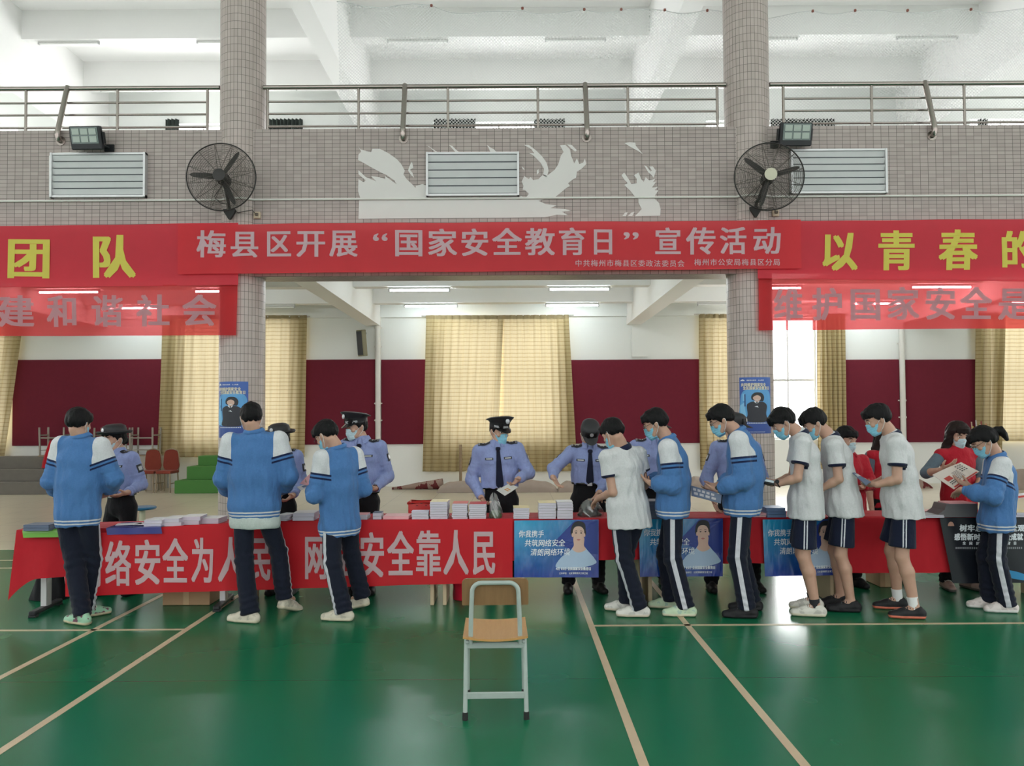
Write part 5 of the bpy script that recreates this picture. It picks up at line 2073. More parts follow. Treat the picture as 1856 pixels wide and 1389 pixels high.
class Vol:
    """a block of space in which rounded solids are blended; mesh() walks its skin"""

    def __init__(self, lo, hi, h):
        self.h = h
        self.lo = np.array(lo) - 3 * h
        self.n = np.ceil((np.array(hi) + 3 * h - self.lo) / h).astype(int) + 1
        self.F = np.full(self.n, 0.5, dtype=np.float32)
        self.ax = [(self.lo[i] + np.arange(self.n[i]) * h).astype(np.float32) for i in range(3)]

    def sub(self, lo, hi):
        a = np.clip(np.floor((np.array(lo) - self.lo) / self.h).astype(int), 0, self.n - 1)
        b = np.clip(np.ceil((np.array(hi) - self.lo) / self.h).astype(int) + 1, 1, self.n)
        sl = tuple(slice(a[i], b[i]) for i in range(3))
        X = self.ax[0][sl[0]][:, None, None]
        Y = self.ax[1][sl[1]][None, :, None]
        Z = self.ax[2][sl[2]][None, None, :]
        return sl, X, Y, Z

    def put(self, sl, d, k, op='add'):
        f = self.F[sl]
        if f.size == 0:
            return
        if op == 'cut':
            d = -d
            hh = np.clip(0.5 - 0.5 * (d - f) / k, 0, 1)
            self.F[sl] = f * (1 - hh) * 1 + 0 if False else (d * (1 - hh) + f * hh + k * hh * (1 - hh)) if False else np.maximum(f, d)
            return
        hh = np.clip(0.5 + 0.5 * (f - d) / k, 0, 1)
        self.F[sl] = f * (1 - hh) + d * hh - k * hh * (1 - hh)

    def seg(self, P0, P1, a0, a1=None, b0=None, b1=None, L=None, k=0.02, cap=None):
        P0, P1 = npv(P0), npv(P1)
        a1 = a0 if a1 is None else a1
        b0 = a0 if b0 is None else b0
        b1 = a1 if b1 is None else b1
        pad = max(a0, a1, b0, b1) + k + 0.035
        sl, X, Y, Z = self.sub(np.minimum(P0, P1) - pad, np.maximum(P0, P1) + pad)
        ax = P1 - P0
        ln = max(np.linalg.norm(ax), 1e-6)
        u = ax / ln if ln > 1e-5 else np.array((0, 0, 1.0))
        if L is None:
            L = np.cross(u, (0.3, 0.5, 0.81))
        L = npv(L)
        L = unit(L - u * L.dot(u))
        Fw = np.cross(u, L)
        dx, dy, dz = X - P0[0], Y - P0[1], Z - P0[2]
        s = dx * u[0] + dy * u[1] + dz * u[2]
        t = np.clip(s / ln, 0, 1)
        x = dx * L[0] + dy * L[1] + dz * L[2]
        y = dx * Fw[0] + dy * Fw[1] + dz * Fw[2]
        z = s - t * ln
        a = a0 + t * (a1 - a0)
        b = b0 + t * (b1 - b0)
        m = np.minimum(a, b)
        c = m if cap is None else cap
        r = np.sqrt((x / a) ** 2 + (y / b) ** 2 + (z / c) ** 2)
        # distance estimate that stays even for flat sections
        g = np.sqrt((x / a ** 2) ** 2 + (y / b ** 2) ** 2 + (z / c ** 2) ** 2) + 1e-6
        d = np.where(r > 0.25, r * (r - 1) / g, -m)
        d = np.clip(d, -0.3, 0.5)
        self.put(sl, d.astype(np.float32), k)

    def ball(self, c, r, k=0.02, M=None):
        """ellipsoid, r = (rx, ry, rz) in the frame of matrix columns M"""
        c = npv(c)
        r = np.array(r if hasattr(r, '__len__') else (r, r, r), float)
        M = np.eye(3) if M is None else M
        pad = r.max() + k + 0.03
        sl, X, Y, Z = self.sub(c - pad, c + pad)
        dx, dy, dz = X - c[0], Y - c[1], Z - c[2]
        q = [(dx * M[0, i] + dy * M[1, i] + dz * M[2, i]) for i in range(3)]
        rr = np.sqrt(sum((q[i] / r[i]) ** 2 for i in range(3)))
        g = np.sqrt(sum((q[i] / r[i] ** 2) ** 2 for i in range(3))) + 1e-6
        d = np.where(rr > 0.2, rr * (rr - 1) / g, -r.min())
        self.put(sl, np.clip(d, -0.3, 0.5).astype(np.float32), k)

    def plane_cut(self, p, n):
        """remove what lies on the side n points to"""
        p, n = npv(p), unit(npv(n))
        d = (self.ax[0][:, None, None] - p[0]) * n[0] + (self.ax[1][None, :, None] - p[1]) * n[1] + (self.ax[2][None, None, :] - p[2]) * n[2]
        self.F = np.maximum(self.F, d.astype(np.float32))

    def mesh(self):
        return surface_nets(self.F, self.lo, self.h)


def surface_nets(F, lo, h):
    F = F.copy()
    F[0], F[-1], F[:, 0], F[:, -1], F[:, :, 0], F[:, :, -1] = 0.5, 0.5, 0.5, 0.5, 0.5, 0.5
    S = F < 0
    cnt = np.zeros(tuple(s - 1 for s in F.shape), np.int8)
    offs = [(i, j, k) for i in (0, 1) for j in (0, 1) for k in (0, 1)]
    nx, ny, nz = F.shape
    for o in offs:
        cnt += S[o[0]:nx - 1 + o[0], o[1]:ny - 1 + o[1], o[2]:nz - 1 + o[2]]
    act = (cnt > 0) & (cnt < 8)
    I = np.argwhere(act)
    idx = np.full(act.shape, -1, np.int32)
    idx[act] = np.arange(len(I))
    f = {o: F[I[:, 0] + o[0], I[:, 1] + o[1], I[:, 2] + o[2]].astype(np.float64) for o in offs}
    pos = np.zeros((len(I), 3))
    num = np.zeros(len(I))
    for o in offs:
        for a in range(3):
            if o[a] == 0:
                q = list(o)
                q[a] = 1
                fa, fb = f[o], f[tuple(q)]
                c = (fa < 0) != (fb < 0)
                t = np.where(c, fa / np.where(c, fa - fb, 1), 0)
                p = np.tile(np.array(o, float), (len(I), 1))
                p[:, a] += t
                pos += p * c[:, None]
                num += c
    V = lo + (I + pos / num[:, None]) * h
    faces = []
    for a in range(3):
        b, c = (a + 1) % 3, (a + 2) % 3
        s0 = [slice(1, -1)] * 3
        s1 = [slice(1, -1)] * 3
        s0[a] = slice(0, -1)
        s1[a] = slice(1, None)
        d0, d1 = S[tuple(s0)], S[tuple(s1)]
        E = np.argwhere(d0 != d1)
        inside0 = d0[d0 != d1]
        base = E.copy()
        for ax in (b, c):
            base[:, ax] += 1
        quad = []
        for db, dc in ((-1, -1), (0, -1), (0, 0), (-1, 0)):
            q = base.copy()
            q[:, b] += db
            q[:, c] += dc
            quad.append(idx[q[:, 0], q[:, 1], q[:, 2]])
        Q = np.stack(quad, 1)
        Q[~inside0] = Q[~inside0][:, ::-1]
        faces.append(Q)
    return V, np.concatenate(faces)


def vnormals(V, F):
    n = np.zeros_like(V)
    fn = np.cross(V[F[:, 2]] - V[F[:, 0]], V[F[:, 3]] - V[F[:, 1]])
    for i in range(4):
        np.add.at(n, F[:, i], fn)
    return n / (np.linalg.norm(n, axis=1, keepdims=True) + 1e-9)


def ripple(V, F, amp, freq, seed, zs=0.5):
    """soft cloth folds pushed along the normals"""
    n = np.zeros_like(V)
    fn = np.cross(V[F[:, 2]] - V[F[:, 0]], V[F[:, 3]] - V[F[:, 1]])
    for i in range(4):
        np.add.at(n, F[:, i], fn)
    n /= np.linalg.norm(n, axis=1, keepdims=True) + 1e-9
    rs = np.random.RandomState(seed)
    d = np.zeros(len(V))
    w = V + 0.05 * np.sin(V[:, [1, 2, 0]] * 9 + seed)
    for i in range(5):
        k = rs.normal(size=3)
        k[2] *= zs
        k = unit(k) * freq * (0.6 + 0.5 * i)
        d += np.sin(w @ k + rs.uniform(0, 6)) / (1 + 0.5 * i)
    return V + n * (d * amp / 2.2)[:, None]


# ---- people's materials
SKIN = NT('skin')
_n = SKIN.noise(20, 2)
_b = SKIN.bsdf(SKIN.mix(_n, (0.43, 0.255, 0.185), (0.50, 0.30, 0.22)), 0.5, 0, 0.35)
_b.inputs['Subsurface Weight'].default_value = 0.08
_b.inputs['Subsurface Radius'].default_value = (0.02, 0.008, 0.004)
SKIN = SKIN.done(_b)
HAIRM = NT('hair_black')
_b = HAIRM.bsdf((0.0045, 0.0042, 0.0048), 0.6, 0, 0.18)
HAIRM.bump(_b, HAIRM.noise(55, 3, 0.6, stretch=(1, 1, 0.3)), 0.8, 0.01)
HAIRM = HAIRM.done(_b)
HAIRB = plain('hair_brown', (0.014, 0.008, 0.007), 0.6, 0, 0.18, bump=0.6, bscale=70)


def fabric(t, col, rough=0.85, fold=0.35, scale=10):
    nz = t.noise(90, 2)
    c = t.mix(t.math('MULTIPLY', nz, 0.22), col, (0, 0, 0))
    b = t.bsdf(c, rough, 0, 0.15)
    b.inputs['Sheen Weight'].default_value = 0.1
    t.bump(b, t.math('ADD', t.noise(scale, 3, 0.5, stretch=(1, 1, 0.5)), t.math('MULTIPLY', t.noise(260, 1), 0.03)), min(1.0, fold * 1.7), 0.05)
    return b


def band(t, a, lo, hi):
    return t.math('MULTIPLY', t.math('GREATER_THAN', a, lo), t.math('LESS_THAN', a, hi))


def mat_jacket():
    t = NT('jacket_blue')
    arm, lat, hem = t.attr('arm'), t.attr('lat'), t.attr('hem')
    blue, white, navy = (0.075, 0.19, 0.43), (0.66, 0.67, 0.70), (0.012, 0.02, 0.07)
    sh = t.math('GREATER_THAN', lat, 0.0)
    w = t.math('MULTIPLY', sh, t.math('LESS_THAN', arm, 0.40))
    col = t.mix(w, blue, white)
    nb = t.math('MAXIMUM', band(t, arm, 0.40, 0.455), band(t, arm, 0.51, 0.56))
    nb = t.math('MULTIPLY', nb, t.math('GREATER_THAN', lat, -0.012))
    col = t.mix(nb, col, navy)
    hb = t.math('MAXIMUM', band(t, hem, 0.020, 0.032), band(t, hem, 0.046, 0.058))
    col = t.mix(hb, col, white)
    return t.done(fabric(t, col, 0.8, 0.45, 9))


def mat_polo():
    t = NT('polo_white')
    arm = t.attr('arm')
    col = t.mix(t.math('GREATER_THAN', arm, 0.0), (0.64, 0.645, 0.66), (0.012, 0.016, 0.045))
    return t.done(fabric(t, col, 0.85, 0.5, 8))


def mat_track():
    t = NT('trousers_navy')
    st = t.attr('stripe')
    col = t.mix(t.math('LESS_THAN', st, 0.0185), (0.010, 0.013, 0.026), (0.60, 0.61, 0.66))
    return t.done(fabric(t, col, 0.85, 0.4, 8))


def mat_shorts():
    t = NT('shorts_navy')
    st = t.attr('stripe')
    col = t.mix(band(t, st, 0.006, 0.0155), (0.010, 0.014, 0.035), (0.60, 0.61, 0.66))
    return t.done(fabric(t, col, 0.85, 0.4, 8))


def mat_plaincloth(name, col, fold=0.4, scale=9):
    if name in MATS:
        return MATS[name]
    t = NT(name)
    return t.done(fabric(t, col, 0.8, fold, scale))


JACKET, POLO, TRACK, SHORTS = mat_jacket(), mat_polo(), mat_track(), mat_shorts()
POLICE = mat_plaincloth('police_shirt', (0.26, 0.31, 0.56), 0.45)
BLACKT = mat_plaincloth('black_trousers', (0.008, 0.008, 0.010), 0.35)
REDS = mat_plaincloth('red_shirt', (0.42, 0.014, 0.028), 0.4)
GREYS = mat_plaincloth('grey_knit', (0.12, 0.16, 0.20), 0.3)
BLUEC = mat_plaincloth('collar_blue', (0.075, 0.19, 0.43), 0.2)
NAVYC = mat_plaincloth('collar_navy', (0.012, 0.016, 0.045), 0.2)
TIE = mat_plaincloth('tie_navy', (0.010, 0.012, 0.030), 0.15)
MASKB = mat_plaincloth('mask_blue', (0.24, 0.55, 0.71), 0.10, 20)
MASKP = mat_plaincloth('mask_pale', (0.50, 0.66, 0.72), 0.10, 20)
CAPB = plain('cap_black', (0.010, 0.010, 0.013), 0.55)
VISOR = plain('visor_black', (0.008, 0.008, 0.008), 0.25)
SILV = plain('badge_silver', (0.42, 0.43, 0.45), 0.35, 0.4)
CHK = NT('chequer_band')
_k = CHK.n('ShaderNodeTexChecker')
CHK.l(CHK.n('ShaderNodeTexCoord').outputs['Object'], _k.inputs['Vector'])
_k.inputs['Scale'].default_value = 130
CHK.val(_k.inputs['Color1'], (0.42, 0.42, 0.44)); CHK.val(_k.inputs['Color2'], (0.16, 0.16, 0.17))
CHK = CHK.done(CHK.bsdf(_k.outputs[0], 0.5))
PATCHB = plain('badge_dark', (0.012, 0.013, 0.02), 0.5)
STRAPW = plain('mask_strap', (0.75, 0.78, 0.80), 0.7)
EYEW = plain('eye_white', (0.7, 0.68, 0.66), 0.25)
EYEB = plain('eye_iris', (0.012, 0.008, 0.006), 0.2)
SPEC = plain('spectacle_frame', (0.012, 0.012, 0.014), 0.3)


def shoe_mat(name, upper, sole, acc=None):
    if name in MATS:
        return MATS[name]
    t = NT(name)
    h = t.attr('height')
    n = t.noise(22, 2)
    up = t.mix(t.math('GREATER_THAN', n, 0.56), upper, acc or tuple(x * 0.8 for x in upper))
    return t.done(t.bsdf(t.mix(t.math('LESS_THAN', h, 0.026), up, sole), 0.6, 0, 0.3))


def head_axes(yaw, pitch, roll=0.0):
    y, p = radians(yaw), radians(pitch)
    fw = np.array((sin(y) * cos(p), cos(y) * cos(p), -sin(p)))
    rt = np.array((cos(y), -sin(y), 0.0))
    up = np.cross(rt, fw)
    if roll:
        r = radians(roll)
        rt, up = rt * cos(r) + up * sin(r), up * cos(r) - rt * sin(r)
    return np.stack((rt, fw, up), 1)


def head_prims(v, T, k=0.012, ears=True):
    """T maps head-local points to the volume's space; axes in T.M"""
    M = T.M
    s = T.s
    v.ball(T((0, -0.012, 0.036)), np.array((0.073, 0.090, 0.080)) * s, k, M)
    v.ball(T((0, 0.022, 0.012)), np.array((0.065, 0.068, 0.062)) * s, 0.02, M)
    v.seg(T((0, 0.030, -0.01)), T((0, 0.046, -0.075)), 0.060 * s, 0.040 * s, 0.052 * s, 0.034 * s, L=M[:, 0], k=0.02)
    v.ball(T((0, 0.068, -0.092)), 0.019 * s, 0.02)
    for q in (-1, 1):
        v.seg(T((q * 0.058, -0.01, -0.03)), T((q * 0.038, 0.045, -0.078)), 0.018 * s, 0.017 * s, k=0.02)
        v.ball(T((q * 0.040, 0.066, -0.022)), np.array((0.022, 0.018, 0.018)) * s, 0.015, M)
        v.seg(T((q * 0.012, 0.086, 0.030)), T((q * 0.050, 0.068, 0.028)), 0.009 * s, 0.007 * s, k=0.012)
        if ears:
            v.ball(T((q * 0.076, -0.010, -0.004)), np.array((0.009, 0.019, 0.031)) * s, 0.006, M)
            v.ball(T((q * 0.080, -0.016, 0.008)), np.array((0.008, 0.016, 0.018)) * s, 0.006, M)
    v.seg(T((0, 0.084, 0.022)), T((0, 0.104, -0.026)), 0.009 * s, 0.012 * s, k=0.008)
    for q in (-1, 1):
        v.ball(T((q * 0.011, 0.096, -0.030)), 0.009 * s, 0.006)
    v.seg(T((-0.016, 0.083, -0.057)), T((0.016, 0.083, -0.057)), 0.008 * s, 0.008 * s, k=0.006)
    v.seg(T((-0.013, 0.082, -0.066)), T((0.013, 0.082, -0.066)), 0.008 * s, 0.008 * s, k=0.005)


class Frame:
    def __init__(self, c, M, s=1.0):
        self.c, self.M, self.s = npv(c), M, s

    def __call__(self, p):
        return self.c + self.M @ (np.array(p, float) * self.s)

    def mat(self):
        m = Matrix.Identity(4)
        for i in range(3):
            for j in range(3):
                m[i][j] = self.M[i, j] * self.s
            m[i][3] = self.c[i]
        return m


def hand_prims(v, W, d, n, ts, curl=0.5, sc=1.0, spread=1.0):
    W, d = npv(W), unit(npv(d))
    n = npv(n)
    n = unit(n - d * n.dot(d))
    l = np.cross(n, d) * ts
    v.seg(W - d * 0.01, W + d * 0.02 * sc, 0.029 * sc, 0.032 * sc, 0.021 * sc, 0.017 * sc, L=l, k=0.012)
    v.seg(W + d * 0.02 * sc, W + d * 0.082 * sc, 0.034 * sc, 0.039 * sc, 0.017 * sc, 0.0125 * sc, L=l, k=0.012)
    v.ball(W + d * 0.035 * sc + l * 0.024 * sc + n * 0.008, 0.017 * sc, 0.012)
    for i, (o, b, ln) in enumerate(((0.0295, 0.084, 0.070), (0.0100, 0.089, 0.079), (-0.0100, 0.086, 0.073), (-0.0290, 0.078, 0.058))):
        p = W + d * b * sc + l * o * sc
        th = 0.0
        c = curl * (1 + 0.12 * (i - 1.5))
        for j, (f, a) in enumerate(((0.46, 0.55), (0.30, 0.95), (0.24, 0.65))):
            th += c * a
            dd = unit(d * cos(th) + n * sin(th) + l * o * 1.6 * spread * (1 if j == 0 else 0.3))
            q = p + dd * ln * f * sc
            v.seg(p, q, (0.0090 - 0.0008 * j) * sc, (0.0083 - 0.0008 * j) * sc, k=0.003)
            p = q
    p = W + d * 0.030 * sc + l * 0.032 * sc + n * 0.006
    for j, (ln, w) in enumerate(((0.040, (0.62, 0.62, 0.35)), (0.030, (0.85, 0.25, 0.42)))):
        q = p + unit(d * w[0] + l * w[1] + n * w[2] * (0.6 + curl)) * ln * sc
        v.seg(p, q, (0.0115 - 0.0015 * j) * sc, (0.0100 - 0.0015 * j) * sc, k=0.005)
        p = q


def ik(A, B, l1, l2, pole):
    A, B = npv(A), npv(B)
    d = B - A
    L = np.linalg.norm(d)
    if L > (l1 + l2) * 0.999:
        f = L / (l1 + l2) * 1.001
        l1, l2 = l1 * f, l2 * f
    u = d / L
    x = (l1 * l1 - l2 * l2 + L * L) / (2 * L)
    y = math.sqrt(max(l1 * l1 - x * x, 1e-8))
    p = npv(pole)
    p = unit(p - u * p.dot(u))
    return A + u * x + p * y


def strip(name, pts_fn, nu, nv, mat, parent, O, thick=None):
    m = MB()
    m.grid(lambda u, v: Vector(pts_fn(u, v)) - O, nu, nv, thick=thick)
    return m.build(name, mat, parent, smooth=True, auto=50)


PSEED = [10]


def person(label, head, nk, hip, LF, RF, yaw, hyaw, hpitch, LE, LW, RE, RW, H=1.70, top='jacket', bottom='track', hem=None, D=None,
           hair='short', mask=MASKB, glasses=False, cap=None, shoes=('shoe_white', (0.62, 0.58, 0.50), (0.66, 0.62, 0.52)), lh=None, rh=None, curl=0.5,
           wide=1.0, deep=1.0, tie=True, group=None, hroll=0, sock=None, fringe=0.050, untuck=None, lean=0.0, hs=1.0, lpalm=None, rpalm=None, sl_end=0.60, collar_only=False):
    PSEED[0] += 1
    seed = PSEED[0]
    s = H / 1.72
    lfp, rfp = atz(LF[0], LF[1], 0), atz(RF[0], RF[1], 0)
    Y0 = (lfp.y + rfp.y) / 2 if D is None else D
    fw = np.array((sin(radians(yaw)), cos(radians(yaw)), 0.0))
    rt = np.array((cos(radians(yaw)), -sin(radians(yaw)), 0.0))

    def pt(a):
        return npv(at(a[0], a[1], Y0 + (a[2] if len(a) > 2 else 0.0)))
    hd, N = pt(head), pt(nk)
    zh = 0.515 * H
    P = npv(at(hip[0], 900, Y0 + (hip[1] if len(hip) > 1 else 0)))
    P[2] = zh
    ax = N - P
    La = np.linalg.norm(ax)
    up = ax / La
    lat = unit(rt - up * rt.dot(up))
    fwd = np.cross(up, lat)
    root = empty('person', ((lfp.x + rfp.x) / 2, (lfp.y + rfp.y) / 2, 0), label, 'person', group)
    O = npv(root.location)
    sw = 0.172 * s * wide
    S = {-1: N - up * 0.055 * s - lat * sw, 1: N - up * 0.055 * s + lat * sw}
    Epx = {-1: pt(LE), 1: pt(RE)}
    Wr = {-1: pt(LW), 1: pt(RW)}
    # keep plausible arm lengths
    for q in (-1, 1):
        lu, lf_ = 0.285 * s, 0.25 * s
        d = Epx[q] - S[q]
        Epx[q] = S[q] + d * np.clip(np.linalg.norm(d), 0.9 * lu, 1.1 * lu) / np.linalg.norm(d)
        d = Wr[q] - Epx[q]
        Wr[q] = Epx[q] + d * np.clip(np.linalg.norm(d), 0.6 * lf_, 1.08 * lf_) / np.linalg.norm(d)
    HJ = {-1: P - lat * 0.088 * s, 1: P + lat * 0.088 * s}
    foot = {}
    for q, Fp, c in ((-1, LF, lfp), (1, RF, rfp)):
        fy = radians(Fp[2])
        dr = np.array((sin(fy), cos(fy), 0.0))
        lift = Fp[3] if len(Fp) > 3 else 0.0     # heel lift in metres
        a = npv(c) - dr * 0.055 * s
        a[2] = 0.088 * s + lift
        foot[q] = (a, dr, lift)
    KN = {q: ik(HJ[q], foot[q][0], 0.508 * np.linalg.norm(HJ[q] - foot[q][0]), 0.502 * np.linalg.norm(HJ[q] - foot[q][0]), unit(fw + foot[q][1]) + np.array((0, 0, 0.05))) for q in (-1, 1)}
    T = Frame(hd, head_axes(hyaw, hpitch, hroll), hs)

    # ---------- body: one continuous skin
    allp = [hd, N, P] + [x for dct in (S, Epx, Wr, HJ, KN) for x in dct.values()] + [foot[q][0] for q in foot]
    lo, hi = np.min(allp, 0) - 0.22, np.max(allp, 0) + 0.22
    lo[2] = 0.02
    hi[2] = hd[2] + 0.16
    v = Vol(lo, hi, 0.0075)
    c1, c2 = P + up * La * 0.35, P + up * La * 0.72
    v.seg(P, c1, 0.135 * s * wide, 0.118 * s * wide, 0.085 * s, 0.080 * s, L=lat, k=0.03)
    v.seg(c1, c2, 0.118 * s * wide, 0.135 * s * wide, 0.080 * s, 0.085 * s, L=lat, k=0.03)
    v.seg(c2, N - up * 0.04, 0.135 * s * wide, 0.10 * s * wide, 0.085 * s, 0.06 * s, L=lat, k=0.03)
    nb = T((0, -0.028, -0.055))
    v.seg(N - up * 0.03, N * 0.5 + nb * 0.5, 0.062 * s, 0.052 * s, k=0.025)
    v.seg(N * 0.5 + nb * 0.5, nb, 0.052 * s, 0.050 * s, k=0.02)
    head_prims(v, T)
    for q in (-1, 1):
        v.seg(N - up * 0.05, S[q], 0.055 * s, 0.048 * s, k=0.03)
        v.seg(S[q], Epx[q], 0.044 * s, 0.037 * s, k=0.02)
        mid = Epx[q] * 0.65 + Wr[q] * 0.35
        v.seg(Epx[q], mid, 0.036 * s, 0.037 * s, k=0.015)
        v.seg(mid, Wr[q], 0.037 * s, 0.026 * s, k=0.015)
        kk = s * (1.0 if bottom == 'shorts' else 0.84)
        v.seg(HJ[q], KN[q], 0.072 * kk, 0.052 * kk, k=0.03)
        cf = KN[q] * 0.70 + foot[q][0] * 0.30 - fw * 0.012
        v.seg(KN[q], cf, 0.050 * kk, 0.052 * kk, k=0.02)
        v.seg(cf, foot[q][0], 0.052 * kk, 0.034 * kk, k=0.02)
        a, dr, lift = foot[q]
        v.seg(a, a + dr * 0.10 - np.array((0, 0, 0.045)), 0.032 * s, 0.024 * s, k=0.02)
        hp = lh if q < 0 else rh
        hdv = unit(Wr[q] - Epx[q])
        if hp is not None:
            hdv = unit(pt(hp) - Wr[q])
        pn = (lpalm if q < 0 else rpalm)
        pn = np.array(pn, float) if pn is not None else np.array((0, 0, 1.0)) - 0.5 * lat * q
        hand_prims(v, Wr[q], hdv, pn, -q, curl)
    V, Fc = v.mesh()
    arr_mesh('body', V - O, Fc, SKIN, root)
    Ov = Vector(O)

    # ---------- face details
    for q in (-1, 1):
        m = MB()
        Mx = Matrix.Translation(-Ov) @ T.mat()
        m.lathe([(0.0115 * sin(pi * i / 8) + 1e-4, 0.0115 * -cos(pi * i / 8)) for i in range(9)], (q * 0.031, 0.0735, 0.010), 12, M=Mx)
        e = m.build('eye', EYEW, root, smooth=True)
        m = MB()
        m.lathe([(0.0006, -0.004), (0.0055, -0.001), (0.0055, 0.001), (0.0006, 0.002)], (0, 0, 0), 10, M=Mx @ Matrix.Translation((q * 0.031, 0.0845, 0.009)) @ Matrix.Rotation(radians(-90), 4, 'X'))
        m.build('iris', EYEB, e, smooth=True)
        m = MB()
        m.tube([(q * 0.016, 0.0905, 0.031), (q * 0.034, 0.0880, 0.0365), (q * 0.052, 0.0755, 0.031)], [0.003, 0.0042, 0.002], 6, M=Mx)
        m.build('eyebrow', HAIRM, root, smooth=True)

    # ---------- hair
    I3 = Frame((0, 0, 0), np.eye(3), 1.0)
    if hair:
        v = Vol((-0.13, -0.17, -0.34 if hair == 'long' else -0.12), (0.13, 0.15, 0.16), 0.006)
        th = 0.016 if not cap else 0.010
        v.ball((0, -0.014, 0.038), (0.075 + th, 0.092 + th, 0.082 + th * 1.2), 0.01)
        v.ball((0, 0.02, 0.045), (0.066 + th, 0.070 + th, 0.062 + th), 0.015)
        v.ball((0, -0.050, 0.006), (0.058 + th, 0.052 + th, 0.060), 0.02)
        X, Y, Z = v.ax[0][:, None, None], v.ax[1][None, :, None], v.ax[2][None, None, :]
        zl = np.interp(v.ax[1], (-0.16, -0.09, -0.045, -0.018, 0.012, 0.035, 0.07, 0.12), (-0.058, -0.054, -0.040, -0.012, -0.004, 0.030, fringe + 0.004, fringe)).astype(np.float32)[None, :, None]
        jag = 0.008 * np.sin(X * 160 + seed) + 0.005 * np.sin(X * 310 + Y * 120)
        v.F = np.maximum(v.F, (zl + jag - Z) * 0.8)
        for i in range(7):
            a = -0.9 + 1.8 * i / 6
            v.seg((0.052 * sin(a), 0.055 + 0.022 * cos(a), 0.088), (0.064 * sin(a + 0.1), 0.070 + 0.020 * cos(a), fringe + 0.010 + 0.006 * sin(i * 2.4 + seed)), 0.020, 0.006, k=0.012)
        if hair == 'long':
            for q in (-1, 1):
                v.seg((q * 0.068, 0.012, 0.05), (q * 0.090, 0.004, -0.13), 0.030, 0.038, 0.034, 0.05, L=(1, 0, 0), k=0.03)
                v.seg((q * 0.090, 0.004, -0.13), (q * 0.094, 0.018, -0.25), 0.038, 0.024, 0.05, 0.03, L=(1, 0, 0), k=0.02)
            v.seg((0, -0.06, 0.03), (0, -0.075, -0.22), 0.08, 0.085, 0.05, 0.035, L=(1, 0, 0), k=0.03)
        if hair == 'ponytail':
            v.ball((0, -0.115, 0.030), 0.022, 0.012)
            v.seg((0, -0.125, 0.035), (0, -0.160, 0.0), 0.030, 0.036, k=0.012)
            v.seg((0, -0.160, 0.0), (0, -0.150, -0.075), 0.036, 0.014, k=0.012)
        if hair == 'bun':
            v.ball((0, -0.105, -0.015), (0.04, 0.035, 0.04), 0.012)
        V, Fc = v.mesh()
        V = ripple(V, Fc, 0.0045, 80, seed, 0.35)
        V = T.c + (V * hs) @ T.M.T
        arr_mesh('hair', V - O, Fc, HAIRB if hair == 'long' else HAIRM, root)

    # ---------- face mask
    if mask is not None:
        v = Vol((-0.10, -0.05, -0.14), (0.10, 0.15, 0.04), 0.005)
        v.seg((0, 0.036, -0.012), (0, 0.050, -0.078), 0.066, 0.046, 0.062, 0.044, L=(1, 0, 0), k=0.02)
        v.seg((0, 0.086, 0.000), (0, 0.097, -0.050), 0.017, 0.020, k=0.035)
        v.ball((0, 0.066, -0.090), 0.028, 0.03)
        X, Y, Z = v.ax[0][:, None, None], v.ax[1][None, :, None], v.ax[2][None, None, :]
        v.F = np.maximum(v.F, Z - (0.004 - np.abs(X) * 0.42))
        v.F = np.maximum(v.F, -0.118 + np.abs(X) * 0.45 - Z)
        v.F = np.maximum(v.F, 0.022 - Y + (np.abs(Z + 0.05) * 0.12))
        v.F = v.F + 0.0012 * np.sin(Z * 330)
        V, Fc = v.mesh()
        V = T.c + (V * hs) @ T.M.T
        mo = arr_mesh('face_mask', V - O, Fc, mask, root)
        m = MB()
        Mx = Matrix.Translation(-Ov) @ T.mat()
        for q in (-1, 1):
            m.tube([(q * 0.060, 0.034, -0.022), (q * 0.074, 0.014, -0.004), (q * 0.086, -0.010, 0.016), (q * 0.088, -0.026, 0.0), (q * 0.082, -0.022, -0.026), (q * 0.068, 0.010, -0.066), (q * 0.054, 0.034, -0.088)], 0.0016, 5, M=Mx)
        m.build('ear_loop', STRAPW, mo, smooth=True)

    if glasses:
        m = MB()
        Mx = Matrix.Translation(-Ov) @ T.mat()
        for q in (-1, 1):
            m.tube([(q * 0.034 + 0.024 * cos(a), 0.100 - 0.10 * abs(q * 0.034 + 0.024 * cos(a)) ** 1.2, 0.006 + 0.018 * sin(a)) for a in [2 * pi * i / 18 for i in range(18)]], 0.0018, 6, closed=True, M=Mx)
            m.tube([(q * 0.058, 0.094, 0.012), (q * 0.076, 0.07, 0.014), (q * 0.082, -0.005, 0.018)], 0.0018, 6, M=Mx)
        m.tube([(-0.010, 0.100, 0.010), (0, 0.104, 0.013), (0.010, 0.100, 0.010)], 0.0018, 6, M=Mx)
        m.build('spectacles', SPEC, root, smooth=True)

    # ---------- headwear
    if cap:
        Mx = Matrix.Translation(-Ov) @ T.mat()

        def ring(r_x, r_y, z, sh=0.0, n=40, yo=-0.010):
            return [(r_x * cos(2 * pi * i / n), yo + r_y * sin(2 * pi * i / n), z + sh * r_y * sin(2 * pi * i / n)) for i in range(n)]

        def loft(m, rings, n=40):
            vs = [p for r_ in rings for p in r_]
            fs = [(i * n + k, i * n + (k + 1) % n, (i + 1) * n + (k + 1) % n, (i + 1) * n + k) for i in range(len(rings) - 1) for k in range(n)]
            fs += [tuple(range(n))[::-1], tuple((len(rings) - 1) * n + k for k in range(n))]
            m.add(vs, fs, M=Mx)
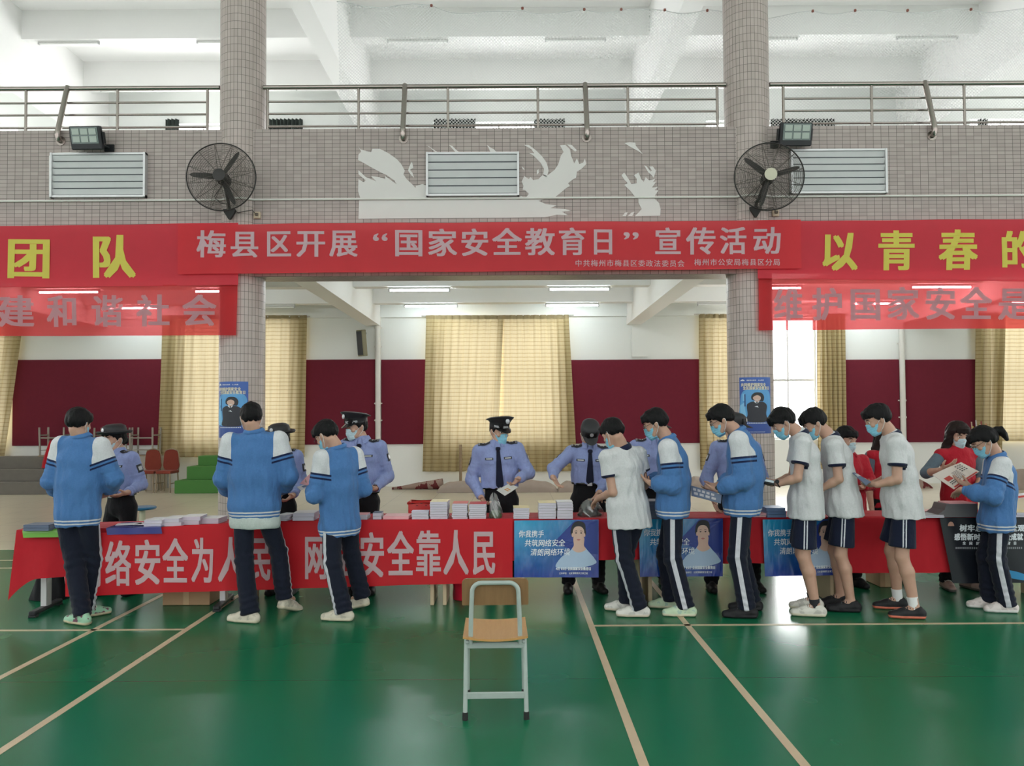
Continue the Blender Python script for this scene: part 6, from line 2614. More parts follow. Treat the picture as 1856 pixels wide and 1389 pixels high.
        if cap == 'peaked':
            m = MB()
            loft(m, [ring(0.088, 0.107, 0.046, 0.0), ring(0.089, 0.108, 0.085, 0.05), ring(0.104, 0.120, 0.105, 0.14), ring(0.126, 0.142, 0.122, 0.26), ring(0.127, 0.143, 0.129, 0.27), ring(0.095, 0.108, 0.141, 0.26), ring(0.03, 0.035, 0.146, 0.26)])
            co_ = m.build('peaked_cap', CAPB, root, smooth=True, auto=45)
            m = MB()
            n = 24
            A = [radians(90 + 68 * (2 * i / n - 1)) for i in range(n + 1)]
            m.add([(0.0905 * cos(a), -0.010 + 0.1095 * sin(a), 0.052 + 0.02 * q) for q in (0, 1) for a in A], [(i, i + 1, n + 2 + i, n + 1 + i) for i in range(n)], M=Mx)
            m.build('chequered_band', CHK, co_, smooth=True)
            m = MB()
            m.grid(lambda u, v_: (0.089 * cos(radians(90 + 62 * (2 * u - 1))) * (1 + 0.10 * v_), -0.010 + 0.108 * sin(radians(90 + 62 * (2 * u - 1))) + 0.052 * v_ * sin(pi * u) ** 0.8, 0.050 - 0.034 * v_ * sin(pi * u) ** 0.7), 24, 5, thick=(0, 0, -0.003), M=Mx)
            m.build('visor', VISOR, co_, smooth=True, auto=50)
            m = MB()
            m.lathe([(0.001, 0), (0.021, 0), (0.021, 0.004), (0.012, 0.008), (0.001, 0.009)], (0, 0, 0), 16, sy=1.15, M=Mx @ Matrix.Translation((0, 0.1215, 0.122)) @ Matrix.Rotation(radians(-78), 4, 'X'))
            m.build('badge', SILV, co_, smooth=True, auto=40)
        elif cap == 'bowler':
            m = MB()
            loft(m, [ring(0.140, 0.150, 0.062, 0.05), ring(0.150, 0.160, 0.080, 0.05), ring(0.142, 0.152, 0.088, 0.05), ring(0.098, 0.112, 0.062, 0.03), ring(0.098, 0.112, 0.10, 0.03), ring(0.090, 0.104, 0.132, 0.02), ring(0.06, 0.07, 0.150, 0.0), ring(0.02, 0.02, 0.154, 0.0)])
            co_ = m.build('brimmed_hat', CAPB, root, smooth=True, auto=60)
            m = MB()
            m.lathe([(0.001, 0), (0.018, 0), (0.018, 0.004), (0.001, 0.006)], (0, 0, 0), 16, M=Mx @ Matrix.Translation((0, 0.103, 0.106)) @ Matrix.Rotation(radians(-80), 4, 'X'))
            m.build('badge', SILV, co_, smooth=True, auto=40)
        else:
            m = MB()
            loft(m, [ring(0.090, 0.108, 0.040), ring(0.092, 0.110, 0.075), ring(0.084, 0.100, 0.118), ring(0.055, 0.066, 0.140), ring(0.015, 0.02, 0.146)])
            co_ = m.build('duty_cap', CAPB, root, smooth=True, auto=60)
            m = MB()
            m.grid(lambda u, v_: (0.086 * cos(radians(90 + 58 * (2 * u - 1))), -0.012 + 0.108 * sin(radians(90 + 58 * (2 * u - 1))) + 0.075 * v_ * sin(pi * u) ** 0.6, 0.044 - 0.022 * v_ + 0.010 * sin(pi * u)), 20, 5, thick=(0, 0, -0.003), M=Mx)
            m.build('visor', CAPB, co_, smooth=True, auto=50)
            m = MB()
            m.lathe([(0.001, 0), (0.018, 0), (0.018, 0.003), (0.001, 0.005)], (0, 0, 0), 16, M=Mx @ Matrix.Translation((0, 0.098, 0.092)) @ Matrix.Rotation(radians(-75), 4, 'X'))
            m.build('badge', SILV, co_, smooth=True, auto=40)

    # ---------- upper garment
    e = {'jacket': 0.030, 'polo': 0.022, 'shirt': 0.020, 'redshirt': 0.022, 'vest': 0.022}[top]
    if hem is not None:
        hz = npv(at(hip[0], hem, Y0))[2]
    else:
        hz = zh + 0.02
    tb = (hz - P[2]) / La
    B = lambda tt: P + up * La * tt
    hg = 0.009
    lo = np.min([S[-1], S[1], Epx[-1], Epx[1], Wr[-1], Wr[1], P], 0) - 0.24
    hi = np.max([S[-1], S[1], Epx[-1], Epx[1], Wr[-1], Wr[1], N], 0) + 0.24
    lo[2] = min(hz - 0.05, lo[2] + 0.12)
    hi[2] = N[2] + 0.12
    v = Vol(lo, hi, hg)
    if top == 'jacket':
        prof = [(tb - 0.02, 0.168, 0.118), (tb + 0.06, 0.176, 0.126), (tb + 0.16, 0.190, 0.140), (0.42, 0.188, 0.138), (0.72, 0.186, 0.126), (0.90, 0.140, 0.095)]
    elif top in ('polo', 'redshirt'):
        prof = [(tb - 0.03, 0.202, 0.150), (0.10, 0.188, 0.138), (0.42, 0.168, 0.118), (0.72, 0.172, 0.118), (0.90, 0.132, 0.088)]
    elif top == 'vest':
        prof = [(tb - 0.03, 0.178, 0.126), (0.10, 0.172, 0.122), (0.42, 0.160, 0.115), (0.72, 0.160, 0.115), (0.90, 0.115, 0.085)]
    else:
        prof = [(tb - 0.01, 0.156, 0.112), (0.22, 0.164, 0.120), (0.45, 0.166, 0.120), (0.72, 0.170, 0.115), (0.90, 0.130, 0.085)]
    for (t0, a0, b0), (t1, a1, b1) in zip(prof, prof[1:]):
        q0, q1 = B(t0), B(t1)
        # a slightly rounded back
        q0 = q0 - fwd * lean * sin(pi * np.clip(t0, 0, 1))
        q1 = q1 - fwd * lean * sin(pi * np.clip(t1, 0, 1))
        v.seg(q0, q1, a0 * s * wide, a1 * s * wide, b0 * s * deep, b1 * s * deep, L=lat, k=0.03)
    v.seg(B(0.90), N + up * 0.002, 0.105 * s, 0.068 * s, 0.082 * s, 0.066 * s, L=lat, k=0.03)
    v.plane_cut(np.array((0, 0, hz)) + P * (1, 1, 0), (0, 0, -1))
    bare = {}
    for q in (-1, 1):
        v.seg(N - up * 0.055 * s, S[q], 0.062 * s, 0.052 * s + e * 0.55, k=0.035)
        u = unit(Epx[q] - S[q])
        le = np.linalg.norm(Epx[q] - S[q])
        if top in ('polo',):
            E1 = S[q] + u * le * sl_end
            v.seg(S[q], E1, 0.050 * s + e * 0.5, 0.058 * s + e * 0.6, k=0.03, cap=0.010)
        elif top == 'vest':
            pass
        else:
            r0 = 0.046 * s + e
            v.seg(S[q], Epx[q], r0, 0.042 * s + e, k=0.03)
            cw = Wr[q] - unit(Wr[q] - Epx[q]) * 0.015
            if top == 'jacket':
                md = Epx[q] * 0.45 + cw * 0.55
                v.seg(Epx[q], md, 0.043 * s + e, 0.042 * s + e, k=0.025)
                v.seg(md, cw, 0.042 * s + e, 0.042 * s, k=0.02, cap=0.012)
            else:
                v.seg(Epx[q], cw, 0.041 * s + e, 0.035 * s + e * 0.4, k=0.022, cap=0.012)
    V, Fc = v.mesh()
    V = ripple(V, Fc, {'jacket': 0.0085, 'polo': 0.0065}.get(top, 0.0060), 17, seed, 0.45)
    # creases gathered at the elbows, drape below the chest
    nn = vnormals(V, Fc)
    cre = np.zeros(len(V))
    for q in (-1, 1):
        if top in ('polo', 'vest'):
            continue
        w_ = unit(unit(Wr[q] - Epx[q]) - unit(Epx[q] - S[q]) + np.array((0.01, 0, 0.02)))
        for c_, g_, wl_ in ((Epx[q], 0.085, 0.040), (S[q] * 0.35 + Epx[q] * 0.65, 0.07, 0.046), (Wr[q] * 0.75 + Epx[q] * 0.25, 0.06, 0.036)):
            r2 = np.sum((V - c_) ** 2, 1)
            pr = (V - c_) @ (w_ if g_ > 0.08 else unit(Wr[q] - Epx[q]) if wl_ < 0.04 else unit(Epx[q] - S[q]))
            cre += np.exp(-r2 / g_ ** 2) * np.sin(2 * pi * pr / wl_ + 1.5 * np.sin(V[:, 2] * 40 + seed) + seed)
    tt_ = ((V - P) @ up) / La
    th_ = np.arctan2((V - P) @ fwd, (V - P) @ lat)
    low = np.clip((0.75 - tt_) / 0.5, 0, 1) * (np.abs((V - N) @ lat) < 0.24)
    cre += low * (0.75 * np.sin(8 * th_ + 3 * np.sin(tt_ * 5 + seed) + seed) + 0.5 * np.sin(15 * th_ + 4 * tt_ + 2 * seed))
    if top in ('jacket', 'shirt'):
        cre += np.exp(-((V[:, 2] - hz - 0.09) / 0.05) ** 2) * 0.5 * np.sin(19 * th_ + seed)
    V = V + nn * (cre * 0.0042)[:, None]
    arm = np.full(len(V), -1.0)
    la = np.abs((V - N) @ lat)
    best = np.full(len(V), 9.0)
    for q in (-1, 1):
        u = unit(Epx[q] - S[q])
        le = np.linalg.norm(Epx[q] - S[q])
        tq = (V - S[q]) @ u / le
        dq = np.linalg.norm(V - S[q] - np.outer(tq * le, u), axis=1)
        side = ((V - N) @ lat) * q > 0
        if top == 'polo':
            near = (dq < 0.085) & side & (tq > sl_end - 0.15) & (tq < sl_end + 0.12) & (la > sw * 0.97)
            val = (tq - sl_end) * le + 0.014
            arm = np.where(near, np.maximum(arm, val), arm)
        else:
            arm = np.where(side, tq, arm)
    if top == 'jacket':
        at_ = {'arm': arm, 'lat': la - 0.150 * s * wide, 'hem': V[:, 2] - hz}
        mt = JACKET
    elif top == 'polo':
        at_ = {'arm': arm}
        mt = POLO
    else:
        at_ = None
        mt = {'shirt': POLICE, 'redshirt': REDS, 'vest': REDS}[top]
    nmg = {'jacket': 'jacket', 'polo': 'polo_shirt', 'shirt': 'uniform_shirt', 'redshirt': 'red_shirt', 'vest': 'red_vest'}[top]
    gar = arr_mesh(nmg, V - O, Fc, mt, root, attrs=at_)
    if top == 'vest':        # grey knit sleeves under the vest
        v = Vol(lo, hi, hg)
        for q in (-1, 1):
            v.seg(N - up * 0.055 * s, S[q], 0.05 * s, 0.055 * s, k=0.03)
            v.seg(S[q], Epx[q], 0.060 * s, 0.052 * s, k=0.02)
            v.seg(Epx[q], Epx[q] * 0.72 + Wr[q] * 0.28, 0.052 * s, 0.050 * s, k=0.02, cap=0.01)
        v.seg(B(0.7), N + up * 0.005, 0.09 * s, 0.058 * s, 0.10 * s, 0.06 * s, L=lat, k=0.02)
        V2, F2 = v.mesh()
        arr_mesh('jumper', ripple(V2, F2, 0.003, 20, seed) - O, F2, GREYS, root)

    # collar ring
    cm = {'jacket': BLUEC, 'polo': NAVYC, 'shirt': POLICE, 'redshirt': REDS, 'vest': None}[top]
    nax = unit(nb - N)
    nax = unit(nax * 0.6 + up * 0.6)
    cl = unit(lat - nax * lat.dot(nax))
    cf_ = np.cross(nax, cl)
    if cm is not None:
        openf = 0.06 if top == 'jacket' else 0.10
        ht = {'jacket': 0.050, 'polo': 0.040, 'shirt': 0.045, 'redshirt': 0.035}[top]
        fold = {'jacket': 0.030, 'polo': 0.046, 'shirt': 0.050, 'redshirt': 0.035}[top]

        def colf(u, v_):
            a = radians(90) + openf * 2 * pi / 2 + u * (2 * pi - openf * 2 * pi)
            fr = max(0.0, sin(a)) ** 2
            if v_ < 0.5:
                k = v_ / 0.5
                r_, z = 0.062 + 0.006 * (1 - k), -0.012 + (ht + 0.012 - 0.018 * fr) * k
            else:
                k = (v_ - 0.5) / 0.5
                r_, z = 0.062 + (0.016 + 0.022 * fr) * k + 0.006 * sin(pi * k), ht - 0.018 * fr - (fold + 0.020 * fr) * k
            return N + nax * z * 1.0 + (cl * cos(a) * (r_ + 0.006) + cf_ * sin(a) * (r_ + 0.002)) * s
        strip('collar', colf, 40, 10, cm, gar, Ov)

    # ---------- lower garment
    hems = {}
    v = Vol(np.min([P, foot[-1][0], foot[1][0], KN[-1], KN[1]], 0) - 0.22, np.max([P, HJ[-1], HJ[1], KN[-1], KN[1], foot[-1][0], foot[1][0]], 0) + 0.22, 0.009)
    v.seg(P + up * (max(0.08, (hz - P[2]) / max(up[2], 0.5) + 0.015) if bottom == 'black' else 0.06), P - np.array((0, 0, 0.01)), 0.138 * s * wide, 0.152 * s * wide, (0.100 if bottom == 'black' else 0.084) * s * deep, (0.112 if bottom == 'black' else 0.100) * s * deep, L=lat, k=0.03)
    for q in (-1, 1):
        a, dr, lift = foot[q]
        ll = unit(rt)
        if bottom == 'shorts':
            E1 = HJ[q] + (KN[q] - HJ[q]) * 0.80
            v.seg(HJ[q] - np.array((0, 0, 0.05)), E1, 0.086 * s, 0.104 * s, k=0.03, cap=0.012)
        else:
            lo_ = 0.020 if bottom == 'track' else 0.012
            v.seg(HJ[q] - (up * 0.02 if bottom == 'black' else np.array((0, 0, 0.06))), KN[q], 0.086 * s, 0.062 * s + lo_ * 0.6, k=0.03)
            end = a - np.array((0, 0, 0.015)) + (foot[q][0] - KN[q]) * 0.0
            v.seg(KN[q], end, 0.062 * s + lo_ * 0.6, 0.052 * s + lo_, k=0.025, cap=0.012)
    V, Fc = v.mesh()
    V = ripple(V, Fc, 0.006, 18, seed + 50, 0.4)
    if bottom != 'shorts':
        nn = vnormals(V, Fc)
        cre = np.zeros(len(V))
        for q in (-1, 1):
            for c_, g_, wl_ in ((foot[q][0] + np.array((0, 0, 0.05)), 0.13, 0.055), (KN[q], 0.12, 0.075)):
                cre += np.exp(-np.sum((V - c_) ** 2, 1) / g_ ** 2) * np.sin(2 * pi * V[:, 2] / wl_ + 2 * np.sin(V[:, 0] * 25 + seed) + V[:, 1] * 20)
        V = V + nn * (cre * 0.005)[:, None]
    st = np.full(len(V), 1.0)
    bd = np.full(len(V), 9.0)
    for q in (-1, 1):
        for A_, B_ in ((HJ[q] + np.array((0, 0, 0.12)), KN[q]), (KN[q], foot[q][0] - np.array((0, 0, 0.05)))):
            u = unit(B_ - A_)
            le = np.linalg.norm(B_ - A_)
            tq = np.clip((V - A_) @ u / le, 0, 1)
            d = V - A_ - np.outer(tq * le, u)
            dist = np.linalg.norm(d, axis=1)
            outw = d @ (rt * q)
            f_ = np.abs(d @ fw)
            val = np.where(outw > 0.0, f_, 1.0)
            near = dist < bd
            bd = np.where(near, dist, bd)
            st = np.where(near, val, st)
    bm_ = {'track': TRACK, 'shorts': SHORTS, 'black': BLACKT}[bottom]
    arr_mesh({'track': 'track_trousers', 'shorts': 'shorts', 'black': 'uniform_trousers'}[bottom], V - O, Fc, bm_, root, attrs={'stripe': st})

    if untuck is not None:   # shirt tail showing below the jacket
        uz = npv(at(hip[0], untuck, Y0))[2]
        v = Vol(P - 0.30, P + 0.30, 0.009)
        v.seg(P + (0, 0, 0.12), P - (0, 0, 0.12), 0.165 * s * wide, 0.185 * s * wide, 0.118 * s, 0.132 * s, L=lat, k=0.02)
        v.plane_cut((P[0], P[1], uz), (0, 0, -1))
        v.plane_cut((P[0], P[1], hz + 0.012), (0, 0, 1))
        V, Fc = v.mesh()
        arr_mesh('shirt_tail', ripple(V, Fc, 0.006, 22, seed) - O, Fc, mat_plaincloth('shirt_tail_white', (0.52, 0.58, 0.55)), root)

    # ---------- shoes and socks
    for q in (-1, 1):
        a, dr, lift = foot[q]
        sd = np.cross((0, 0, 1.0), dr)
        th = math.atan2(lift, 0.18)
        g0 = a * (1, 1, 0)
        ball_ = g0 + dr * 0.115 * s

        def fp(f, zz):      # foot frame tipped about the ball of the foot
            rel = (f - 0.115) * s
            return ball_ + dr * (rel * cos(th) + zz * sin(th)) + np.array((0, 0, zz * cos(th) - rel * sin(th)))
        v = Vol(np.min([fp(-0.08, 0), fp(0.2, 0)], 0) - 0.09, np.max([fp(-0.08, 0.1), fp(0.2, 0.1)], 0) + 0.09, 0.007)
        v.seg(fp(-0.050, 0.040), fp(0.09, 0.040), 0.038, 0.044, 0.042, 0.044, L=sd, k=0.015)
        v.seg(fp(0.09, 0.036), fp(0.172, 0.028), 0.044, 0.035, 0.040, 0.030, L=sd, k=0.015)
        v.seg(fp(-0.058, 0.018), fp(0.11, 0.016), 0.042, 0.047, 0.020, 0.018, L=sd, k=0.006)
        v.seg(fp(0.11, 0.016), fp(0.182, 0.017), 0.047, 0.035, 0.018, 0.016, L=sd, k=0.006)
        v.seg(fp(-0.015, 0.05), fp(-0.012, 0.088), 0.043, 0.042, 0.046, 0.045, L=sd, k=0.015, cap=0.012)
        v.seg(fp(0.015, 0.082), fp(0.085, 0.066), 0.022, 0.018, 0.014, 0.012, L=sd, k=0.012)
        nrm = fp(0, 0) - fp(0, 1)
        v.plane_cut(fp(0.0, 0.0), nrm)
        V, Fc = v.mesh()
        hh = (V - fp(0, 0)) @ (-nrm)
        V[:, 2] = np.maximum(V[:, 2], 0.001)
        arr_mesh('shoe', V - O, Fc, shoe_mat(*shoes), root, attrs={'height': hh})
        m = MB()
        for i in range(4):
            f0 = 0.020 + 0.019 * i
            z0 = 0.104 - 0.26 * (f0 - 0.02)
            m.tube([Vector(fp(f0 + 0.004, z0 - 0.018) - sd * 0.030 - O), Vector(fp(f0, z0 - 0.003) - sd * 0.015 - O), Vector(fp(f0, z0) - O), Vector(fp(f0, z0 - 0.003) + sd * 0.015 - O), Vector(fp(f0 + 0.004, z0 - 0.018) + sd * 0.030 - O)], 0.0035, 6)
        dark_ = sum(shoes[1]) < 0.15
        m.build('laces', plain('lace_dark', (0.03, 0.03, 0.033), 0.7) if dark_ else plain('lace_white', (0.72, 0.70, 0.66), 0.7), root, smooth=True)
        if sock:
            m = MB()
            A_ = a + (0, 0, -0.03)
            B_ = a + unit(KN[q] - a) * sock[2]
            m.tube([Vector(A_ - O + (B_ - A_) * i / 5) for i in range(6)], [0.036 * s, 0.039 * s, 0.040 * s, 0.040 * s, 0.041 * s, 0.043 * s], 16)
            m.build('sock', plain(sock[0], sock[1], 0.9), root, smooth=True, auto=60)

    # ---------- uniform details laid on the shirt
    if top == 'shirt':
        bvh = BVHTree.FromPolygons([Vector(p) for p in gar_pts(gar, O)], [tuple(p.vertices) for p in gar.data.polygons])

        def cast(o, d):
            h_ = bvh.ray_cast(Vector(o), Vector(d), 0.8)
            return h_[0]

        def front(x, t_, off=0.004):
            o = B(t_) + lat * x + fwd * 0.5
            h_ = cast(o, -fwd)
            return (npv(h_) if h_ is not None else B(t_) + lat * x + fwd * 0.11) + fwd * off

        def patch_(name, x0, x1, t0, t1, mat, off=0.004, par=gar, nu=6, nv=4):
            return strip(name, lambda u, v_: front(x0 + (x1 - x0) * u, t0 + (t1 - t0) * v_, off), nu, nv, mat, par, Ov)
        tk = 1.0 / La
        if tie:
            ty = strip('tie', lambda u, v_: front((u - 0.5) * (0.030 + 0.048 * v_ * (1 if v_ < 0.93 else max(0.1, (1 - v_) / 0.07))), 0.925 - v_ * (0.925 - max(0.08, tb + 0.015)), 0.007), 4, 18, TIE, gar, Ov)
            m = MB()
            kp = front(0, 0.925, 0.012)
            m.lathe([(0.010, -0.026), (0.024, 0.0), (0.020, 0.016), (0.010, 0.02)], Vector(kp - O), 10)
            m.build('tie_knot', TIE, ty, smooth=True)
        for q, nm in ((-1, 'name_plate'), (1, 'chest_badge')):
            patch_(nm, q * 0.088 - 0.038, q * 0.088 + 0.038, 0.735, 0.735 + 0.022 * tk, PATCHB, 0.005)
            patch_('badge_marking', q * 0.088 - 0.028, q * 0.088 + 0.028, 0.735 + 0.006 * tk, 0.735 + 0.016 * tk, SILV, 0.0065)
            patch_('pocket_flap', q * 0.088 - 0.055, q * 0.088 + 0.055, 0.655, 0.655 + 0.030 * tk, POLICE, 0.006)
        # shoulder boards
        for q in (-1, 1):
            def top_pt(u, v_, off=0.008, q=q):
                x = sw * (0.42 + 0.62 * u)
                f2 = 0.020 + (v_ - 0.5) * (0.066 - 0.012 * (1 - u))
                o = N + lat * q * x + fwd * f2 + np.array((0, 0, 0.3))
                h_ = cast(o, (0, 0, -1.0))
                return (npv(h_) if h_ is not None else S[q]) + np.array((0, 0, off))
            ep = strip('epaulette', top_pt, 8, 4, PATCHB, gar, Ov)
            for a0, a1 in ((0.84, 0.88), (0.92, 0.96)):
                strip('rank_bar', lambda u, v_: top_pt(a0 + (a1 - a0) * u, 0.08 + 0.84 * v_, 0.010), 2, 4, SILV, ep, Ov)
            for c_ in (0.35, 0.58):
                strip('rank_star', lambda u, v_: top_pt(c_ + 0.10 * (u - 0.5), 0.5 + 0.36 * (v_ - 0.5), 0.0105), 3, 3, SILV, ep, Ov)
            # sleeve patch
            u = unit(Epx[q] - S[q])

            def side_pt(u_, v_, off=0.004, q=q, u=u):
                c_ = S[q] + u * (0.075 + 0.075 * v_)
                sd_ = unit(lat * q - u * (lat * q).dot(u))
                f2 = unit(np.cross(u, sd_))
                o = c_ + sd_ * 0.3 + f2 * (u_ - 0.5) * 0.062
                h_ = cast(o, -sd_)
                return (npv(h_) if h_ is not None else c_ + sd_ * 0.07) + sd_ * off
            sp = strip('sleeve_patch', side_pt, 4, 4, PATCHB, gar, Ov)
            strip('patch_emblem', lambda a_, b_: side_pt(0.2 + 0.6 * a_, 0.25 + 0.5 * b_, 0.006), 3, 3, SILV, sp, Ov)
        # belt
        m = MB()
        wz = hz + 0.006
        c0 = B((wz - P[2]) / La)
        m.tube([Vector(c0 - O + lat * 0.158 * s * wide * cos(a_) + fwd * 0.115 * s * deep * sin(a_)) for a_ in [2 * pi * i / 40 for i in range(40)]], 0.012, 6, closed=True)
        bt = m.build('belt', VISOR, root, smooth=True)
        m = MB()
        bp = c0 + fwd * (0.115 * s * deep + 0.010) - O
        Mq = Matrix.Translation(Vector(bp)) @ Matrix(((lat[0], fwd[0], 0, 0), (lat[1], fwd[1], 0, 0), (0, 0, 1, 0), (0, 0, 0, 1)))
        m.box((0, 0, 0), (0.045, 0.010, 0.034), bev=0.003, M=Mq)
        m.build('buckle', SILV, bt)
    return root, {'W': Wr, 'E': Epx, 'S': S, 'T': T, 'N': N, 'P': P, 'fw': fw, 'rt': rt, 'Y0': Y0}


def gar_pts(o, O):
    n = len(o.data.vertices)
    a = np.empty(n * 3, np.float32)
    o.data.vertices.foreach_get('co', a)
    return a.reshape(-1, 3) + O

GS, GP, GV = 'students along the table row', 'police officers behind the tables', 'volunteers in red behind the right tables'
WHITE_SHOE = ('shoe_cream', (0.60, 0.55, 0.45), (0.62, 0.55, 0.42))
PALE_GREEN = ('shoe_palegreen', (0.50, 0.62, 0.44), (0.60, 0.57, 0.42), (0.36, 0.50, 0.42))
BLACK_SHOE = ('shoe_black', (0.012, 0.012, 0.014), (0.010, 0.010, 0.012))
PATENT = ('shoe_patent', (0.010, 0.010, 0.010), (0.006, 0.006, 0.006))
PPL = {}

PPL['s1'] = person('student in blue jacket at the far left, seen from behind, in pale green shoes', (143, 768), (147, 796), (142, 0.0), (141, 1131, -65), (168, 1117, 50), 4, 8, 14,
       (86, 888, 0.0), (112, 900, 0.24), (207, 868, 0.02), (190, 900, 0.25), H=1.70, hem=953, shoes=('shoe_mint', (0.30, 0.52, 0.36), (0.55, 0.48, 0.32), (0.16, 0.07, 0.10)), group=GS)
PPL['s2'] = person('student in blue jacket with an untucked white shirt, seen from behind beside the left pillar', (455, 759), (461, 787), (462, 0.0), (442, 1128, -75), (524, 1111, 25, 0.06), -6, -22, 20,
       (402, 876, 0.0), (424, 898, 0.24), (523, 864, 0.02), (506, 900, 0.25), H=1.76, hem=938, untuck=957, wide=1.10, shoes=WHITE_SHOE, group=GS)
PPL['s3'] = person('student in blue jacket and glasses holding pink paper', (592, 790), (613, 817), (616, 0.02), (612, 1125, -82), (648, 1106, -60, 0.05), -48, -62, 38,
(570, 904, -0.15), (566, 886, 0.10), (661, 889, 0.14), (628, 893, 0.26), H=1.66, hem=972, glasses=True, shoes=WHITE_SHOE, group=GS, lh=(555, 872, 0.22))
PPL['s4'] = person('student in white polo and long dark trousers reaching into a clear bag', (1111, 786), (1128, 813), (1139, 0.0), (1148, 1118, -85), (1126, 1107, -80), -32, -36, 36,
(1111, 893, -0.12), (1082, 904, 0.14), (1168, 880, 0.12), (1120, 905, 0.28), H=1.67, top='polo', hem=956, shoes=('shoe_white2', (0.66, 0.64, 0.60), (0.60, 0.52, 0.42)), group=GS, lh=(1068, 922, 0.26), lpalm=(0.3, 0.2, -1), curl=0.35, sl_end=0.55, wide=1.05)
PPL['s5'] = person('student in blue jacket and glasses in pale green shoes, right of the clear bag', (1188, 769), (1211, 799), (1219, 0.0), (1232, 1117, -85), (1205, 1102, -85), -78, -76, 24,
(1219, 884, -0.20), (1180, 876, -0.13), (1205, 880, 0.17), (1172, 870, 0.08), H=1.69, hem=936, glasses=True, shoes=PALE_GREEN, group=GS, lh=(1166, 868, 0.0), lean=0.03)
PPL['s6'] = person('tall student in blue jacket and black shoes holding a large brochure', (1308, 762), (1338, 786), (1344, 0.0), (1342, 1120, -82), (1352, 1106, -82), -74, -78, 30,
(1349, 880, -0.20), (1301, 888, -0.13), (1340, 878, 0.17), (1300, 880, 0.08), H=1.75, hem=933, glasses=True, shoes=BLACK_SHOE, group=GS, lh=(1282, 888, 0.0), lean=0.045, deep=1.08)
PPL['s7'] = person('student in white polo and dark shorts with cream shoes, front of the overlapping pair', (1420, 767), (1450, 789), (1458, 0.0), (1466, 1117, -78), (1462, 1104, -78), -76, -80, 38,
(1445, 867, -0.20), (1410, 877, -0.13), (1436, 868, 0.17), (1408, 874, 0.08), H=1.70, top='polo', bottom='shorts', hem=938, shoes=('shoe_offwhite', (0.62, 0.60, 0.54), (0.60, 0.55, 0.42)), group=GS, lh=(1390, 877, 0.02), sock=('sock_black', (0.02, 0.02, 0.024), 0.055), lean=0.03)
PPL['s8'] = person('student in white polo and dark shorts with black shoes, rear of the overlapping pair', (1476, 768), (1506, 794), (1527, 0.0), (1530, 1109, -80), (1512, 1099, -80), -74, -80, 34,
(1520, 869, -0.20), (1489, 886, -0.13), (1505, 870, 0.17), (1480, 885, 0.08), H=1.69, top='polo', bottom='shorts', hem=934, shoes=BLACK_SHOE, group=GS, lean=0.02, deep=1.05)
PPL['s9'] = person('student in white polo and dark shorts with white socks and black-orange shoes', (1591, 761), (1616, 790), (1634, 0.0), (1645, 1121, -80), (1615, 1104, -80), -74, -80, 26,
(1626, 870, -0.20), (1589, 879, -0.13), (1612, 872, 0.17), (1585, 876, 0.08), H=1.74, top='polo', bottom='shorts', hem=938, shoes=('shoe_blackorange', (0.014, 0.014, 0.016), (0.60, 0.16, 0.10)), group=GS, lh=(1570, 877, 0.02), sock=('sock_white', (0.70, 0.70, 0.70), 0.085), lean=0.02, deep=1.05)
PPL['s10'] = person('ponytailed student in blue jacket reaching over the leaflets at the right end', (1784, 801), (1808, 830), (1806, 0.0), (1815, 1110, -80), (1783, 1102, -80), -70, -74, 34,
(1798, 904, -0.19), (1742, 888, -0.02), (1788, 896, 0.17), (1762, 884, 0.20), H=1.56, hem=962, hair='ponytail', glasses=True, shoes=('shoe_paleblush', (0.66, 0.60, 0.58), (0.70, 0.68, 0.66)), group=GS, lh=(1718, 906, 0.22), lpalm=(0, 0, -1), curl=0.25, lean=0.02)

DP = 7.30


def fy(px, D=7.22):
    return (px, 755 + 1393 * 1.65 / D - (px - 928) * 0.0059)


PPL['p1'] = person('policewoman with a black hat and pale mask at the left table, behind the first student', (207, 798), (215, 822), (220, 0.0), (*fy(240), -170), (*fy(188), -150), -158, -150, 6,
       (256, 878, -0.02), (231, 893, -0.22), (186, 880, 0.0), (205, 900, -0.24), H=1.60, top='shirt', bottom='black', hem=898, D=DP, cap='bowler', hair='bun', mask=MASKP, shoes=PATENT, tie=False, group=GP, lh=(205, 902, -0.30))
PPL['p2'] = person('policewoman in a brimmed black hat behind the student with an untucked shirt', (506, 797), (508, 818), (508, 0.0), (*fy(530), 178), (*fy(492), 178), -172, -160, 8,
       (545, 870, 0.0), (531, 898, -0.20), (475, 870, 0.0), (490, 900, -0.20), H=1.60, top='shirt', bottom='black', hem=888, D=DP, cap='bowler', hair='bun', mask=MASKP, shoes=PATENT, tie=False, group=GP, lh=(518, 908, -0.28))
PPL['p3'] = person('capped police officer in tie looking left over the student with pink paper', (646, 775), (657, 800), (657, 0.0), (*fy(672), 170), (*fy(640), 190), -172, -132, 8,
       (703, 863, 0.02), (680, 885, -0.20), (618, 862, 0.0), (640, 888, -0.24), H=1.69, top='shirt', bottom='black', hem=893, D=DP, cap='peaked', mask=MASKP, shoes=PATENT, group=GP, lh=(660, 893, -0.28))
PPL['p4'] = person('capped police officer in tie holding a white card behind the middle table', (905, 783), (902, 806), (907, 0.0), (*fy(925), 175), (*fy(888), 185), 178, 146, 10,
       (954, 848, -0.02), (939, 869, -0.22), (855, 868, 0.02), (872, 902, -0.16), H=1.68, top='shirt', bottom='black', hem=884, D=DP, cap='peaked', shoes=PATENT, group=GP, lh=(930, 878, -0.28), rh=(882, 915, -0.24), curl=0.75, wide=1.06)
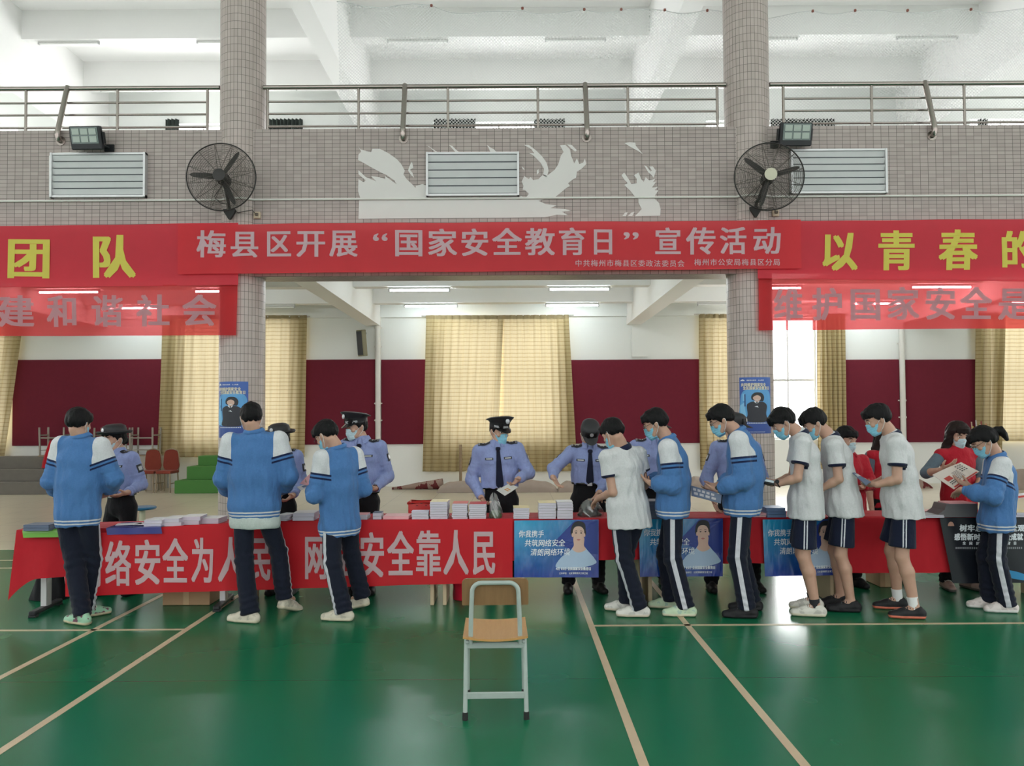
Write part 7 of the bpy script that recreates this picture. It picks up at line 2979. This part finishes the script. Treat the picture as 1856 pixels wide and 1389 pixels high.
PPL['p5'] = person('police officer with bowed head in black cap, arm stretched over the piles', (1069, 789), (1068, 811), (1066, 0.0), (*fy(1088), 165), (*fy(1030), 185), 180, 178, 42,
       (1102, 868, -0.02), (1084, 896, -0.26), (1012, 842, -0.08), (1003, 866, -0.30), H=1.68, top='shirt', bottom='black', hem=877, D=DP, cap='duty', mask=MASKP, shoes=PATENT, group=GP, lh=(1074, 908, -0.32), rh=(1014, 884, -0.38), curl=0.4)
PPL['p6'] = person('police officer mostly hidden behind the blue-jacketed student in pale green shoes', (1188, 776), (1184, 800), (1186, 0.0), (*fy(1205, 7.43), 178), (*fy(1170, 7.43), 182), -176, 130, 10,
       (1222, 862, 0.0), (1212, 890, -0.2), (1165, 850, 0.0), (1172, 872, -0.2), H=1.66, top='shirt', bottom='black', hem=884, D=DP + 0.2, cap='duty', shoes=PATENT, group=GP, tie=False)
PPL['p7'] = person('police officer mostly hidden behind the tall student with the brochure', (1331, 775), (1333, 802), (1334, 0.0), (*fy(1372), 170), (*fy(1290), 185), 176, 120, 12,
       (1381, 866, 0.0), (1362, 900, -0.2), (1280, 868, 0.0), (1294, 908, -0.20), H=1.68, top='shirt', bottom='black', hem=892, D=DP, cap='duty', shoes=PATENT, group=GP, tie=False, rh=(1300, 928, -0.26), wide=1.05)
PPL['v1'] = person('volunteer in red shirt with dark bun and mask, left of the third student in shorts', (1534, 798), (1537, 826), (1537, 0.0), (*fy(1556, 7.36), 165), (*fy(1520, 7.36), 185), 166, 158, 12,
       (1576, 872, -0.04), (1562, 884, -0.24), (1500, 880, 0.0), (1512, 900, -0.2), H=1.56, top='redshirt', bottom='black', hem=935, D=DP + 0.12, hair='bun', mask=MASKP, shoes=BLACK_SHOE, group=GV)
PPL['v2'] = person('volunteer in red vest, face hidden by the third student in shorts', (1606, 792), (1606, 818), (1606, 0.0), (*fy(1622, 7.60), 175), (*fy(1590, 7.60), 185), 176, 170, 15,
       (1640, 878, 0.0), (1630, 912, -0.1), (1573, 880, 0.0), (1580, 922, -0.12), H=1.57, top='vest', bottom='black', hem=920, D=DP + 0.36, hair='long', mask=MASKP, shoes=BLACK_SHOE, group=GV)
PPL['v3'] = person('long-haired volunteer in red vest and grey sleeves bending over a newspaper', (1736, 789), (1736, 814), (1738, 0.02), (*fy(1762), 165), (*fy(1718), 190), 180, 180, 20,
       (1778, 866, 0.0), (1768, 888, -0.22), (1683, 852, -0.02), (1706, 852, -0.24), H=1.60, top='vest', bottom='black', hem=916, D=DP, hair='long', mask=MASKP, shoes=('shoe_dusty', (0.36, 0.26, 0.22), (0.10, 0.09, 0.08)), group=GV, rh=(1726, 843, -0.30), curl=0.35)

# ================================================================== THINGS IN THE HANDS
def held(name, corners, Y, lab, cat, mat, t=0.003, art=None, prints=()):
    """corners: four (px, py, depth offset) round the sheet"""
    P = [at(c[0], c[1], Y + c[2]) for c in corners]
    O = sum(P, Vector()) / 4
    n = (P[1] - P[0]).cross(P[3] - P[0]).normalized()
    if n.y > 0: n = -n
    r = empty(name, O, lab, cat)

    def fn(u, v, off=0.0):
        p = P[0].lerp(P[1], u).lerp(P[3].lerp(P[2], u), v)
        return p - O + n * (off + 0.006 * sin(pi * u))
    m = MB()
    m.grid(lambda u, v: fn(u, v), 8, 4, thick=-n * t)
    m.build('sheet', mat, r, smooth=True, auto=40)
    for nm, polys, mt in prints:
        m = MB()
        for a, b, c, d in polys:
            shape(m, [(a, b), (c, b), (c, d), (a, d)], lambda u, v, o: fn(u, v, o), 0.0008, 2)
        m.build(nm, mt, r)
    return r


INKR, INKD, INKO = flat('ink_red', (0.50, 0.05, 0.04)), flat('ink_dark', (0.05, 0.05, 0.06)), flat('ink_orange', (0.60, 0.30, 0.10))
y3 = PPL['s3'][1]['Y0']
held('pink_paper', [(543, 877, 0.12), (573, 850, 0.10), (577, 868, 0.06), (574, 884, 0.04)], y3, 'pink paper held by the student in glasses and blue jacket', 'paper', cover('pink'))
held('leaflet', [(538, 883, 0.14), (562, 878, 0.16), (570, 883, 0.06), (545, 889, 0.05)], y3, 'white and blue leaflet held under the pink paper', 'leaflet', cover('white'), prints=[('print', [(0.3, 0.2, 0.8, 0.7)], cover('blue'))])
held('card', [(900, 889, -0.36), (922, 877, -0.33), (939, 883, -0.27), (915, 899, -0.32)], DP, 'white card with small orange print held by the capped officer', 'card', flat('card_white', (0.66, 0.68, 0.66)), prints=[('print', [(0.38, 0.30, 0.46, 0.75), (0.52, 0.30, 0.60, 0.75)], INKO)])
y6 = PPL['s6'][1]['Y0']
held('brochure', [(1252, 880, 0.02), (1308, 897, -0.16), (1306, 913, -0.20), (1253, 899, -0.02)], y6, 'large grey brochure held by the tall student in black shoes', 'brochure', cover('slate'), 0.006, prints=[('print', [(0.08 + 0.15 * k, 0.18, 0.18 + 0.15 * k, 0.42) for k in range(5)] + [(0.1 + 0.2 * k, 0.55, 0.24 + 0.2 * k, 0.8) for k in range(4)], cover('grey'))])
y7 = PPL['s7'][1]['Y0']
held('phone', [(1381, 868, -0.10), (1404, 872, -0.13), (1403, 880, -0.16), (1381, 876, -0.13)], y7, 'dark phone with bright screen held by the front student in shorts', 'phone', plain('phone_black', (0.01, 0.01, 0.012), 0.2), 0.009, prints=[('screen', [(0.05, 0.08, 0.95, 0.6)], flat('phone_glass', (0.55, 0.62, 0.66), 0.1))])
y9 = PPL['s9'][1]['Y0']
held('pamphlet', [(1545, 857, -0.02), (1552, 858, -0.02), (1579, 874, -0.12), (1570, 880, -0.12)], y9, 'grey pamphlet held by the student with white socks', 'pamphlet', cover('slate'), 0.006, prints=[('print', [(0.1, 0.15, 0.9, 0.35)], cover('grey'))])
held('newspaper', [(1690, 861, 0.10), (1742, 838, 0.14), (1775, 855, -0.08), (1729, 887, -0.12)], 6.86, 'red and white newspaper between the long-haired volunteer and the ponytailed student', 'newspaper', flat('newsprint', (0.68, 0.60, 0.55)), 0.004,
     prints=[('print', [(0.10, 0.40, 0.30, 0.62), (0.06, 0.92, 0.94, 0.99)], INKR), ('text_column', [(0.10 + 0.055 * (k % 6), 0.68 + 0.09 * (k // 6), 0.14 + 0.055 * (k % 6), 0.73 + 0.09 * (k // 6)) for k in range(12)] + [(0.40, 0.35 + 0.06 * k, 0.62, 0.37 + 0.06 * k) for k in range(8)] + [(0.68 + 0.08 * (k % 3), 0.12 + 0.12 * (k // 3), 0.73 + 0.08 * (k % 3), 0.18 + 0.12 * (k // 3)) for k in range(12)], INKD)])
held('leaflet', [(1841, 896, 0.05), (1870, 893, 0.05), (1872, 902, 0.0), (1843, 905, 0.0)], 7.05, 'white and red leaflet behind the ponytailed student at the right edge', 'leaflet', cover('white'), prints=[('print', [(0.1, 0.5, 0.8, 0.9)], INKR)])


def watch(who, side, lab, mat):
    root, I = PPL[who]
    W, E_ = I['W'][side], I['E'][side]
    u = unit(W - E_)
    a = unit(np.cross(u, (0.2, 0.4, 0.9)))
    b = np.cross(u, a)
    c = W - u * 0.004 - npv(root.location)
    m = MB()
    m.tube([Vector(c + a * 0.031 * cos(t_) + b * 0.029 * sin(t_)) for t_ in [2 * pi * i / 20 for i in range(20)]], 0.006, 6, closed=True)
    f = unit(np.array((0, -0.8, 0.6)) - u * np.array((0, -0.8, 0.6)).dot(u))
    m.tube([Vector(c + f * 0.028), Vector(c + f * 0.038)], 0.017, 16)
    m.build('wrist_watch', mat, root, smooth=True, auto=50)


watch('s6', -1, '', RUB)
watch('s7', -1, '', RUB)
watch('p3', -1, '', STEEL)
watch('s3', -1, '', RUB) if False else None

bpy.data.objects.remove(_fo)
bpy.data.curves.remove(_fc)
